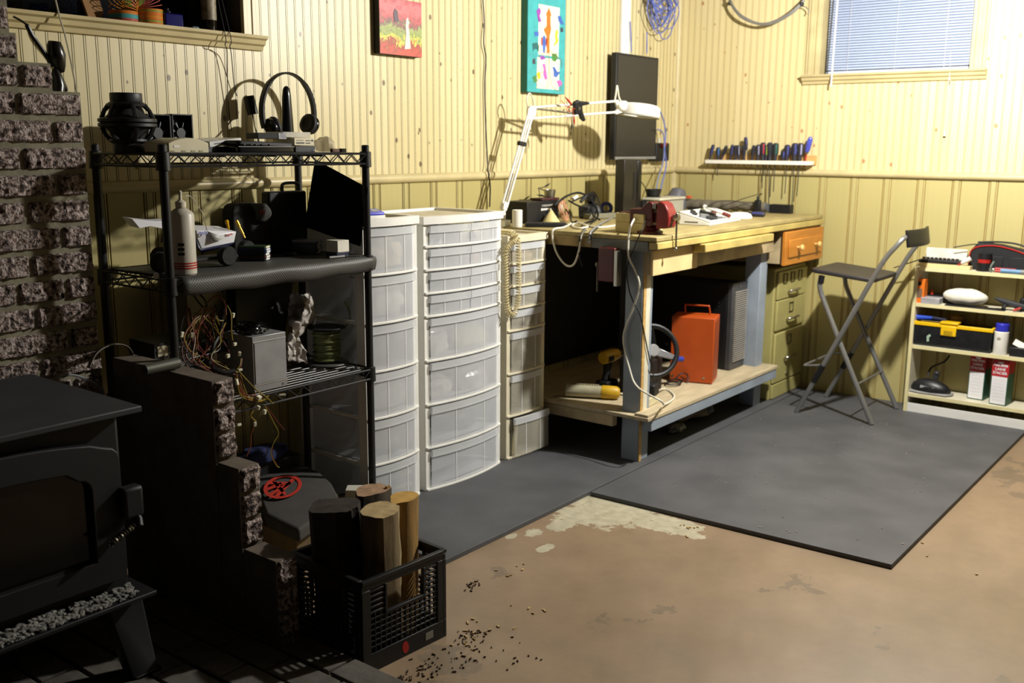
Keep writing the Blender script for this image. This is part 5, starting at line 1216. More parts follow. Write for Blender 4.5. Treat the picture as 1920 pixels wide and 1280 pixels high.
# vise
VR = mat('vise_red', '4c0f13', .4, var=.15, vs=9); VRB = mat('vise_red_bright', '741d1a', .4, var=.12)
T = thing('bench_vise', 'red steel bench vise bolted to the front left corner of the workbench', 'vise')
vx, vy = 3.828, 2.215     # jaw axis runs along -y (towards the room)
mb = MB(Matrix.Translation((vx, vy, ZB)))
mb.lathe([(0, 0), (.058, 0), (.058, .012), (.045, .018), (.040, .030), (0, .030)], (0, 0, 0), 28); mb.build('swivel_base', VR, T)
def vq(px, py, y): return at(px, py, y=y)
M = frame((vx, vy, ZB+.03), (0, -1, 0), (0, 0, 1))       # local x to the front, y up, z to -x... thickness
mb = MB(M); mb.prism([(-.085, .0), (.020, .0), (.030, .015), (.034, .060), (.030, .105), (.010, .112), (-.010, .100), (-.030, .080), (-.085, .078)], -.036, .036); mb.build('fixed_jaw_body', VR, T, bevel=.006)
mb = MB(M); mb.prism([(.048, -.006), (.105, .0), (.112, .03), (.108, .072), (.090, .104), (.066, .116), (.050, .106)], -.036, .036); mj = mb.build('moving_jaw', VRB, T, bevel=.006)
mb = MB(M); mb.box(.030, .0475, .020, .06, -.020, .020); mb.box(-.150, -.086, .030, .060, -.018, .018); mb.build('slide_bar', VR, T, bevel=.002)
for x in (.0345, .0440):
    mb = MB(M); mb.box(x-.002, x+.0018, .082, .104, -.038, .038); mb.build('jaw_plate', STL, T)
mb = MB(M); mb.cyl((.112, .045, 0), (.142, .045, 0), .013, n=14); sc = mb.build('screw_head', STL, mj)
mb = MB(M); mb.cyl((.131, .055, .0), (.131, -.085, 0), .0045, n=10); mb.sph((.131, .06, 0), .008); mb.sph((.131, -.088, 0), .008); mb.build('handle', STL, mj)
# dark jar stack, dome, clear box
T = thing('black_jar', 'squat black plastic jar with a recessed lid near the room corner', 'jar'); p = at(1224, 390, y=2.90)
mb = MB(); mb.lathe([(0, ZB), (.050, ZB), (.052, ZB+.004), (.052, ZB+.075), (.046, ZB+.085), (.046, ZB+.092), (0, ZB+.092)], (p.x, 2.90, 0), 24); mb.build('body', BLK, T)
mb = MB(); mb.lathe([(0, ZB+.0925), (.036, ZB+.0925), (.048, ZB+.135), (.044, ZB+.135), (.03, ZB+.10), (0, ZB+.10)], (p.x, 2.90, 0), 24); mb.build('funnel_top', BLK, T)
dbox('black_box', 'low black box beside the black jar', 'box', (p.x-.10, 2.93, ZB), (.09, .10, .075), 0, BLK)
x0, x1, z0, z1 = fr(1236, 370, 1282, 395, 2.80)
T = thing('parts_box', 'cloudy plastic parts box near the room corner', 'box'); CL2 = mat('cloudy_box', 'b3b09f', .35, alpha=.8)
mb = MB(); mb.box(x0, x1, 2.80, 2.90, ZB, z1-.014); mb.build('base', CL2, T, bevel=.004); mb = MB(); mb.box(x0-.008, x1+.006, 2.79, 2.91, z1-.0135, z1); mb.build('lid', mat('cloudy_lid', 'c6c2ae', .4), T, bevel=.004)
T = thing('grey_funnel', 'grey flared cone funnel behind the cloudy parts box', 'funnel'); p = at(1266, 372, y=2.98)
mb = MB(); H0 = ZB
mb.lathe([(.072, 0), (.074, .004), (.060, .075), (.042, .120), (.025, .128), (0, .130)], (p.x, 2.985, H0+.0), 28, (.25, -.1, 1)); mb.build('shade', mat('shade_grey', '6d6d74', .35, metal=.2), T)
# rolled dark mat along the right wall, red pen cap
T = thing('rolled_mat', 'long dusty rolled-up grey mat lying along the wall on the workbench', 'rolled mat')
a, b = V((5.30, 3.0, ZB+.030)), at(1452, 390, z=ZB+.030)
a = at(1283, 388, z=ZB+.03); a = V((min(a.x, 5.53), min(a.y, 2.98), ZB+.03)); b = V((5.50, 2.42, ZB+.03)); a = V((5.50, 2.93, ZB+.03))
mb = MB(); n = 40; mb.tube([a.lerp(b, i/n)+V((.003*math.sin(i*1.1), 0, .004*abs(math.sin(i*.62)))) for i in range(n+1)], [.028+.002*math.sin(i*1.3) for i in range(n+1)], 16); mb.build('roll', mat('mat_roll', '6b6455', .8, bump=.3), T)
mb = MB(); mb.tube([b+V((0, -.0005, 0)), b+V((0, -.02, 0))], .024, 14); mb.build('roll_end', mat('mat_end', '55565a', .6), T)
one(MB().obox((5.47, 2.90, ZB+.074), (.03, .022, .014)), 'clothes_peg', mat('orange_red', 'd84a2a', .4), 'tiny orange-red clip on the far end of the rolled mat', 'clip', bevel=.003)
T = thing('cable_heap', 'small dark heap of cable and adapters in front of the rolled mat', 'cables'); p = at(1297, 390, z=ZB)
rnd = random.Random(2)
for i in range(4): tubes(T, 'cable', [(5.30+rnd.uniform(-.05, .05), 2.76+rnd.uniform(-.06, .06), ZB+.006+.005*i) for _ in range(5)], .005, BLK, 6)
# white work tray with parts
T = thing('work_tray', 'white sloping work tray full of small parts in the middle of the bench', 'tray')
c = [ob(1280, 424), ob(1322, 422), ob(1380, 411), ob(1330, 398)]
a, b = V((4.385, 2.375, ZB)), V((4.400, 2.215, ZB)); d = (b-a).normalized(); e = V((-d.y, d.x, 0))
far = ob(1380, 411)
M = frame(a, d, e); w_ = (b-a).length; dep = .43
mb = MB(M); mb.prism([(0, 0), (w_, 0), (w_, .012), (0, .055)], -dep, 0, Matrix.Rotation(R(90), 4, 'X')); 
mb.build('base', WHT, T, bevel=.003)
sl = -math.atan2(.043, w_); M2 = M @ Matrix.Translation((0, 0, .055)) @ Matrix.Rotation(-sl, 4, 'Y')
mb = MB(M2); L_ = math.hypot(w_, .043)
for q_ in ((0, L_, 0, .012), (0, L_, dep-.012, dep), (0, .012, .0125, dep-.0125), (L_-.012, L_, .0125, dep-.0125)): mb.box(*q_, .0005, .010)
mb.build('rim', WHT, T, bevel=.002)
mb = MB(M); mb.box(.03, .10, -.0012, -.0002, .012, .016); mb.build('slot', BLK, T)
rnd = random.Random(6); bits = (('small_part', DGR), ('small_part', BLK), ('small_part', MGR), ('small_part', mat('brown_bit', '6b3a30', .5)), ('small_part', BLK), ('small_part', mat('olive_bit', '6d7058', .5)), ('small_part', DGR), ('small_part', MGR), ('small_part', BLK))
pos = ((.05, .10, 'grey plastic'), (.09, .17, 'black metal'), (.14, .08, 'silvery'), (.11, .26, 'reddish brown'), (.16, .15, 'black angled'), (.06, .22, 'olive green'), (.19, .10, 'dark grey'), (.20, .20, 'grey round'), (.13, .20, 'thin black'))
for (x, y, ds), (nm, mm) in zip(pos, bits):
    x *= L_/.24
    mb = MB(M2 @ Matrix.Translation((x, y, .0012)) @ Matrix.Rotation(rnd.uniform(0, 3), 4, 'Z'))
    mb.prism(rrect(rnd.uniform(.03, .06), rnd.uniform(.014, .026), .004), 0, rnd.uniform(.008, .022)); mb.obox((.015, 0, .012), (.03, .008, .008), rz=.6); one(mb, nm, mm, f'{ds} loose part lying in the white work tray', 'part', 'loose parts in the work tray', bevel=.001)
T = thing('marker', 'fat white marker pen with black print lying across the work tray', 'marker'); M3 = M2 @ Matrix.Translation((.03, .22, .014))
mb = MB(M3); mb.cyl((-.02, .06, .01), (.10, .03, .01), .0095, n=14); mb.build('barrel', WHT, T)
mb = MB(M3); mb.cyl((.101, .0298, .01), (.14, .020, .01), .010, n=14); mb.build('cap', mat('marker_cap', '7a3a38', .4), T)
mb = MB(M3); mb.box(.0, .05, .040, .052, .0195, .0203); mb.build('print', BLK, T)
# puck, screwdriver, adapter, plug
p = ob(1394, 409); T = thing('white_puck', 'smooth white rounded puck on the bench top beside the work tray', 'puck')
mb = MB(); r_ = (ob(1413, 407)-ob(1374, 411)).length/2*.55; mb.lathe([(0, 0), (r_, 0), (r_+.002, .006), (r_*.9, .022), (r_*.6, .030), (0, .033)], (p.x, p.y+.02, ZB), 32); mb.build('body', mat('puck_white', 'f0eee8', .4, var=.02), T)
def driver(name, label, tip, butt, m1, m2, r, hl, group=None, shaft=None, sr=.003):
    T = thing(name, label, 'screwdriver', group); d = (butt-tip).normalized(); h0 = butt-d*hl
    mb = MB(); mb.lathe([(0, 0), (r*.62, .0), (r*.70, hl*.12), (r*.62, hl*.22), (r*.95, hl*.42), (r, hl*.75), (r*.92, hl*.93), (r*.6, hl), (0, hl)], h0, 12, d); mb.build('handle', m1, T)
    if m2:
        mb = MB()
        for k in range(3):
            a_ = k*2*PI/3+.9; uu = d.orthogonal().normalized(); vv = d.cross(uu); o = (uu*math.cos(a_)+vv*math.sin(a_))*r*.93
            mb.tube([h0+d*hl*.36+o*.86, h0+d*hl*.55+o, h0+d*hl*.92+o*.92], r*.26, 6)
        mb.build('grip_panel', m2, T)
    mb = MB(); mb.tube([tip, h0-d*.0003], sr, 8); mb.build('shaft', shaft or STL, T); return T
DG2 = mat('grip_dark', '2b2a33', .5); GBL = mat('grip_blue', '4a4f9c', .35)
driver('screwdriver', 'blue-handled screwdriver lying on the bench top behind the white puck', ob(1357, 399, ZB+.013), ob(1434, 402, ZB+.014)+V((0, .0, 0)), DG2, GBL, .0165, .105)
p = ob(1468, 396); c = V((5.53, 2.345, ZB)); dbox('black_adapter', 'small black box adapter at the back right corner of the bench top', 'adapter', (5.535, 2.335, ZB), (.055, .125, .05), 0, BLK)
T = thing('usb_plug', 'black charger plug standing upright with a looping thin cord on the bench', 'charger'); c = V((5.44, 2.44, ZB))
mb = MB(); mb.box(c.x-.014, c.x+.014, c.y-.016, c.y+.016, ZB, ZB+.075); mb.build('body', BLK, T, bevel=.004)
mb = MB(); mb.box(c.x-.006, c.x+.006, c.y-.007, c.y+.007, ZB+.0752, ZB+.098); mb.build('neck', DGR, T, bevel=.002)
tubes(T, 'cord', [(c.x, c.y, ZB+.098), (c.x-.005, c.y-.02, ZB+.112), (c.x-.03, c.y+.08, ZB+.08), (c.x-.08, c.y+.20, ZB+.03), (c.x-.12, c.y+.28, ZB+.008), (c.x-.10, c.y+.27, ZB+.03), (c.x-.06, c.y+.20, ZB+.065), (c.x-.01, c.y+.10, ZB+.06), (c.x+.01, c.y+.04, ZB+.03)], .0022, BLK, 6)
# red clamp vise hung on the bench end, cables down the leg
T = thing('drill_press_vise', 'second red vise hanging on the left end of the workbench', 'vise')
y0, y1 = 2.285, 2.37; mb = MB(); mb.box(3.655, 3.689, y0, y1, .815, .965); mb.build('body', VR, T, bevel=.006)
mb = MB(); mb.box(3.650, 3.688, y0-.018, y0-.0005, .80, .955); mb.build('jaw', STL, T, bevel=.002)
mb = MB(); mb.cyl((3.67, y1+.010, .765), (3.67, y1+.010, .88), .004, n=8); mb.sph((3.67, y1+.010, .885), .012); mb.build('handle', mat('dull_steel', '6d685c', .5, metal=.5), T)
q = lambda px, py, x=3.728, y=None: at(px, py, x=x)
T = thing('white_cable', 'white mains cable falling down the front bench leg to the lower shelf', 'cable')
tubes(T, 'cable', [ob(1212, 397, ZB+.09), ob(1196, 403, ZB+.07), at(1185, 418, x=3.672), at(1179, 440, x=3.672), at(1179, 480, x=3.675), at(1190, 505, x=3.70), at(1199, 535, x=3.715), at(1188, 575, x=3.728), at(1174, 610, x=3.729), at(1169, 640, x=3.729), at(1180, 690, x=3.726), at(1195, 725, x=3.71), at(1220, 748, x=3.695)+V((.0, -.05, 0)), ob(1245, 758, ZL+.025), ob(1262, 748, ZL+.006), ob(1262, 738, ZL+.006), ob(1245, 729, ZL+.006), ob(1222, 735, ZL+.05)], .0042, WC, 8, 8)
T = thing('thin_cable', 'thin black cord trailing down the front bench leg', 'cord')
tubes(T, 'cord', [ob(1216, 398, ZB+.08), at(1206, 425, x=3.668), at(1190, 462, x=3.672), at(1176, 500, x=3.69), at(1178, 535, x=3.715), at(1186, 562, x=3.727), at(1200, 590, x=3.728), at(1208, 625, y=2.182), at(1214, 655, y=2.18), at(1222, 690, y=2.18), at(1228, 715, y=2.20)], .0028, BLK, 6)

# ------------------------------------------------------------------ on the lower bench shelf
YD = mat('drill_yellow', 'b8921c', .45)
T = thing('cordless_drill', 'yellow and black cordless drill on the lower shelf behind the bench leg', 'drill'); c = at(1140, 668, y=2.56)
M = Matrix.Translation((c.x, 2.56, c.z))
mb = MB(M); mb.lathe([(0, 0), (.026, .0), (.032, .010), (.032, .09), (.026, .13), (0, .13)], (-.05, 0, 0), 18, (1, 0, 0)); mb.build('motor_housing', YD, T)
mb = MB(M); mb.lathe([(0, 0), (.020, 0), (.024, .02), (.016, .06), (0, .06)], (.0805, 0, 0), 16, (1, 0, 0)); mb.build('chuck', BLK, T)
mb = MB(M); mb.tube([(0.005, 0, -.030), (-.005, 0, -.075), (-.015, 0, c.z*-0-.115)], [.022, .019, .021], 12); mb.build('grip', BLK, T)
mb = MB(M); mb.box(-.055, .045, -.035, .035, ZL-c.z, -.116); mb.build('battery', BLK, T, bevel=.005)
mb = MB(M); mb.box(-.042, .005, -.0335, -.0325, -.016, .010); mb.build('vent_panel', BLK, T)
T = thing('work_light', 'long translucent tube work light with yellow end on the lower bench shelf', 'work light')
a, b = at(1062, 728, y=2.62), at(1128, 736, y=2.47); a.z = b.z = ZL+.032
mb = MB(); mb.tube([a, b], .030, 16); mb.build('tube', mat('tube_plastic', 'a8a287', .35), T)
d = (b-a).normalized(); mb = MB(); mb.lathe([(0, 0), (.031, 0), (.033, .01), (.031, .07), (.02, .085), (0, .085)], b+d*.0005, 16, d); mb.build('end_cap', YD, T)
mb = MB()
for i in range(10): mb.obox(a.lerp(b, .30+i*.065)+V((0, 0, .032)), (.006, .010, .006))
mb.build('ridge', mat('tube_plastic'), T)
T = thing('steering_wheel', 'black toy steering wheel with silver centre on the lower bench shelf', 'steering wheel')
c = at(1224, 657, y=2.32); ax = V((-.62, -.72, .35)).normalized(); uu = ax.cross(V((0, 0, 1))).normalized(); vv = ax.cross(uu)
Rw = .120
mb = MB(); mb.tube([c+(uu*math.cos(t)+vv*math.sin(t))*Rw for t in [2*PI*i/36 for i in range(36)]], .0125, 10, closed=True); mb.build('rim', BLKP, T)
M = frame(c, uu, vv)
mb = MB(M); mb.prism([(.03*math.cos(t), .03*math.sin(t)) for t in [2*PI*i/16 for i in range(16)]], -.012, .014); 
mb.build('hub', ALU, T, bevel=.003)
for a_ in (20, 160, 270):
    mb = MB(M @ Matrix.Rotation(R(a_), 4, 'Z')); mb.prism([(.025, -.020), (.105, -.012), (.108, .012), (.025, .020)], -.006, .007); mb.build('spoke', mat('spoke_silver', '98989a', .3, metal=.6) if a_ != 270 else BLKG, T, bevel=.003)
mb = MB(); p = c-ax*.02; mb.tube([c-ax*.012, c-ax*.10+V((0, 0, -.03))], .03, 12); mb.build('column', BLKP, T)
bs = c-ax*.10; mb = MB(); mb.box(bs.x-.10, bs.x+.08, bs.y-.05, bs.y+.09, ZL, bs.z-.02); mb.build('base_unit', BLK, T, bevel=.01)
a, b = at(1256, 672, y=2.32), at(1279, 673, y=2.30); mb = MB(); mb.tube([a, a.lerp(b, .5)], .010, 10); lv = mb.build('paddle', BLKP, T); mb = MB(); mb.tube([a.lerp(b, .51), b], .0135, 12); mb.build('blue_tip', mat('tip_blue', '2c3f9c', .35), lv)
T = thing('power_bar', 'cream power bar with a fat black plug at the front of the lower bench shelf', 'power bar'); c = ob(1232, 753, ZL)
M = Matrix.Translation((3.93, 2.245, ZL)) @ Matrix.Rotation(R(8), 4, 'Z'); mb = MB(M); mb.box(-.14, .05, -.025, .025, 0, .04); mb.build('case', mat('cream_bar', 'c9c09c', .5), T, bevel=.004)
mb = MB(M); mb.box(-.025, .045, -.03, .03, .0405, .095); mb.build('plug', BLK, T, bevel=.008)
mb = MB(); mb.prism([(3.705, 2.122), (3.85, 2.130), (3.90, 2.19), (3.705, 2.19)], ZL+.0002, ZL+.012); one(mb, 'plywood_scrap', RAWX, 'thin scrap of plywood at the front left corner of the lower bench shelf', 'wood scrap', bevel=.001)
T = thing('black_cable_loop', 'loop of black cord lying between the power bar and orange heater', 'cord'); p = ob(1262, 722, ZL)
tubes(T, 'cord', [(p.x+.05*math.cos(t)+.002*t, p.y+.035*math.sin(t), ZL+.005+.002*t) for t in [k*.5 for k in range(26)]], .0035, BLK, 6, 2)
tubes(T, 'cord', [(p.x+.02, p.y+.0, ZL+.03), (p.x+.05, p.y-.02, ZL+.055), (p.x+.09, p.y-.03, ZL+.04), (p.x+.08, p.y-.04, ZL+.006)], .0035, BLK, 6)
# orange welder / heater box
T = thing('orange_heater', 'boxy bright orange metal heater with a wire handle on the lower bench shelf', 'heater')
a, b = at(1255, 714, z=ZL), at(1335, 721, z=ZL); d = b-a; d.z = 0; L_ = d.length; M = frame(a, d, (-d.y, d.x, 0)); H = at(1340, 592, x=b.x, ).z-ZL
H = .335
ORG = mat('orange_paint', 'b04a18', .42, var=.06); 
mb = MB(M); mb.box(0, L_, 0, .16, .003, H); mb.build('case', ORG, T, bevel=.004)
mb = MB(M); mb.box(L_+.0003, L_+.0013, .012, .15, .02, H-.02); mb.build('grille', mat('orange_dark', '8a3a12', .5), T)
mb = MB(M); zz = H
mb.tube(spline([(.05, .10, H), (.05, .085, H+.045), (.06, .08, H+.05), (L_-.055, .08, H+.05), (L_-.045, .085, H+.045), (L_-.04, .10, H)], 4), .004, 8); mb.build('handle', ORG, T)
mb = MB(M); mb.cyl((L_*.8, -.0005, .03), (L_*.8, -.002, .03), .006, n=8); mb.cyl((L_*.07, -.0005, .03), (L_*.07, -.002, .03), .006, n=8); mb.build('screws', STL, T)
tubes(thing('black_hose', 'thick black cable slanting up behind the orange heater', 'cable'), 'cable', [at(1250, 645, y=2.60), at(1262, 620, y=2.62), at(1275, 595, y=2.68), at(1282, 570, y=2.75), at(1290, 560, y=2.85)], .012, BLK, 8)
# computer tower
T = thing('computer_tower', 'black computer tower with ribbed front standing on the lower bench shelf', 'computer')
a, b = at(1375, 692, z=ZL), at(1406, 685, z=ZL); yf = 2.262; x0, x1 = 4.80, 4.975; zt = at(1385, 530, y=yf).z
mb = MB(); mb.box(x0-.0, x1, yf+.035, yf+.50, ZL, zt-.005); mb.build('case', BLK, T, bevel=.004)
mb = MB(); mb.box(x0-.002, x1, yf+.001, yf+.034, ZL+.002, zt); mb.build('bezel', mat('bezel_grey', '4a4a4c', .4, metal=.3), T, bevel=.006)
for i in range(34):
    z = ZL+.045+i*(zt-ZL-.085)/34; mb = MB(); mb.box(x0+.022, x1-.006, yf-.006, yf+.0005, z, z+.0055); mb.build('rib', mat('rib_lit', '97928a', .35), T)  # light catching the ribs is painted into their paler grey
mb = MB(); mb.box(x0+.07, x0+.085, yf-.001, yf+.0005, zt-.025, zt-.012); mb.build('badge', STL, T)
mb = MB()
for z in (.10, .12, .20, .22, .34, .36): mb.cyl((x0-.001, yf+.08, ZL+z), (x0-.003, yf+.08, ZL+z), .004, n=8)
mb.build('side_screws', STL, T)
# crumpled sack below
p = at(1315, 795, z=0); one(crumple((p.x+.05, p.y+.12, .052), (.20, .10, .05), 5, 22, .35), 'canvas_sack', mat('sack', '6f6550', .85, bump=.4), 'crumpled grey-brown canvas sack on the mat under the workbench', 'sack', smooth=30)
p = at(1285, 812, z=0); one(crumple((p.x, p.y+.05, .022), (.07, .035, .022), 9, 16, .4), 'foil_bag', mat('crumpled_foil', '8b8a84', .35, metal=.4), 'crumpled silvery wrapper in front of the canvas sack', 'wrapper', smooth=0)
tubes(thing('bent_tube', 'bent grey tube sticking out from under the workbench shelf', 'tube'), 'tube', [(5.02, 2.45, .03), (4.80, 2.40, .04), (4.62, 2.30, .06), (4.60, 2.26, .05), (4.55, 2.34, .03), (4.35, 2.36, .03)], .012, MGR, 8)
# ------------------------------------------------------------------ on the left wall
def wq(px, py, d=.0): return at(px, py, y=YL-d)
def canvas(name, label, c4, depth, side_m, front_parts, face_m):
    T = thing(name, label, 'painting')
    K = c4; mb = MB(); x0, x1, z0, z1 = K
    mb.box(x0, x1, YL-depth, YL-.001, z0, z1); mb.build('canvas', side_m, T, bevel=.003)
    mb = MB(); mb.box(x0+.001, x1-.001, YL-depth-.0012, YL-depth-.0002, z0+.001, z1-.001); f = mb.build('painted_face', face_m, T)
    return T, f
# red landscape with a pale standing figure (generic brushwork)
def painty(name, stops, sc, rot=0, mask=None):
    m = bpy.data.materials.new(name); m.use_nodes = True; nt = m.node_tree; L = nt.links; b = nt.nodes['Principled BSDF']; b.inputs['Roughness'].default_value = .5
    g = nt.nodes.new('ShaderNodeTexCoord'); mp = nt.nodes.new('ShaderNodeMapping'); mp.inputs['Scale'].default_value = sc; L.new(g.outputs['Generated'], mp.inputs['Vector'])
    n = nt.nodes.new('ShaderNodeTexNoise'); n.inputs['Scale'].default_value = 1; n.inputs['Detail'].default_value = 6; n.inputs['Roughness'].default_value = .7; n.inputs['Distortion'].default_value = 1.2; L.new(mp.outputs['Vector'], n.inputs['Vector'])
    sx = nt.nodes.new('ShaderNodeSeparateXYZ'); L.new(g.outputs['Generated'], sx.inputs[0])
    ma = nt.nodes.new('ShaderNodeMath'); ma.operation = 'MULTIPLY_ADD'; ma.inputs[1].default_value = .9; L.new(n.outputs['Fac'], ma.inputs[0])
    ms = nt.nodes.new('ShaderNodeMath'); ms.operation = 'SUBTRACT'; ms.inputs[1].default_value = .45; L.new(sx.outputs['Z'], ms.inputs[0]); L.new(ms.outputs[0], ma.inputs[2])
    r = nt.nodes.new('ShaderNodeValToRGB'); e = r.color_ramp.elements
    while len(e) < len(stops): e.new(.5)
    for i, (p, c) in enumerate(stops): e[i].position = p; e[i].color = (*lin(c), 1)
    L.new(ma.outputs[0], r.inputs['Fac']); L.new(r.outputs['Color'], b.inputs['Base Color']); return m
a, b = wq(712, 100, .035), wq(791, 104, .035); zt = wq(712, -8, .035).z
T, f = canvas('painting', 'small square painting in red and green with a pale standing figure', (a.x, b.x, a.z, zt), .035, mat('canvas_edge_shaded', '1d1814', .7), None, painty('paint_red', [(.05, 'b8432c'), (.22, '8a3324'), (.30, 'd6cf4a'), (.38, '5f7a3a'), (.47, '9fa85a'), (.55, '5a4a44'), (.66, 'b84a4c'), (.85, 'd2686a'), (1, 'a83c42')], (9, 1, 7)))  # canvas sides near black: shade of the unlit side put into the colour
w_, h_ = b.x-a.x, zt-a.z; o = V((a.x, YL-.0372, a.z))
mb = MB(frame(o, (1, 0, 0), (0, 0, 1))); mb.prism([(w_*.57, h_*.12), (w_*.72, h_*.14), (w_*.69, h_*.42), (w_*.67, h_*.55), (w_*.69, h_*.60), (w_*.66, h_*.70), (w_*.62, h_*.66), (w_*.60, h_*.55), (w_*.61, h_*.40)], -.0003, .0006); mb.build('pale_figure', mat('paint_pale', 'd9c9bd', .5, vs=80), f)
mb = MB(frame(o, (1, 0, 0), (0, 0, 1))); mb.prism([(w_*.34, h_*.58), (w_*.44, h_*.60), (w_*.42, h_*.78), (w_*.36, h_*.82), (w_*.32, h_*.74)], -.0003, .0006); mb.build('dark_bird', mat('paint_slate', '4d3f4a', .5), f)
# turquoise canvas with a collage of bright creatures
a, b = wq(988, 172, .04), wq(1058, 178, .04); zt = wq(988, -30, .04).z
T, f = canvas('painting', 'tall turquoise painting crowded with small bright creatures', (a.x, b.x, a.z, zt), .04, mat('canvas_teal', '1f6f68', .6), None, mat('paint_turquoise', '3a9a9c', .5, vs=30, var=.1))
w_, h_ = b.x-a.x, zt-a.z; o = V((a.x, YL-.0414, a.z)); FM = frame(o, (1, 0, 0), (0, 0, 1))
CRM = mat('paint_cream', 'd9d2b8', .5, vs=40, var=.08)
U = lambda x, y: ((x-920)/240*w_, (540-y)/ (540+80)*h_)   # photo crop to canvas
for poly in (((985, 20), (1120, 20), (1115, 315), (985, 315)), ((980, 330), (1125, 330), (1120, 515), (978, 515))):
    mb = MB(FM); mb.prism([U(*p) for p in poly], -.0003, .0003); mb.build('cream_panel', CRM, f)
cols = {'o': 'd2691e', 'p': '8a3f9c', 'b': '3a5fa8', 'y': 'd8b82a', 'g': '3f7a3a', 'k': 'c85aa8', 'r': 'b83a30', 't': '1f5a5a', 'd': '3a3a44'}
def creature(name, pts, c, h=.0007):
    mb = MB(FM); mb.prism([U(*p) for p in pts], .0004, h); mb.build(name, mat('paint_'+c, cols[c], .5, vs=60, var=.2), f)
creature('orange_squid', [(1040, 300), (1036, 200), (1018, 165), (1036, 140), (1036, 80), (1030, 75), (1050, 30), (1066, 75), (1060, 80), (1062, 140), (1066, 150), (1056, 200), (1056, 300)], 'o')
creature('purple_lizard', [(972, 60), (990, 40), (1000, 60), (992, 90), (1004, 120), (985, 125), (978, 95)], 'p')
creature('blue_mouse', [(1105, 70), (1125, 66), (1140, 95), (1150, 115), (1128, 118), (1112, 100)], 'b')
creature('yellow_seahorse', [(1098, 150), (1112, 165), (1104, 190), (1114, 215), (1102, 240), (1082, 250), (1096, 222), (1090, 190)], 'y')
creature('blue_figure', [(1014, 200), (1028, 200), (1034, 240), (1026, 300), (1016, 300), (1010, 240)], 'b')
creature('red_wings', [(1002, 215), (1012, 210), (1010, 262), (1003, 256)], 'r'); creature('red_wings', [(1032, 210), (1042, 215), (1040, 256), (1034, 262)], 'r')
creature('teal_beast', [(948, 255), (975, 245), (990, 262), (988, 300), (978, 285), (962, 285), (952, 302)], 't')
creature('green_turtle', [(1072, 300), (1100, 295), (1112, 318), (1096, 345), (1074, 340)], 'g')
creature('purple_bug', [(995, 325), (1020, 318), (1034, 334), (1004, 346)], 'p')
creature('pink_monkey', [(1012, 370), (1028, 362), (1036, 400), (1046, 455), (1030, 460), (1018, 430), (1022, 400)], 'k')
creature('blue_bird', [(1076, 380), (1090, 376), (1110, 405), (1132, 402), (1104, 440), (1086, 435), (1084, 400)], 'b')
creature('yellow_bird', [(975, 430), (995, 412), (1004, 450), (988, 462)], 'y')
creature('green_frog', [(952, 450), (970, 440), (985, 470), (960, 485)], 'g')
creature('pink_fish', [(1106, 460), (1130, 452), (1144, 475), (1120, 498)], 'k')
creature('black_cat', [(950, 350), (966, 338), (970, 372), (952, 374)], 'd')
creature('dark_bird', [(1124, 140), (1140, 132), (1146, 158), (1128, 165)], 'd')
creature('slate_bat', [(960, 185), (986, 180), (988, 206), (962, 212)], 'b')
mb = MB(FM)
for pts in (((1040, 300), (1030, 400), (975, 450), (985, 515)), ((1050, 300), (1052, 420), (1046, 515)), ((1056, 300), (1060, 420), (1080, 500), (1130, 520), (1140, 480)), ((1056, 280), (1090, 310), (1130, 330), (1138, 380)), ((1040, 290), (1010, 310), (985, 330))):
    mb.tube(spline([(*U(*p), .0006) for p in pts], 6), .0012, 5)
mb.build('tentacles', mat('paint_brown', '8a5a38', .5), f)
# monitor turned upright on the wall
a, b = wq(1152, 298, .07), wq(1229, 302, .07); zt = wq(1152, 97, .07).z; zb = a.z-.004
T = thing('wall_monitor', 'black monitor mounted upright on the wall above the workbench', 'monitor')
mb = MB(); mb.box(a.x-.004, b.x, YL-.07, YL-.035, zb, zt); mb.build('case', BLK, T, bevel=.004)
mb = MB(); mb.box(a.x+.012, b.x-.014, YL-.0712, YL-.0702, zb+.022, zt-.014); mb.build('screen', mat('lcd_off', '24221f', .35, var=.05), T)
mb = MB(); mb.box(a.x+.004, b.x-.002, YL-.0716, YL-.0702, zb+.001, zb+.016); mb.build('silver_strip', ALU, T)
mb = MB(); mb.box(a.x+.15, b.x-.15, YL-.035, YL-.001, zb+.25, zt-.25); mb.build('wall_mount', DGR, T)
# white cable duct, blue network cable hank, black box by the corner
a, b = wq(1168, 0, .02), wq(1184, 0, .02); mb = MB(); mb.box(a.x, b.x, YL-.02, YL-.001, zt+.0, CZ-.001)
one(mb, 'cable_duct', WHT, 'white plastic cable duct running up the wall above the monitor', 'cable duct', bevel=.003)
NB = mat('network_blue', '5f6fb8', .35, var=.06)
T = thing('network_cable', 'big tangled hank of blue network cable hung high on the wall', 'cable')
rnd = random.Random(12); yq = YL-.05
for i in range(15):
    c0 = at(1180+rnd.uniform(-4, 10), -40, y=yq); w0 = rnd.uniform(.06, .17); dz = rnd.uniform(.08, .30); ce = 5.30+rnd.uniform(-.05, .05)
    top = 2.27; bot = at(1210, 5+66*rnd.random(), y=yq).z; yy = YL-.025-.004*i
    tubes(T, 'loop', [(ce-w0*.6, yy, top), (ce-w0, yy-.01, (top+bot)/2), (ce-w0*.5, yy-.015, bot+.02), (ce, yy-.01, bot), (ce+w0*.55, yy-.012, bot+.03), (ce+w0, yy-.01, (top+bot)/2+.02), (ce+w0*.5, yy, top)], .0032, NB, 6, 6)
p0, p1 = wq(1182, 40, .03), wq(1184, 98, .03); tubes(T, 'hanging_end', [p0, p0.lerp(p1, .5), p1], .0032, NB, 6)
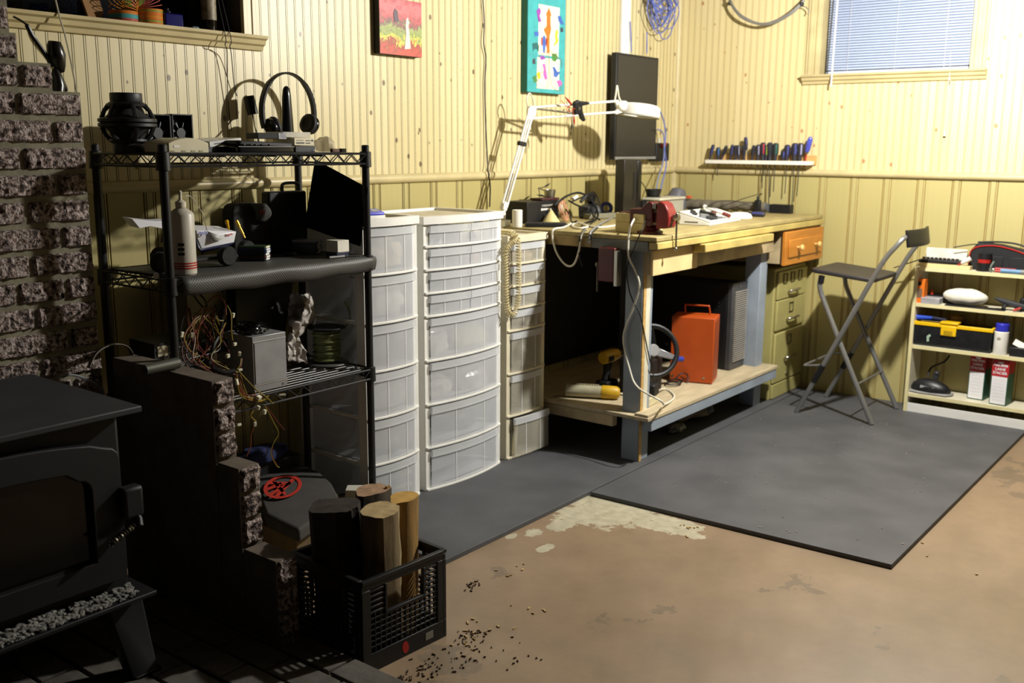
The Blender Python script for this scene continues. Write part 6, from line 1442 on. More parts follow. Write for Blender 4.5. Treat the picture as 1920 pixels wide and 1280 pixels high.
p0, p1 = wq(1213, 60, .03), wq(1213, 100, .03); tubes(T, 'hanging_end', [p0, p0.lerp(p1, .5), p1], .0032, NB, 6)
T = thing('cable_pair', 'pair of blue-grey cables dropping from behind the monitor to the black jar', 'cables')
wz = lambda px, py, d=.09: at(px, py, y=YL-d)
NG = mat('network_grey_blue', '7b83a8', .35)
tubes(T, 'blue_cable', [wz(1236, 205), wz(1244, 225), wz(1248, 250), wz(1246, 280), wz(1249, 310), wz(1241, 345, .12), wz(1236, 365, .16)], .0042, NB, 6)
tubes(T, 'grey_cable', [wz(1232, 243), wz(1241, 246), wz(1245, 262), wz(1244, 300), wz(1234, 335, .13), wz(1230, 362, .17)], .0042, NG, 6)
T = thing('wall_socket_box', 'black plastic box with a red clip on the wall beside the monitor', 'box')
x0, x1, z0, z1 = fr(1231, 268, 1255, 302, YL-.06); x1 = min(x1, XR-.02); mb = MB(); mb.prism(rrect(x1-x0, z1-z0, .012), 0, .055, frame(((x0+x1)/2, YL-.06+.055-.0, (z0+z1)/2), (1, 0, 0), (0, 0, 1))); mb.build('body', BLK, T, bevel=.004)
mb = MB(); mb.obox(((x0+x1)/2-.005, YL-.066, z1-.012), (.05, .014, .022), ry=-.35); mb.build('red_clip', REDM, T, bevel=.003)
mb = MB(); mb.obox(((x0+x1)/2-.03, YL-.052, z1+.014), (.018, .014, .024)); mb.build('white_plug', WHT, T, bevel=.002)
# black cable down the wall
tubes(thing('wall_cable', 'thin black cable hanging straight down the wall behind the drawer towers', 'cable'), 'cable', [wq(904, -20, .01), wq(908, 40, .01), wq(907, 80, .014), wq(911, 110, .01), wq(909, 160, .01), wq(911, 240, .012), wq(914, 300, .02), wq(916, 327, .034), wq(919, 350, .02), wq(918, 388, .012)], .0035, BLK, 6)

# ------------------------------------------------------------------ in and round the left window
def nq(px, py, d=.06): return at(px, py, y=YL+d)
RB = [('c9762c', 'orange'), ('d08a2e', 'amber'), ('8a9a4a', 'green'), ('4a9a9a', 'teal'), ('b85a50', 'coral')]
T = thing('coil_spring_toy', 'rainbow plastic coil spring toy arched over on the left window ledge', 'spring toy')
yy = YL+.06; zc = WLZ0+.0005
b0, b1 = nq(232, 46).x, nq(280, 50).x; r_ = (nq(303, 50).x-nq(258, 50).x)/2
for part, (k0, k1) in enumerate(((0, 26), (26, 52))): pass
NC = 48
for i in range(NC):
    u = i/(NC-1)
    a_ = PI*max(0, min(1, (u-.28)/(.62-.28)))            # arch from the left stack to the right
    if u < .28: c = V((b0, yy, zc+.004+.036*u/.28)); nx = V((0, 0, 1))
    elif u > .62: c = V((b1, yy, zc+.006+.050*(1-u)/.38)); nx = V((0, 0, 1))
    else:
        mx = (b0+b1)/2; c = V((mx-(b1-b0)/2*math.cos(a_), yy, zc+.040+(.014)*a_/PI+.055*math.sin(a_))); nx = V((math.sin(a_), 0, math.cos(a_)))
    uu = V((0, 1, 0)); vv = nx.cross(uu)
    mb = MB(); mb.tube([c+(uu*math.cos(t)+vv*math.sin(t))*r_ for t in [2*PI*k/20 for k in range(20)]], .0014, 5, closed=True)
    col = RB[[4, 3, 0, 1, 2][int(u*9.99) % 5] if u < .6 else [0, 1, 0, 2, 0][int(u*20) % 5]]
    if i % 1 == 0: mb.build('coil', mat('spring_'+col[1], col[0], .35), T)
T = thing('wooden_plaque', 'brown wooden board leaning in the left window behind the spring toy', 'board')
mb = MB(); K = [nq(150, -10, .10), nq(184, -10, .10), nq(195, 25, .085), nq(190, 42, .07), nq(168, 40, .07)]; K[3].z = K[4].z = zc
va = [mb.v(p) for p in K]; vb = [mb.v(p+V((0, .012, 0))) for p in K]; mb.f(va); mb.f(vb)
for i in range(5): mb.f([va[i], va[(i+1) % 5], vb[(i+1) % 5], vb[i]])
mb.build('board', mat('brown_board', '8a6338', .5), T, bevel=.002)
T = thing('blue_jar', 'little square cobalt blue glass jar on the left window ledge', 'jar'); x0, x1, z0, z1 = fr(310, 25, 345, 58, YL+.02)
BG2 = mat('cobalt_glass', '10104e', .08, spec=.8); mb = MB(); mb.box(x0, x1, YL+.02, YL+.065, zc, z1); mb.build('body', BG2, T, bevel=.006, segs=3)
mb = MB(); mb.lathe([(0, 0), (.010, 0), (.012, .006), (.005, .010), (.006, .016), (0, .018)], ((x0+x1)/2-.012, YL+.042, z1+.0003), 14); mb.build('stopper', mat('stopper', '23242c', .3), T)
T = thing('tall_bottle', 'tall dark patterned bottle standing in the right of the left window', 'bottle'); p = nq(393, 58, .06)
mb = MB(); mb.lathe([(0, zc), (.024, zc), (.026, zc+.004), (.026, zc+.20), (.010, zc+.25), (.010, zc+.29), (0, zc+.29)], (p.x, YL+.06, 0), 24); mb.build('body', mat('dark_bottle', '15110c', .12), T)
mb = MB(); mb.lathe([(.0263, zc+.045), (.0268, zc+.045), (.0268, zc+.19), (.0263, zc+.19)], (p.x, YL+.06, 0), 24, cap=False); mb.build('label', mat('bottle_label', '7a6f58', .5, vs=60, var=.5), T)
mb = MB(); p = nq(366, 60, .03); mb.sph((p.x, YL+.03, zc+.008), .011, (1.6, 1, .75)); one(mb, 'glass_pebble', mat('pebble_grey', '6f8488', .2), 'little grey glass pebble between the blue jar and tall bottle', 'pebble')
T = thing('hanging_cables', 'two thin black cables hanging out of the left window over its sill', 'cords')
for pts in ([nq(408, -5, -.03), nq(423, 70, -.054), nq(422, 84, -.054), nq(426, 100, -.03), nq(427, 180, -.012), nq(434, 246, -.01)], [nq(415, -5, -.03), nq(433, 72, -.054), nq(431, 86, -.054), nq(434, 104, -.03), nq(439, 160, -.012), nq(444, 180, -.01)]): tubes(T, 'cord', pts, .0016, BLK, 6)
one(MB().tube(spline([nq(103, -5, -.04), nq(113, 36, -.056), nq(122, 66, -.06), nq(132, 110, -.04), nq(144, 172, -.02), nq(146, 180, -.02)], 6), .0028, 6), 'clear_tube', mat('cloudy_tube'), 'thin clear plastic tube hanging across the sill of the left window', 'tube')
# carved black figure with a long pipe on the chimney shoulder
EB = mat('ebony', '16130f', .25, var=.2)
T = thing('carved_figure', 'carved black wooden figure with a long thin pipe on the chimney shoulder', 'figurine')
yq = 2.87; c = lambda px, py, y=yq: at(px, py, y=y)
zf = at(115, 176, y=yq).z
mb = MB(); P_ = [c(108, 174), c(110, 160), c(106, 142), c(103, 128)]
mb.tube([V((P_[0].x, yq, Z0c+Hc+.0005)), P_[1], P_[2], P_[3]], [.020, .018, .016, .008], 12); mb.tube([c(106, 140), c(115, 155), c(122, 166), V((c(124, 174).x, yq, Z0c+Hc+.004))], [.011, .011, .008, .006], 10); mb.build('body', EB, T)
mb = MB(); mb.tube([c(116, 136), c(112, 126), c(106, 105), c(102, 86), c(102, 78)], [.008, .017, .026, .022, .017], 14); mb.build('head', EB, T)
mb = MB(); mb.tube(spline([c(100, 124), c(80, 94), c(60, 66), c(48, 45), c(25, 31)], 6), [.0065]*12+[.007]*6+[.003]*7, 8); mb.build('pipe', EB, T)
# things on the wing wall by the stove
T = thing('bent_strap', 'wide dusty grey band bent in an arch on the brick side wall', 'band'); ww = V((1.47, 2.58, .812))
a = at(180, 690, y=2.52); mb = MB(); pts = [at(168, 690, y=2.66), at(180, 665, y=2.68), at(200, 650, y=2.7), at(225, 645, y=2.73), at(243, 652, y=2.76), at(252, 668, y=2.78)]
pts = spline(pts, 5); vs = [[mb.v(p), mb.v(p+V((.02, .05, -.008)))] for p in pts]
for i in range(len(pts)-1): mb.f([vs[i][0], vs[i+1][0], vs[i+1][1], vs[i][1]])
mb.build('band', mat('dusty_band', '5d584c', .7), T, solid=.003, smooth=60)
T = thing('pipe_offcut', 'short dull grey pipe lying across the brick side wall', 'pipe')
a, b = at(270, 694, z=.7725), at(333, 680, z=.7725); mb = MB(); mb.tube([a, b], .0165, 14); d = (b-a).normalized(); mb.build('pipe', mat('dull_pipe', '4a4a40', .55, metal=.3), T)
mb = MB(); mb.tube([a-d*.0006, a-d*.0002], .012, 14); mb.build('bore', BLK, T)
tubes(thing('stove_cable', 'thin grey cable arching behind the stove top', 'cable'), 'cable', [at(108, 707, y=2.745), at(135, 703, y=2.745), at(165, 712, y=2.745), at(190, 728, y=2.745), at(195, 745, y=2.745)], .004, MGR, 6)

# ------------------------------------------------------------------ right wall: blinds, cable, screwdriver rack
BLM = mat('blind_slat', 'b4c0da', .4, var=.02)
T = thing('venetian_blind', 'pale blue-white venetian blind closed over the right window', 'blind')
y0, y1 = WRY0+.02, WRY1-.025; zt, zb = WRZ1-.03, WRZ0+.012; n = 34; xb = XR+.055
mb = MB(); mb.box(xb-.012, xb+.014, y0, y1, zt, zt+.028); mb.build('head_rail', BLM, T)
for i in range(n):
    z = zb+.014+(zt-zb-.018)*i/n
    mb = MB(); mb.grid(lambda u, v: (xb-.009+.018*u+0, y0+(y1-y0)*v, z+.0145*u+.0022*math.sin(PI*u)), 4, 1); mb.build('slat', BLM, T, smooth=60)
mb = MB(); mb.box(xb-.012, xb+.012, y0, y1, zb-.006, zb+.008); mb.build('bottom_rail', BLM, T, bevel=.003)
mb = MB()
for u in (.16, .5, .84): mb.tube([(xb-.013, y1-(y1-y0)*u, zb), (xb-.013, y1-(y1-y0)*u, zt)], .0012, 5)
mb.build('ladder_cord', mat('cord_white', 'c4c6cc', .5), T)
a, b = at(1571, -5, x=XR-.03), at(1558, 162, x=XR-.055); mb = MB(); mb.tube([a, b], .0042, 8); mb.build('tilt_wand', mat('wand_clear', 'e8e8e4', .2), T)
pts = [at(1783, 95, x=XR+.03), at(1780, 140, x=XR-.05), at(1779, 152, x=XR-.052), at(1777, 200, x=XR-.03), at(1772, 243, x=XR-.01)]; tubes(T, 'pull_cord', pts, .0013, mat('cord_white'), 6)
mb = MB(); p = at(1780, 147, x=XR-.055); mb.tube([p+V((0, 0, .010)), p-V((0, 0, .010))], [.003, .006], 8); p = at(1771, 251, x=XR-.012); mb.tube([p+V((0, 0, .02)), p-V((0, 0, .012))], [.004, .008], 8); mb.build('cord_weight', LGR, T)
rq = lambda px, py, d=.02: at(px, py, x=XR-d)
T = thing('hanging_hose', 'grey cable bundle sagging in a curve on the right wall by the window', 'cable bundle')
for k in range(3): tubes(T, 'cable', [rq(1366+k, -4-2*k, .05), rq(1374, 14-2*k, .07), rq(1392, 34-k*2, .08), rq(1425, 46-k, .08), rq(1455, 42-k*2, .08), rq(1485, 25-2*k, .07), rq(1505, 6-2*k, .05), rq(1512, -8, .04)], .005, mat('hose_grey', '77746e', .5), 8)
tubes(T, 'tail', [rq(1500, 12, .05), rq(1510, 13, .05), rq(1517, 20, .05), rq(1514, 27, .05)], .003, mat('hose_grey'), 6)
mb = MB(); p = rq(1369, 6, .05); mb.sph(p, .014); p = rq(1503, 8, .05); mb.sph(p, .014); mb.build('tie', DGR, T)
for px, py in ((1369, 0), (1503, 0)):
    p = rq(px, py, .0); one(MB().cyl((XR-.0005, p.y, p.z+.012), (XR-.05, p.y, p.z+.016), .003, n=8), 'wall_hook', STL, 'small nail holding the %s end of the grey cable bundle on the right wall' % ('left' if px < 1400 else 'right'), 'nail', 'nails on the right wall')
# screwdriver rack
T = thing('screwdriver_rack', 'white wooden rack shelf full of screwdrivers on the right wall', 'rack')
ya, yb_ = rq(1322, 302, .075).y, rq(1518, 310, .075).y; zr = 1.318
mb = MB(); mb.box(XR-.078, XR-.012, yb_, ya, zr-.022, zr); mb.build('ledge', mat('rack_white', 'e8e4d8', .5, var=.03), T, bevel=.002)
mb = MB(); mb.box(XR-.0118, XR-.0005, yb_-.01, ya-.03, zr-.02, zr+.032); mb.build('back_strip', mat('rack_back', 'c49a5c', .6), T)
mb = MB()
for y in (ya-.02, (ya+yb_)/2+.02, yb_+.02): mb.tube([(XR-.074, y, zr-.0222), (XR-.073, y, zr-.036), (XR-.070, y, zr-.042)], .0016, 6)
mb.build('hooks', STL, T)
SD = [(1330, 1338, 271, 'd', 'b', 11, 'slim', 0), (1346, 1347, 276, 'd', 'k', 14, 'stubby dark blue-topped', -20), (1352, 1363, 273, 'd', None, 11, 'slim leaning dark', 0), (1369, 1374, 271, 'd', 'b', 11, 'slim', 0), (1379, 1380, 272, 'd', None, 11, 'slim dark', 0), (1385, 1385, 272, 'd', 'w', 11, 'slim pale-striped', 0), (1395, 1395, 272, 'd', None, 12, 'slim dark', 0), (1402, 1398, 257, 'd', 'b', 11, 'high-standing blue', 0), (1410, 1414, 272, 'd', None, 11, 'slim dark', 0), (1421, 1422, 271, 'd', 'w', 15, 'blue and white', -12), (1430, 1431, 267, 'd', 'r', 17, 'red-backed', -36), (1436, 1437, 272, 'd', 'g', 12, 'lime-striped', -20), (1443, 1444, 267, 'd', None, 18, 'fat black long-shafted', -75), (1453, 1455, 268, 'd', 'e', 18, 'dark green-backed', -40), (1468, 1469, 283, 'd', 'b', 15, 'short stubby blue', -5), (1475, 1477, 271, 'd', 'b', 17, 'mid-sized blue', -42), (1489, 1491, 268, 'd', 'b', 19, 'big blue long-shafted', -72), (1499, 1502, 268, 'd', 'w', 19, 'big blue and white', -45)]
GP = {'b': GBL, 'k': mat('grip_sky', '4a7ab8', .4), 'w': mat('grip_white', '9a9ab8', .4), 'r': mat('grip_red', 'b8384a', .4), 'g': mat('grip_lime', '8a9a3a', .4), 'e': mat('grip_green', '2f6a55', .4), None: DG2}
ORDN = ['first', 'second', 'third', 'fourth', 'fifth', 'sixth', 'seventh', 'eighth', 'ninth', 'tenth', 'eleventh', 'twelfth', 'thirteenth', 'fourteenth', 'fifteenth', 'sixteenth', 'seventeenth', 'eighteenth']
for i, (xb_, xt_, yt_, a_, b_, r10, ds, dn) in enumerate(SD):
    base = rq(xb_, 298+(xb_-1322)*.045, .045); base.z = zr+.001; top = rq(xt_, yt_, .045); hl = (top-base).length
    d = (top-base).normalized(); tip = base-d*(.030 if dn == 0 else abs(dn)*.0042+.012)
    if i == 7: hl = .075
    driver('screwdriver', f'{ds} screwdriver, {ORDN[i]} from the left in the wall rack', tip, top, DG2, GP[b_], r10*.00095, min(hl, .115), 'screwdrivers in the wall rack', shaft=mat('dark_shaft', '4a4a46', .4, metal=.6), sr=.0028)
T = thing('wire_cutter', 'tall clear blue-handled tool with a red shaft at the right end of the rack', 'tool')
base = rq(1509, 308, .045); base.z = zr-.03; mid = rq(1512, 288, .045); top = rq(1521, 254, .045); d = (top-mid).normalized()
mb = MB(); mb.tube([base, mid], .0045, 8); mb.build('red_shaft', REDM, T)
mb = MB(); mb.lathe([(0, 0), (.011, 0), (.015, .012), (.015, .07), (.009, .085), (0, .087)], mid+d*.010, 14, d); mb.build('handle', mat('clear_blue', '4a50b0', .15), T)
mb = MB(); mb.lathe([(0, 0), (.010, 0), (.012, .008), (0, .0095)], mid+d*.0003, 12, d); mb.build('ferrule', STL, T)
# ------------------------------------------------------------------ things on the bookcase
def fx(px0, py0, px1, py1, x):
    """side rectangle on plane x between two photo corners -> y0, y1, z0, z1 (y0 < y1)"""
    a, b = at(px0, (py0+py1)/2, x=x), at(px1, (py0+py1)/2, x=x); m = (px0+px1)/2
    return b.y, a.y, at(m, py1, x=x).z, at(m, py0, x=x).z
T1, T2, T3, T4 = .7825, .5925, .3665, .1025
q = lambda px, py, x=5.46: at(px, py, x=x)
y0, y1, z0, z1 = fx(1724, 492, 1818, 508, 5.44)
one(MB().box(5.45, 5.60, y0, y1, T1, T1+.020), 'pine_board', mat('cream_board', 'd2c08a', .5, vs=6), 'short cream board lying on top of the bookcase', 'board', bevel=.002)
zt = T1+.0205
T = thing('socket_set', 'open socket set case with clear lid on the board atop the bookcase', 'socket set')
y0, y1, z0, z1 = fx(1722, 482, 1800, 493, 5.47)
mb = MB(); mb.box(5.47, 5.585, y0, y1, zt, zt+.016); mb.build('tray', BLK, T, bevel=.002)
for i in range(9):
    y = y1-.02-(y1-y0-.04)*i/8; mb = MB(); mb.cyl((5.495, y, zt+.0162), (5.495, y, zt+.030), .0085, n=12); mb.build('socket', CHR, T)
mb = MB(); mb.obox((5.585, (y0+y1)/2-.005, zt+.042), (.006, y1-y0, .06), ry=R(18)); mb.build('lid', mat('clear_lid', 'dcdad0', .25, alpha=.7), T)
a, b = q(1722, 487, 5.50), q(1676, 502, 5.52)
one(MB().tube([a+V((0, -.002, 0)), b], .003, 6), 'thin_rod', BLK, 'thin black rod sticking out past the left end of the bookcase top', 'rod')
T = thing('glue_tube', 'small white and red squeeze tube beside the socket set', 'tube'); a, b = q(1802, 494, 5.455), q(1820, 484, 5.46); a.z = max(a.z, zt+.012)
mb = MB(); mb.tube([a, a.lerp(b, .2), b], [.004, .011, .012], 10); mb.build('body', WHT, T)
mb = MB(); d = (b-a).normalized(); mb.tube([a-d*.018, a-d*.0005], .0042, 8); mb.build('cap', REDM, T)
T = thing('tool_bag', 'black nylon tool bag with red piping on the right of the bookcase top', 'tool bag')
y0, y1, z0, z1 = fx(1818, 458, 1960, 505, 5.52)
NY = mat('black_nylon', '17171a', .7, bump=.3, bs=150)
mb = MB(); M = frame((5.545, (y0+y1)/2, T1), (0, -1, 0), (0, 0, 1)); w_ = y1-y0; hh = z1-T1
mb.prism([(-w_/2, 0), (w_/2, 0), (w_/2, hh*.55), (w_*.25, hh*.8), (-w_*.1, hh*.97), (-w_*.40, hh), (-w_*.49, hh*.7)], -.045, .045, M); mb.build('body', NY, T, bevel=.012, segs=3)
mb = MB(); mb.tube(spline([M @ V((-w_*.49, hh*.15, .047)), M @ V((-w_*.46, hh*.75, .047)), M @ V((-w_*.2, hh*.93, .047)), M @ V((w_*.1, hh*.82, .047)), M @ V((w_*.45, hh*.5, .047))], 5), .0035, 6); mb.build('piping', REDM, T)
for u in (-.25, .05): 
    mb = MB(M); mb.box(w_*u, w_*(u+.22), hh*.12, hh*.55, .0455, .052); mb.build('pocket', NY, T, bevel=.004)
tubes(T, 'strap', [M @ V((-w_*.42, hh*1.0, .0)), M @ V((-w_*.1, hh*1.06, .01)), M @ V((w_*.2, hh*.98, .03)), M @ V((w_*.45, hh*.6, .05))], .005, DGR, 6)
tubes(T, 'strap', [M @ V((-w_*.75, hh*.75, .0)), M @ V((-w_*.5, hh*.9, .0)), M @ V((-w_*.2, hh*1.0, .01))], .003, DGR, 6)
y0, y1, z0, z1 = fx(1829, 482, 1857, 511, 5.45); c = (5.475, (y0+y1)/2, T1); r_ = (y1-y0)/2
T = thing('tape_roll', 'thick black tape roll with a red core band at the front of the bookcase top', 'tape')
mb = MB(); mb.lathe([(.014, 0), (r_, 0), (r_, .042), (.014, .042)], c, 24); mb.build('lower_roll', BLK, T)
mb = MB(); mb.lathe([(.014, .0425), (r_-.004, .0425), (r_-.004, .062), (.014, .062)], c, 24); mb.build('red_band', REDM, T)
mb = MB(); mb.lathe([(.014, .0625), (r_-.002, .0625), (r_-.002, .090), (.014, .090)], c, 24); mb.build('upper_roll', BLK, T)
T = thing('pliers', 'red-handled pliers lying in front of the black tool bag', 'pliers')
for dz, pts in ((0, (q(1866, 505), q(1875, 498), q(1889, 492), q(1897, 488))), (1, (q(1866, 500), q(1878, 503), q(1893, 506), q(1905, 508)))):
    P_ = [V((5.455+.004*dz, p.y, T1+.008+.010*dz)) for p in pts]; mb = MB(); mb.tube(spline(P_, 4), .0065, 8); mb.build('handle', REDM, T)
P_ = V((5.458, q(1860, 505).y, T1+.012)); mb = MB(); mb.sph(P_, .012, (.7, 1.7, .8)); mb.build('jaws', STL, T)
T = thing('heat_gun_tube', 'blue and grey cylindrical tool in front of the tool bag', 'tool')
a, b = q(1877, 503, 5.44), q(1915, 500, 5.44); a.z = b.z = T1+.012; a.x = b.x = 5.44
mb = MB(); mb.tube([a, b], .0115, 12); mb.build('body', mat('tool_blue', '5f86a8', .4), T)
mb = MB(); mb.tube([b+V((0, -.0005, 0)), b+V((0, -.03, 0))], .0125, 12); mb.build('end', MGR, T)
p = q(1858, 500, 5.432); one(MB().tube([V((5.438, p.y, T1+.002)), V((5.432, p.y+.001, T1+.03)), V((5.44, p.y-.01, T1+.055))], .005, 8), 'small_wrench', mat('grey_green', '7d8a80', .4, metal=.4), 'little grey wrench standing against the tape roll', 'wrench')
p = q(1914, 512, 5.44); one(MB().obox((5.46, p.y-.05, T1+.008), (.05, .14, .016)), 'phone', DGR, 'flat dark gadget at the right edge of the bookcase top', 'gadget', bevel=.004)
# second row
y0, y1, z0, z1 = fx(1713, 523, 1733, 566, 5.44)
T = thing('bulb_box', 'small upright orange box at the left of the upper bookcase shelf', 'box')
mb = MB(); mb.box(5.44, 5.50, y0, y1-.004, T2, z1); mb.build('carton', mat('carton_orange', 'd9701c', .5), T, bevel=.001)
mb = MB(); mb.box(5.4392, 5.4398, y0+.010, y1-.014, T2+(z1-T2)*.22, T2+(z1-T2)*.60); mb.build('window_panel', mat('carton_grey', '6f5a48', .5), T)
mb = MB(); mb.prism([(.011*math.cos(t), .011*math.sin(t)) for t in [2*PI*i/12 for i in range(12)]], 0, .0006, frame((5.4397, (y0+y1)/2, T2+(z1-T2)*.82), (0, -1, 0), (0, 0, 1))); mb.build('badge', BLK, T)
y0, y1, z0, z1 = fx(1733, 547, 1790, 562, 5.50); one(MB().box(5.515, 5.60, y0, y1, T2, T2+.036), 'black_tray', BLK, 'low black tray behind the white bag on the upper bookcase shelf', 'tray', bevel=.003)
p = q(1746, 546, 5.53); T = thing('red_clamp', 'small red-tipped tool standing in the low black tray', 'tool'); mb = MB(); mb.tube([(5.55, p.y, T2+.0365), (5.55, p.y+.004, T2+.06)], .007, 8); mb.build('red_tip', mat('red_orange', 'c83a22', .4), T)
y0, y1, z0, z1 = fx(1727, 556, 1762, 568, 5.44); T = thing('screw_box', 'shallow clear plastic box beside the orange box', 'box')
mb = MB(); mb.box(5.435, 5.505, y0, y1, T2, T2+.024); mb.build('base', mat('clear_grey', 'a8a7aa', .25, alpha=.8), T, bevel=.002); mb = MB(); mb.box(5.434, 5.506, y0-.001, y1+.001, T2+.0243, T2+.032); mb.build('lid', mat('clear_lid2', 'bcbabc', .25, alpha=.8), T, bevel=.002)
y0, y1, z0, z1 = fx(1766, 541, 1852, 567, 5.47)
mb = MB(); mb.sph((5.49, (y0+y1)/2, T2+.048), 1, (.05, (y1-y0)/2, .042), 22, 12)
for v in mb.bm.verts:
    v.co += V((0, 0, 1))*(.008*mnoise.noise(V((v.co.x*30, v.co.y*22, 3)))); v.co.z = max(v.co.z, T2+.006)
o = one(mb, 'plaster_bag', mat('white_sack', 'e2ded0', .6, bump=.25), 'plump white plastic bag lying on the upper bookcase shelf', 'bag', smooth=60)
y0, y1, z0, z1 = fx(1772, 565, 1885, 578, 5.44); one(MB().obox((5.455, (y0+y1)/2, T2+.0025), (.05, y1-y0, .005)), 'steel_ruler', BLK, 'long flat black bar under the white bag on the upper shelf', 'bar', bevel=.001)
T = thing('glue_gun', 'black glue gun with red trigger on the upper bookcase shelf', 'glue gun')
a, b = q(1866, 556, 5.47), q(1905, 572, 5.46); mb = MB(); zz = T2+.034; mb.tube([V((5.47, a.y, zz+.022)), V((5.47, a.y-.03, zz+.014)), V((5.47, b.y, zz-.004)), V((5.47, b.y-.04, zz-.008))], [.006, .013, .017, .012], 10); mb.build('body', DGR, T)
mb = MB(); mb.tube([V((5.468, a.y-.05, T2+.026)), V((5.455, a.y-.045, T2+.008))], [.012, .009], 8); mb.build('grip', BLK, T)
a, b = q(1899, 586, 5.44), q(1914, 572, 5.44); mb = MB(); mb.tube([V((5.445, a.y, T2+.006)), V((5.45, b.y, T2+.022))], .006, 8); mb.build('trigger', REDM, T)
y0, y1, z0, z1 = fx(1910, 555, 1965, 590, 5.47); one(MB().box(5.47, 5.56, y0, y1, T2, T2+.07), 'black_case', BLK, 'black case at the right edge of the upper bookcase shelf', 'case', bevel=.012)
# third row
y0, y1, z0, z1 = fx(1709, 608, 1860, 662, 5.435)
T = thing('toolbox', 'black toolbox with yellow lid trays on the middle bookcase shelf', 'toolbox')
mb = MB(); x0, x1 = 5.435, 5.585; H = .108
mb.rings([[(x0+i, y0+j, T3+z), (x1-i, y0+j, T3+z), (x1-i, y1-j, T3+z), (x0+i, y1-j, T3+z)] for i, j, z in ((.010, .010, 0), (.002, .004, .012), (0, 0, H))]); mb.build('body', mat('toolbox_black', '17181b', .45, vs=30, var=.4), T, bevel=.004)
YLW = mat('toolbox_yellow', 'e0b412', .4, var=.05)
mb = MB(); mb.rings([[(x0+a, y0+b, T3+H+.0005), (x0+a, y1-b, T3+H+.0005), (x0+a, y1-b, T3+H+.020), (x0+a, y0+b, T3+H+.020)] for a, b in ((-.005, -.003), (.012, -.003))]); 
for a, b_ in ((y0-.003, y0+.012), (y1-.012, y1+.003)): mb.box(x0+.0125, x1, a, b_, T3+H+.0005, T3+H+.020)
mb.build('lid_rim', YLW, T, bevel=.003)
mb = MB(); mb.box(x0+.013, x1-.004, y0+.0125, y1-.0125, T3+H+.001, T3+H+.008); mb.build('lid_tray', BLK, T)
lc = q(1779, 615, 5.43).y
mb = MB(); mb.box(x0-.012, x0-.0055, lc-.038, lc+.038, T3+H-.040, T3+H+.012); mb.box(x0-.010, x0+.05, lc-.045, lc+.045, T3+H+.0205, T3+H+.032); la = mb.build('latch', YLW, T, bevel=.004)
mb = MB(); mb.box(x0-.0132, x0-.0122, lc-.022, lc+.022, T3+H-.034, T3+H-.012); mb.build('latch_slot', mat('yellow_dark', 'a8860c', .5), la)
mb = MB(); py = q(1740, 640, 5.43).y; mb.prism([(-.008, -.02), (.004, -.018), (.002, .004), (.012, .012), (.004, .022), (-.010, .010)], 0, .0007, frame((x0-.0006, py, T3+.045), (0, -1, 0), (0, 0, 1))); mb.build('paint_splash', mat('pale_green', '9ab09a', .6), T)
T = thing('blue_torch', 'bright blue handled tool lying on the left of the toolbox', 'tool'); zz = T3+H+.0205+.015
a, b = q(1712, 597, 5.47), q(1748, 596, 5.47); mb = MB(); mb.tube([V((5.475, a.y-.004, zz)), V((5.475, a.y-.035, zz)), V((5.475, b.y, zz+.004))], [.017, .015, .011], 12); mb.build('handle', mat('tool_blue2', '2244b0', .35), T)
mb = MB(); mb.tube([V((5.475, b.y-.0005, zz+.004)), V((5.475, b.y-.07, zz-.002))], [.012, .009], 10); mb.build('grip', NAVY, T)
tubes(T, 'shaft', [V((5.45, a.y-.05, zz-.012)), V((5.45, b.y-.09, zz-.010))], .003, STL, 6)
one(crumple((5.53, q(1795, 598, 5.53).y, T3+H+.036), (.035, .05, .026), 14, 12, .3), 'brown_rag', mat('rag_brown', '6b5540', .9, bump=.3), 'scrunched brown rag lying on the toolbox', 'rag', smooth=40)
def can(name, label, cat, px, py0, py1, x, z0, r, parts):
    T = thing(name, label, cat); y = q(px, (py0+py1)/2, x).y
    for nm, prof, m in parts:
        mb = MB(); mb.lathe([(a*r, z0+b) for a, b in prof], (x, y, 0), 22); mb.build(nm, m, T)
    return T, y
T, y = can('spray_can', 'white spray can with a blue cap beside the toolbox', 'spray can', 1877, 612, 666, 5.462, T3, .034, [('can', [(0, 0), (.97, 0), (1, .003), (1, .116), (.9, .120), (0, .120)], WHT), ('cap', [(0, .1205), (.94, .1205), (.94, .156), (.85, .160), (0, .160)], mat('cap_blue', '2a2fa8', .35))])
mb = MB(); mb.sph((5.4275, y+.004, T3+.085), .009, (.12, 1, .9)); mb.build('faded_print', mat('print_faded', '9a8f80', .6), T)
can('glass_bottle', 'grey translucent bottle standing behind the white spray can', 'bottle', 1884, 590, 655, 5.565, T3, .034, [('body', [(0, 0), (.97, 0), (1, .004), (1, .135), (.35, .175), (.35, .198), (0, .198)], mat('bottle_grey', '8d8c84', .2, alpha=.75))])
T = thing('parts_tray', 'low dark tray with white paper at the right end of the middle bookcase shelf', 'tray'); y0, y1, z0, z1 = fx(1892, 645, 1960, 668, 5.44)
mb = MB(); mb.box(5.44, 5.55, y0, y1, T3, T3+.045); mb.build('body', BLK, T, bevel=.004)
mb = MB(); mb.obox((5.47, y1-.045, T3+.058), (.003, .07, .03), rx=.4, ry=.3); mb.build('paper', WHT, T)
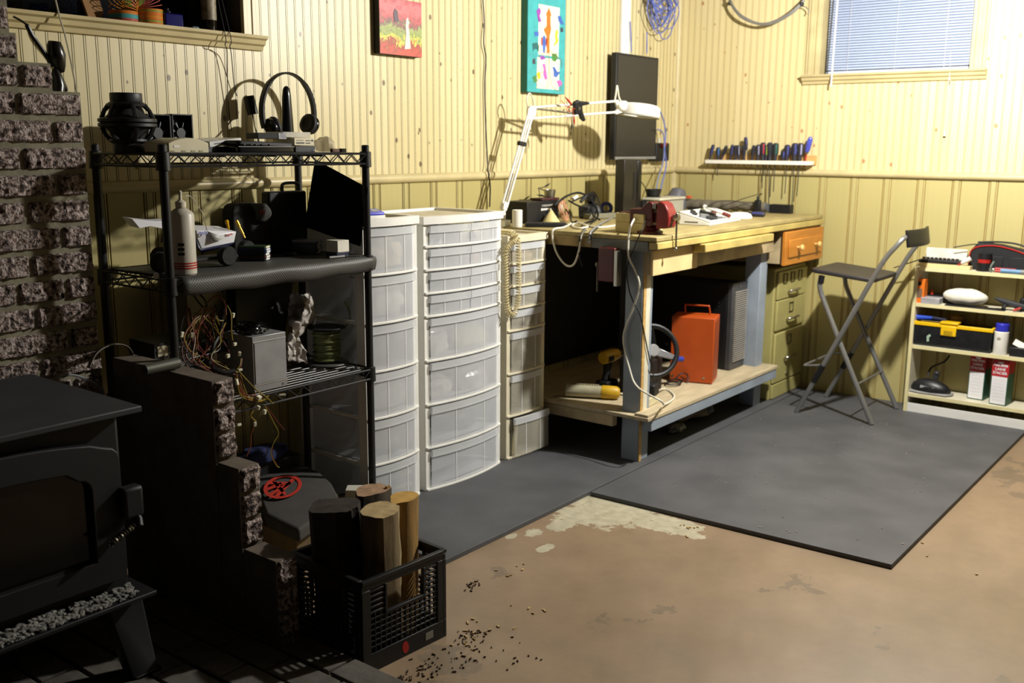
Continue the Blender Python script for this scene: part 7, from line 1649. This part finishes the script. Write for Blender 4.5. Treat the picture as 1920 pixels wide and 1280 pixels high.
# bottom row
T = thing('orbital_sander', 'black electric sander lying on the bottom bookcase shelf', 'sander')
c = V((5.49, q(1742, 735, 5.46).y, T4)); yw = (q(1702, 735, 5.46).y-q(1784, 735, 5.46).y)/2
mb = MB(); mb.prism([(-yw, -.035), (-yw*.4, -.050), (yw*.8, -.045), (yw, -.01), (yw, .03), (-yw*.9, .04)], .004, .014, frame(c, (0, -1, 0), (1, 0, 0))); 
bm_ = mb.build('base_plate', mat('pad_grey', '9a9a98', .5), T, bevel=.003)
# prism local z points down for this frame; lift so it rests on the shelf
for v in bm_.data.vertices: v.co.z = 2*T4-v.co.z if v.co.z < T4 else v.co.z
mb = MB(); mb.rings([[(c.x+sx_*.045*s-.004, c.y-yw*.92*cx_*s+o, c.z+z) for cx_, sx_ in [(math.cos(t), math.sin(t)) for t in [2*PI*i/22 for i in range(22)]]] for s, z, o in ((1., .0145, 0), (1.02, .03, 0), (.86, .052, .004), (.55, .072, .01), (.2, .080, .014))]); mb.build('housing', mat('sander_black', '1b1b1d', .4, vs=40, var=.4), T)
mb = MB(); mb.obox((c.x-.043, c.y+.01, c.z+.038), (.004, .07, .014), rx=.08); mb.build('nameplate', mat('plate_silver', 'c4c4c6', .3, metal=.4), T)
mb = MB(); mb.tube([(c.x+.01, c.y-.015, c.z+.082), (c.x+.01, c.y-.02, c.z+.105)], [.018, .016], 12); mb.sph((c.x+.01, c.y-.02, c.z+.113), .018, (1, 1, .7)); mb.build('knob', DGR, T)
tubes(T, 'cord', [(c.x+.03, c.y+.03, c.z+.08), (c.x+.05, c.y+.02, c.z+.13), (c.x+.06, c.y-.04, c.z+.17), (c.x+.075, c.y-.06, c.z+.205)], .005, BLK, 6)
CRD = mat('carton_red', 'a8222a', .5, var=.05); CGN = mat('carton_green', '2c5a48', .5); CWH = mat('carton_white', 'dedde0', .5, var=.03)
def carton(label, px0, px1, py0, py1, x, dark):
    y0, y1, z0, z1 = fx(px0, py0, px1, py1, x); z1 = T4+.235
    T = thing('steel_wool_carton', label, 'carton', 'steel wool cartons'); w_ = y1-y0; H = z1-T4
    M = Matrix.Translation((x, y1, T4)) @ Matrix.Rotation(R(-6), 4, 'Z')
    mb = MB(M); mb.box(0, .09, -w_, 0, 0, H*.70); mb.build('green_body', CGN, T, bevel=.001)
    mb = MB(M); mb.box(0, .09, -w_, 0, H*.7003, H); mb.build('red_top', CRD, T, bevel=.001)
    mb = MB(M); mb.box(-.0008, -.0002, -w_+.004, -.004, .006, H*.635); mb.build('white_panel', CWH, T)
    mb = MB(M); mb.box(-.0008, -.0002, -w_+.0005, -.0005, H*.637, H*.70); mb.build('red_band', CRD, T)
    mf = M @ frame((-.0012, -w_/2, H*.86), (0, -1, 0), (0, 0, 1)); mb = MB()
    mb.text('BULL DOG', mf @ Matrix.Translation((0, .006, 0)), w_*.17, .0002, bold=.0008); mb.text('LAINE', mf @ Matrix.Translation((0, -.014, 0)), w_*.23, .0002, bold=.0004); mb.text("D'ACIER", mf @ Matrix.Translation((0, -.034, 0)), w_*.23, .0002, bold=.0004)
    mb.prism([(.014*math.cos(t), .024+.010*math.sin(t)) for t in [PI+PI*i/10 for i in range(11)]], 0, .0004, mf)
    mb.build('lettering', CWH, T)
    mb = MB(M)
    for k in range(7): mb.box(-.0011, -.0009, -w_+.014, -.014, H*.10+k*H*.075, H*.10+k*H*.075+.0014)
    mb.build('fine_print', mat('print_grey', 'b9b8bb', .5), T)
carton('left-hand red, white and green steel wool carton, its top in shadow', 1816, 1847, 673, 750, 5.505, 1)
carton('right-hand red, white and green steel wool carton nearer the shelf edge', 1857, 1890, 682, 760, 5.455, 0)

# ------------------------------------------------------------------ inside the drawers
BAGC = mat('bag_clear', 'c9c6c0', .12, var=.2, alpha=.75, bump=.5, bs=25)
def inb(label, cx, cy, cz, s, seed, m=None, name='plastic_bag', cat='bag'):
    one(crumple((cx, cy, cz+s[2]*.8), s, seed, 16, .35), name, m or BAGC, label, cat, smooth=20)
L0, Mx = 2.68, 3.10
inb('pale bag of tangled cord in the top drawer of the tower behind the shelving', 2.69, 2.72, .935, (.085, .05, .07), 1, mat('bag_tan', 'a8977c', .4, var=.4, vs=40, bump=.6))
inb('grey clear bag in the second drawer down of the tower behind the shelving', 2.69, 2.72, .752, (.10, .05, .075), 2)
inb('dark bag in the third drawer down of the tower behind the shelving', 2.67, 2.73, .568, (.09, .05, .055), 3, mat('bag_dark', '4b4b48', .4, bump=.5))
inb('shiny grey bag in the fourth drawer down of the tower behind the shelving', 2.69, 2.71, .385, (.10, .045, .07), 4, mat('bag_shiny', '9a9a96', .15, metal=.3, bump=.5, bs=25))
inb('small grey bundle in the fifth drawer down of the tower behind the shelving', 2.70, 2.73, .202, (.08, .05, .045), 5, mat('bag_dark'))
inb('glinting clear bag at the left of the upper big drawer in the widest tower', 2.96, 2.71, .548, (.08, .045, .07), 6)
inb('clear bag of cable at the right of the upper big drawer in the widest tower', 3.18, 2.71, .548, (.10, .045, .06), 7, mat('bag_yel', '9a957a', .3, var=.4, vs=30, bump=.6))
inb('glinting clear bag at the left of the second big drawer in the widest tower', 2.96, 2.71, .366, (.085, .045, .06), 8)
inb('dark silvery bag at the right of the second big drawer in the widest tower', 3.20, 2.71, .366, (.10, .045, .06), 9, mat('bag_shiny'))
inb('dark bundle inside the third big drawer of the widest tower', 3.17, 2.75, .184, (.08, .05, .05), 10, mat('bag_dark'))
for k in range(5):
    one(MB().obox((2.745, 2.74, .030+.024*k), (.10, .12, .014), rz=.1*(-1)**k), 'circuit_card', mat('card_tan', '8a8268', .5) if k % 2 else mat('card_dark', '3f4244', .5), f'flat card, {ORDN[k]} from the bottom of the pile in the rear tower\'s lowest drawer', 'card', 'cards in the lowest drawer', bevel=.001)
inb('dark chip bag in the top right small drawer of the widest tower', 3.19, 2.70, 1.004, (.022, .02, .022), 11, DGR, 'small_part', 'part')
one(MB().obox((3.20, 2.695, .935), (.03, .02, .035)), 'small_box', mat('tan_box', 'b07a58', .5), 'tiny tan box in the second right small drawer of the widest tower', 'box', bevel=.001)
inb('pale bag inside the top drawer of the cream-edged tower', 3.54, 2.71, .890, (.08, .04, .04), 12, mat('bag_tan'))
T = thing('copper_coil', 'coil of copper wire inside the second drawer of the cream-edged tower', 'wire')
mb = MB()
for k in range(9): mb.tube([(3.585-.004*k+.0, 2.735+.040*math.cos(t), .832+.030+.028*math.sin(t)) for t in [2*PI*i/20 for i in range(20)]], .0028, 6, closed=True)
mb.build('coil', mat('copper_bright', 'c98a58', .3, metal=.6), T)
inb('grey bag in the fourth drawer of the cream-edged tower', 3.56, 2.72, .600, (.08, .04, .035), 13, mat('bag_dark'))
inb('dark bundle in the upper big drawer of the cream-edged tower', 3.54, 2.74, .404, (.08, .05, .06), 14, mat('bag_dark'))
one(MB().obox((3.45, 2.665, .085), (.035, .008, .14), ry=.12), 'paper_card', mat('card_pale', 'b3ab8c', .6), 'pale upright card in the open bottom drawer of the cream-edged tower', 'card', bevel=.001)
# coiled phone cord hanging down the front of the cream-edged tower
T = thing('coiled_cable', 'cream coiled telephone cord hanging in a long loop down the drawer tower', 'cord')
yc = 2.625; P_ = [at(952, 425, y=2.70)]; P_[0].z = 1.012+.008
path = spline([V((3.44, 2.75, 1.022)), V((3.415, 2.66, 1.024)), V((3.405, 2.628, 1.0)), at(948, 470, y=yc), at(948, 520, y=yc), at(949, 565, y=yc), at(955, 588, y=yc), at(965, 588, y=yc), at(971, 565, y=yc), at(972, 520, y=yc), at(972, 470, y=yc), at(971, 448, y=2.628), at(966, 440, y=2.64)], 40)
mb = MB(); cum = 0; pts = []
for i in range(len(path)-1):
    pass
# resample finely so every turn of the coil is round
fine = []
cum = 0; L_ = [0]
for i in range(1, len(path)): L_.append(L_[-1]+(path[i]-path[i-1]).length)
tot = L_[-1]; n = int(tot/.0125*9); j = 0
for k in range(n):
    s = tot*k/n
    while j < len(L_)-2 and L_[j+1] < s: j += 1
    f = (s-L_[j])/max(1e-9, L_[j+1]-L_[j]); c = path[j].lerp(path[j+1], f); t = (path[min(j+2, len(path)-1)]-path[max(j-1, 0)]).normalized()
    uu = V((0, 1, 0)); uu = (uu-t*uu.dot(t)).normalized(); vv = t.cross(uu); a_ = 2*PI*k/9
    fine.append(c+(uu*math.cos(a_)+vv*math.sin(a_))*.0108)
mb.tube(fine, .0026, 5); mb.build('coil', mat('phone_cream', 'cdbf8f', .4), T)
T = thing('crumpled_cloth', 'pale yellow crumpled cloth on the back corner of the cream-edged tower', 'cloth')
mb = crumple((3.425, 2.80, 1.013+.018), (.03, .05, .020), 19, 14, .3); mb.build('cloth', mat('cloth_yellow', 'd6c893', .8), T)
# meter on the rear tower
T = thing('multimeter', 'little blue and white digital meter on the lid of the rear drawer tower', 'meter')
p = at(708, 398, z=1.131); M = Matrix.Translation((2.615, 2.70, 1.1305)) @ Matrix.Rotation(R(-8), 4, 'Z') @ Matrix.Rotation(R(12), 4, 'X')
mb = MB(M); mb.prism(rrect(.085, .07, .012), .004, .016); mb.build('base', WHT, T, bevel=.003)
mb = MB(M); mb.prism(rrect(.080, .060, .010), .0163, .026); mb.build('blue_case', mat('meter_blue', '4a4fc8', .35), T, bevel=.003)
mb = MB(M); mb.box(-.005, .028, -.012, .014, .0262, .0268); mb.build('display', mat('lcd_grey', '8f9a94', .3), T)

# ------------------------------------------------------------------ odds and ends on the floor
T = thing('white_box', 'small white box on its side on the mat by the rear drawer tower', 'box')
p = at(640, 905, z=.05); M = Matrix.Translation((2.43, 2.60, .10)) @ Matrix.Rotation(R(-50), 4, 'Z'); mb = MB(M); mb.box(-.05, .05, -.03, .03, 0, .05); mb.build('carton', mat('white_card2', 'b5b1a6', .6), T, bevel=.002)
one(MB().box(2.36, 2.50, 2.52, 2.72, 0, .0995), 'black_bin', BLK, 'low black bin on the mat under the small white box', 'bin', bevel=.004)
one(crumple((2.27, 2.96, .245), (.11, .06, .035), 23, 16, .25), 'blue_cloth', mat('cloth_navy', '20294f', .85, bump=.3), 'folded dark blue cloth behind the grey padded bag', 'cloth', smooth=40)
one(MB().box(2.13, 2.43, 2.93, 3.06, 0, .216), 'storage_crate', BLK, 'black box under the dark blue cloth against the wall', 'box', bevel=.004)
rnd = random.Random(77)
def chips(name, label, cat, spots, m, rr=(.003, .012)):
    mb = MB()
    for px, py, sx_, sy_, n in spots:
        c = at(px, py, z=FZ)
        for i in range(n):
            x, y = c.x+rnd.gauss(0, sx_), c.y+rnd.gauss(0, sy_); a = rnd.uniform(*rr)
            mb.obox((x, y, FZ+.0022), (a*rnd.uniform(1, 2.6), a*rnd.uniform(.3, .8), .004), rz=rnd.uniform(0, 3.1))
    one(mb, name, m, label, cat, kind='stuff', smooth=0)
chips('bark_chips', 'dark bark chips and crumbs littered on the floor in front of the milk crate', 'bark chips', ((800, 1250, .06, .03, 34), (880, 1195, .035, .02, 34), (860, 1235, .07, .03, 26), (885, 1097, .025, .015, 26), (780, 1265, .06, .02, 24), (950, 1240, .10, .06, 14)), mat('bark_chip', '3f3020', .95, var=.4), (.0015, .0055))
chips('straw_bits', 'pale straw and wood splinters scattered over the floor and mat edge', 'splinters', ((960, 1070, .05, .03, 6), (880, 1190, .07, .05, 14), (1290, 985, .05, .03, 8), (1740, 1050, .08, .1, 3), (1000, 1145, .05, .05, 4)), mat('straw', 'b59a68', .8), (.004, .010))
mb = MB()
for i in range(80):
    x, y = rnd.uniform(3.3, 5.4), rnd.uniform(.95, 2.1)
    mb.obox((x, y, .0012), (rnd.uniform(.003, .012), rnd.uniform(.002, .006), .002), rz=rnd.uniform(0, 3))
one(mb, 'lint_specks', mat('lint', '857e70', .9, var=.4), 'tiny pale specks of sawdust and lint on the large rubber mat', 'specks', kind='stuff', smooth=0)
# ------------------------------------------------------------------ put each empty at the base of its thing
bpy.context.view_layer.update()
def descend(o):
    out = []
    for c in BYP.get(o, ()):
        out.append(c); out += descend(c)
    return out
BYP = {}
for o in bpy.data.objects:
    if o.parent: BYP.setdefault(o.parent, []).append(o)
done = set()
def shift(o, d):
    if o.type == 'MESH' and o.data.name not in done:
        done.add(o.data.name); o.data.transform(Matrix.Translation(-d))
for o in [o for o in bpy.data.objects if not o.parent and o.type in ('EMPTY', 'MESH') and not o.get('kind') == 'structure']:
    ds = descend(o); ms = [q for q in [o]+ds if q.type == 'MESH']
    if not ms or o.location.length > 0: continue
    lo = V((1e9,)*3); hi = V((-1e9,)*3)
    for q in ms:
        for v in q.data.vertices:
            for i in range(3): lo[i] = min(lo[i], v.co[i]); hi[i] = max(hi[i], v.co[i])
    d = V(((lo.x+hi.x)/2, (lo.y+hi.y)/2, lo.z))
    for q in ms: shift(q, d)
    o.location = d
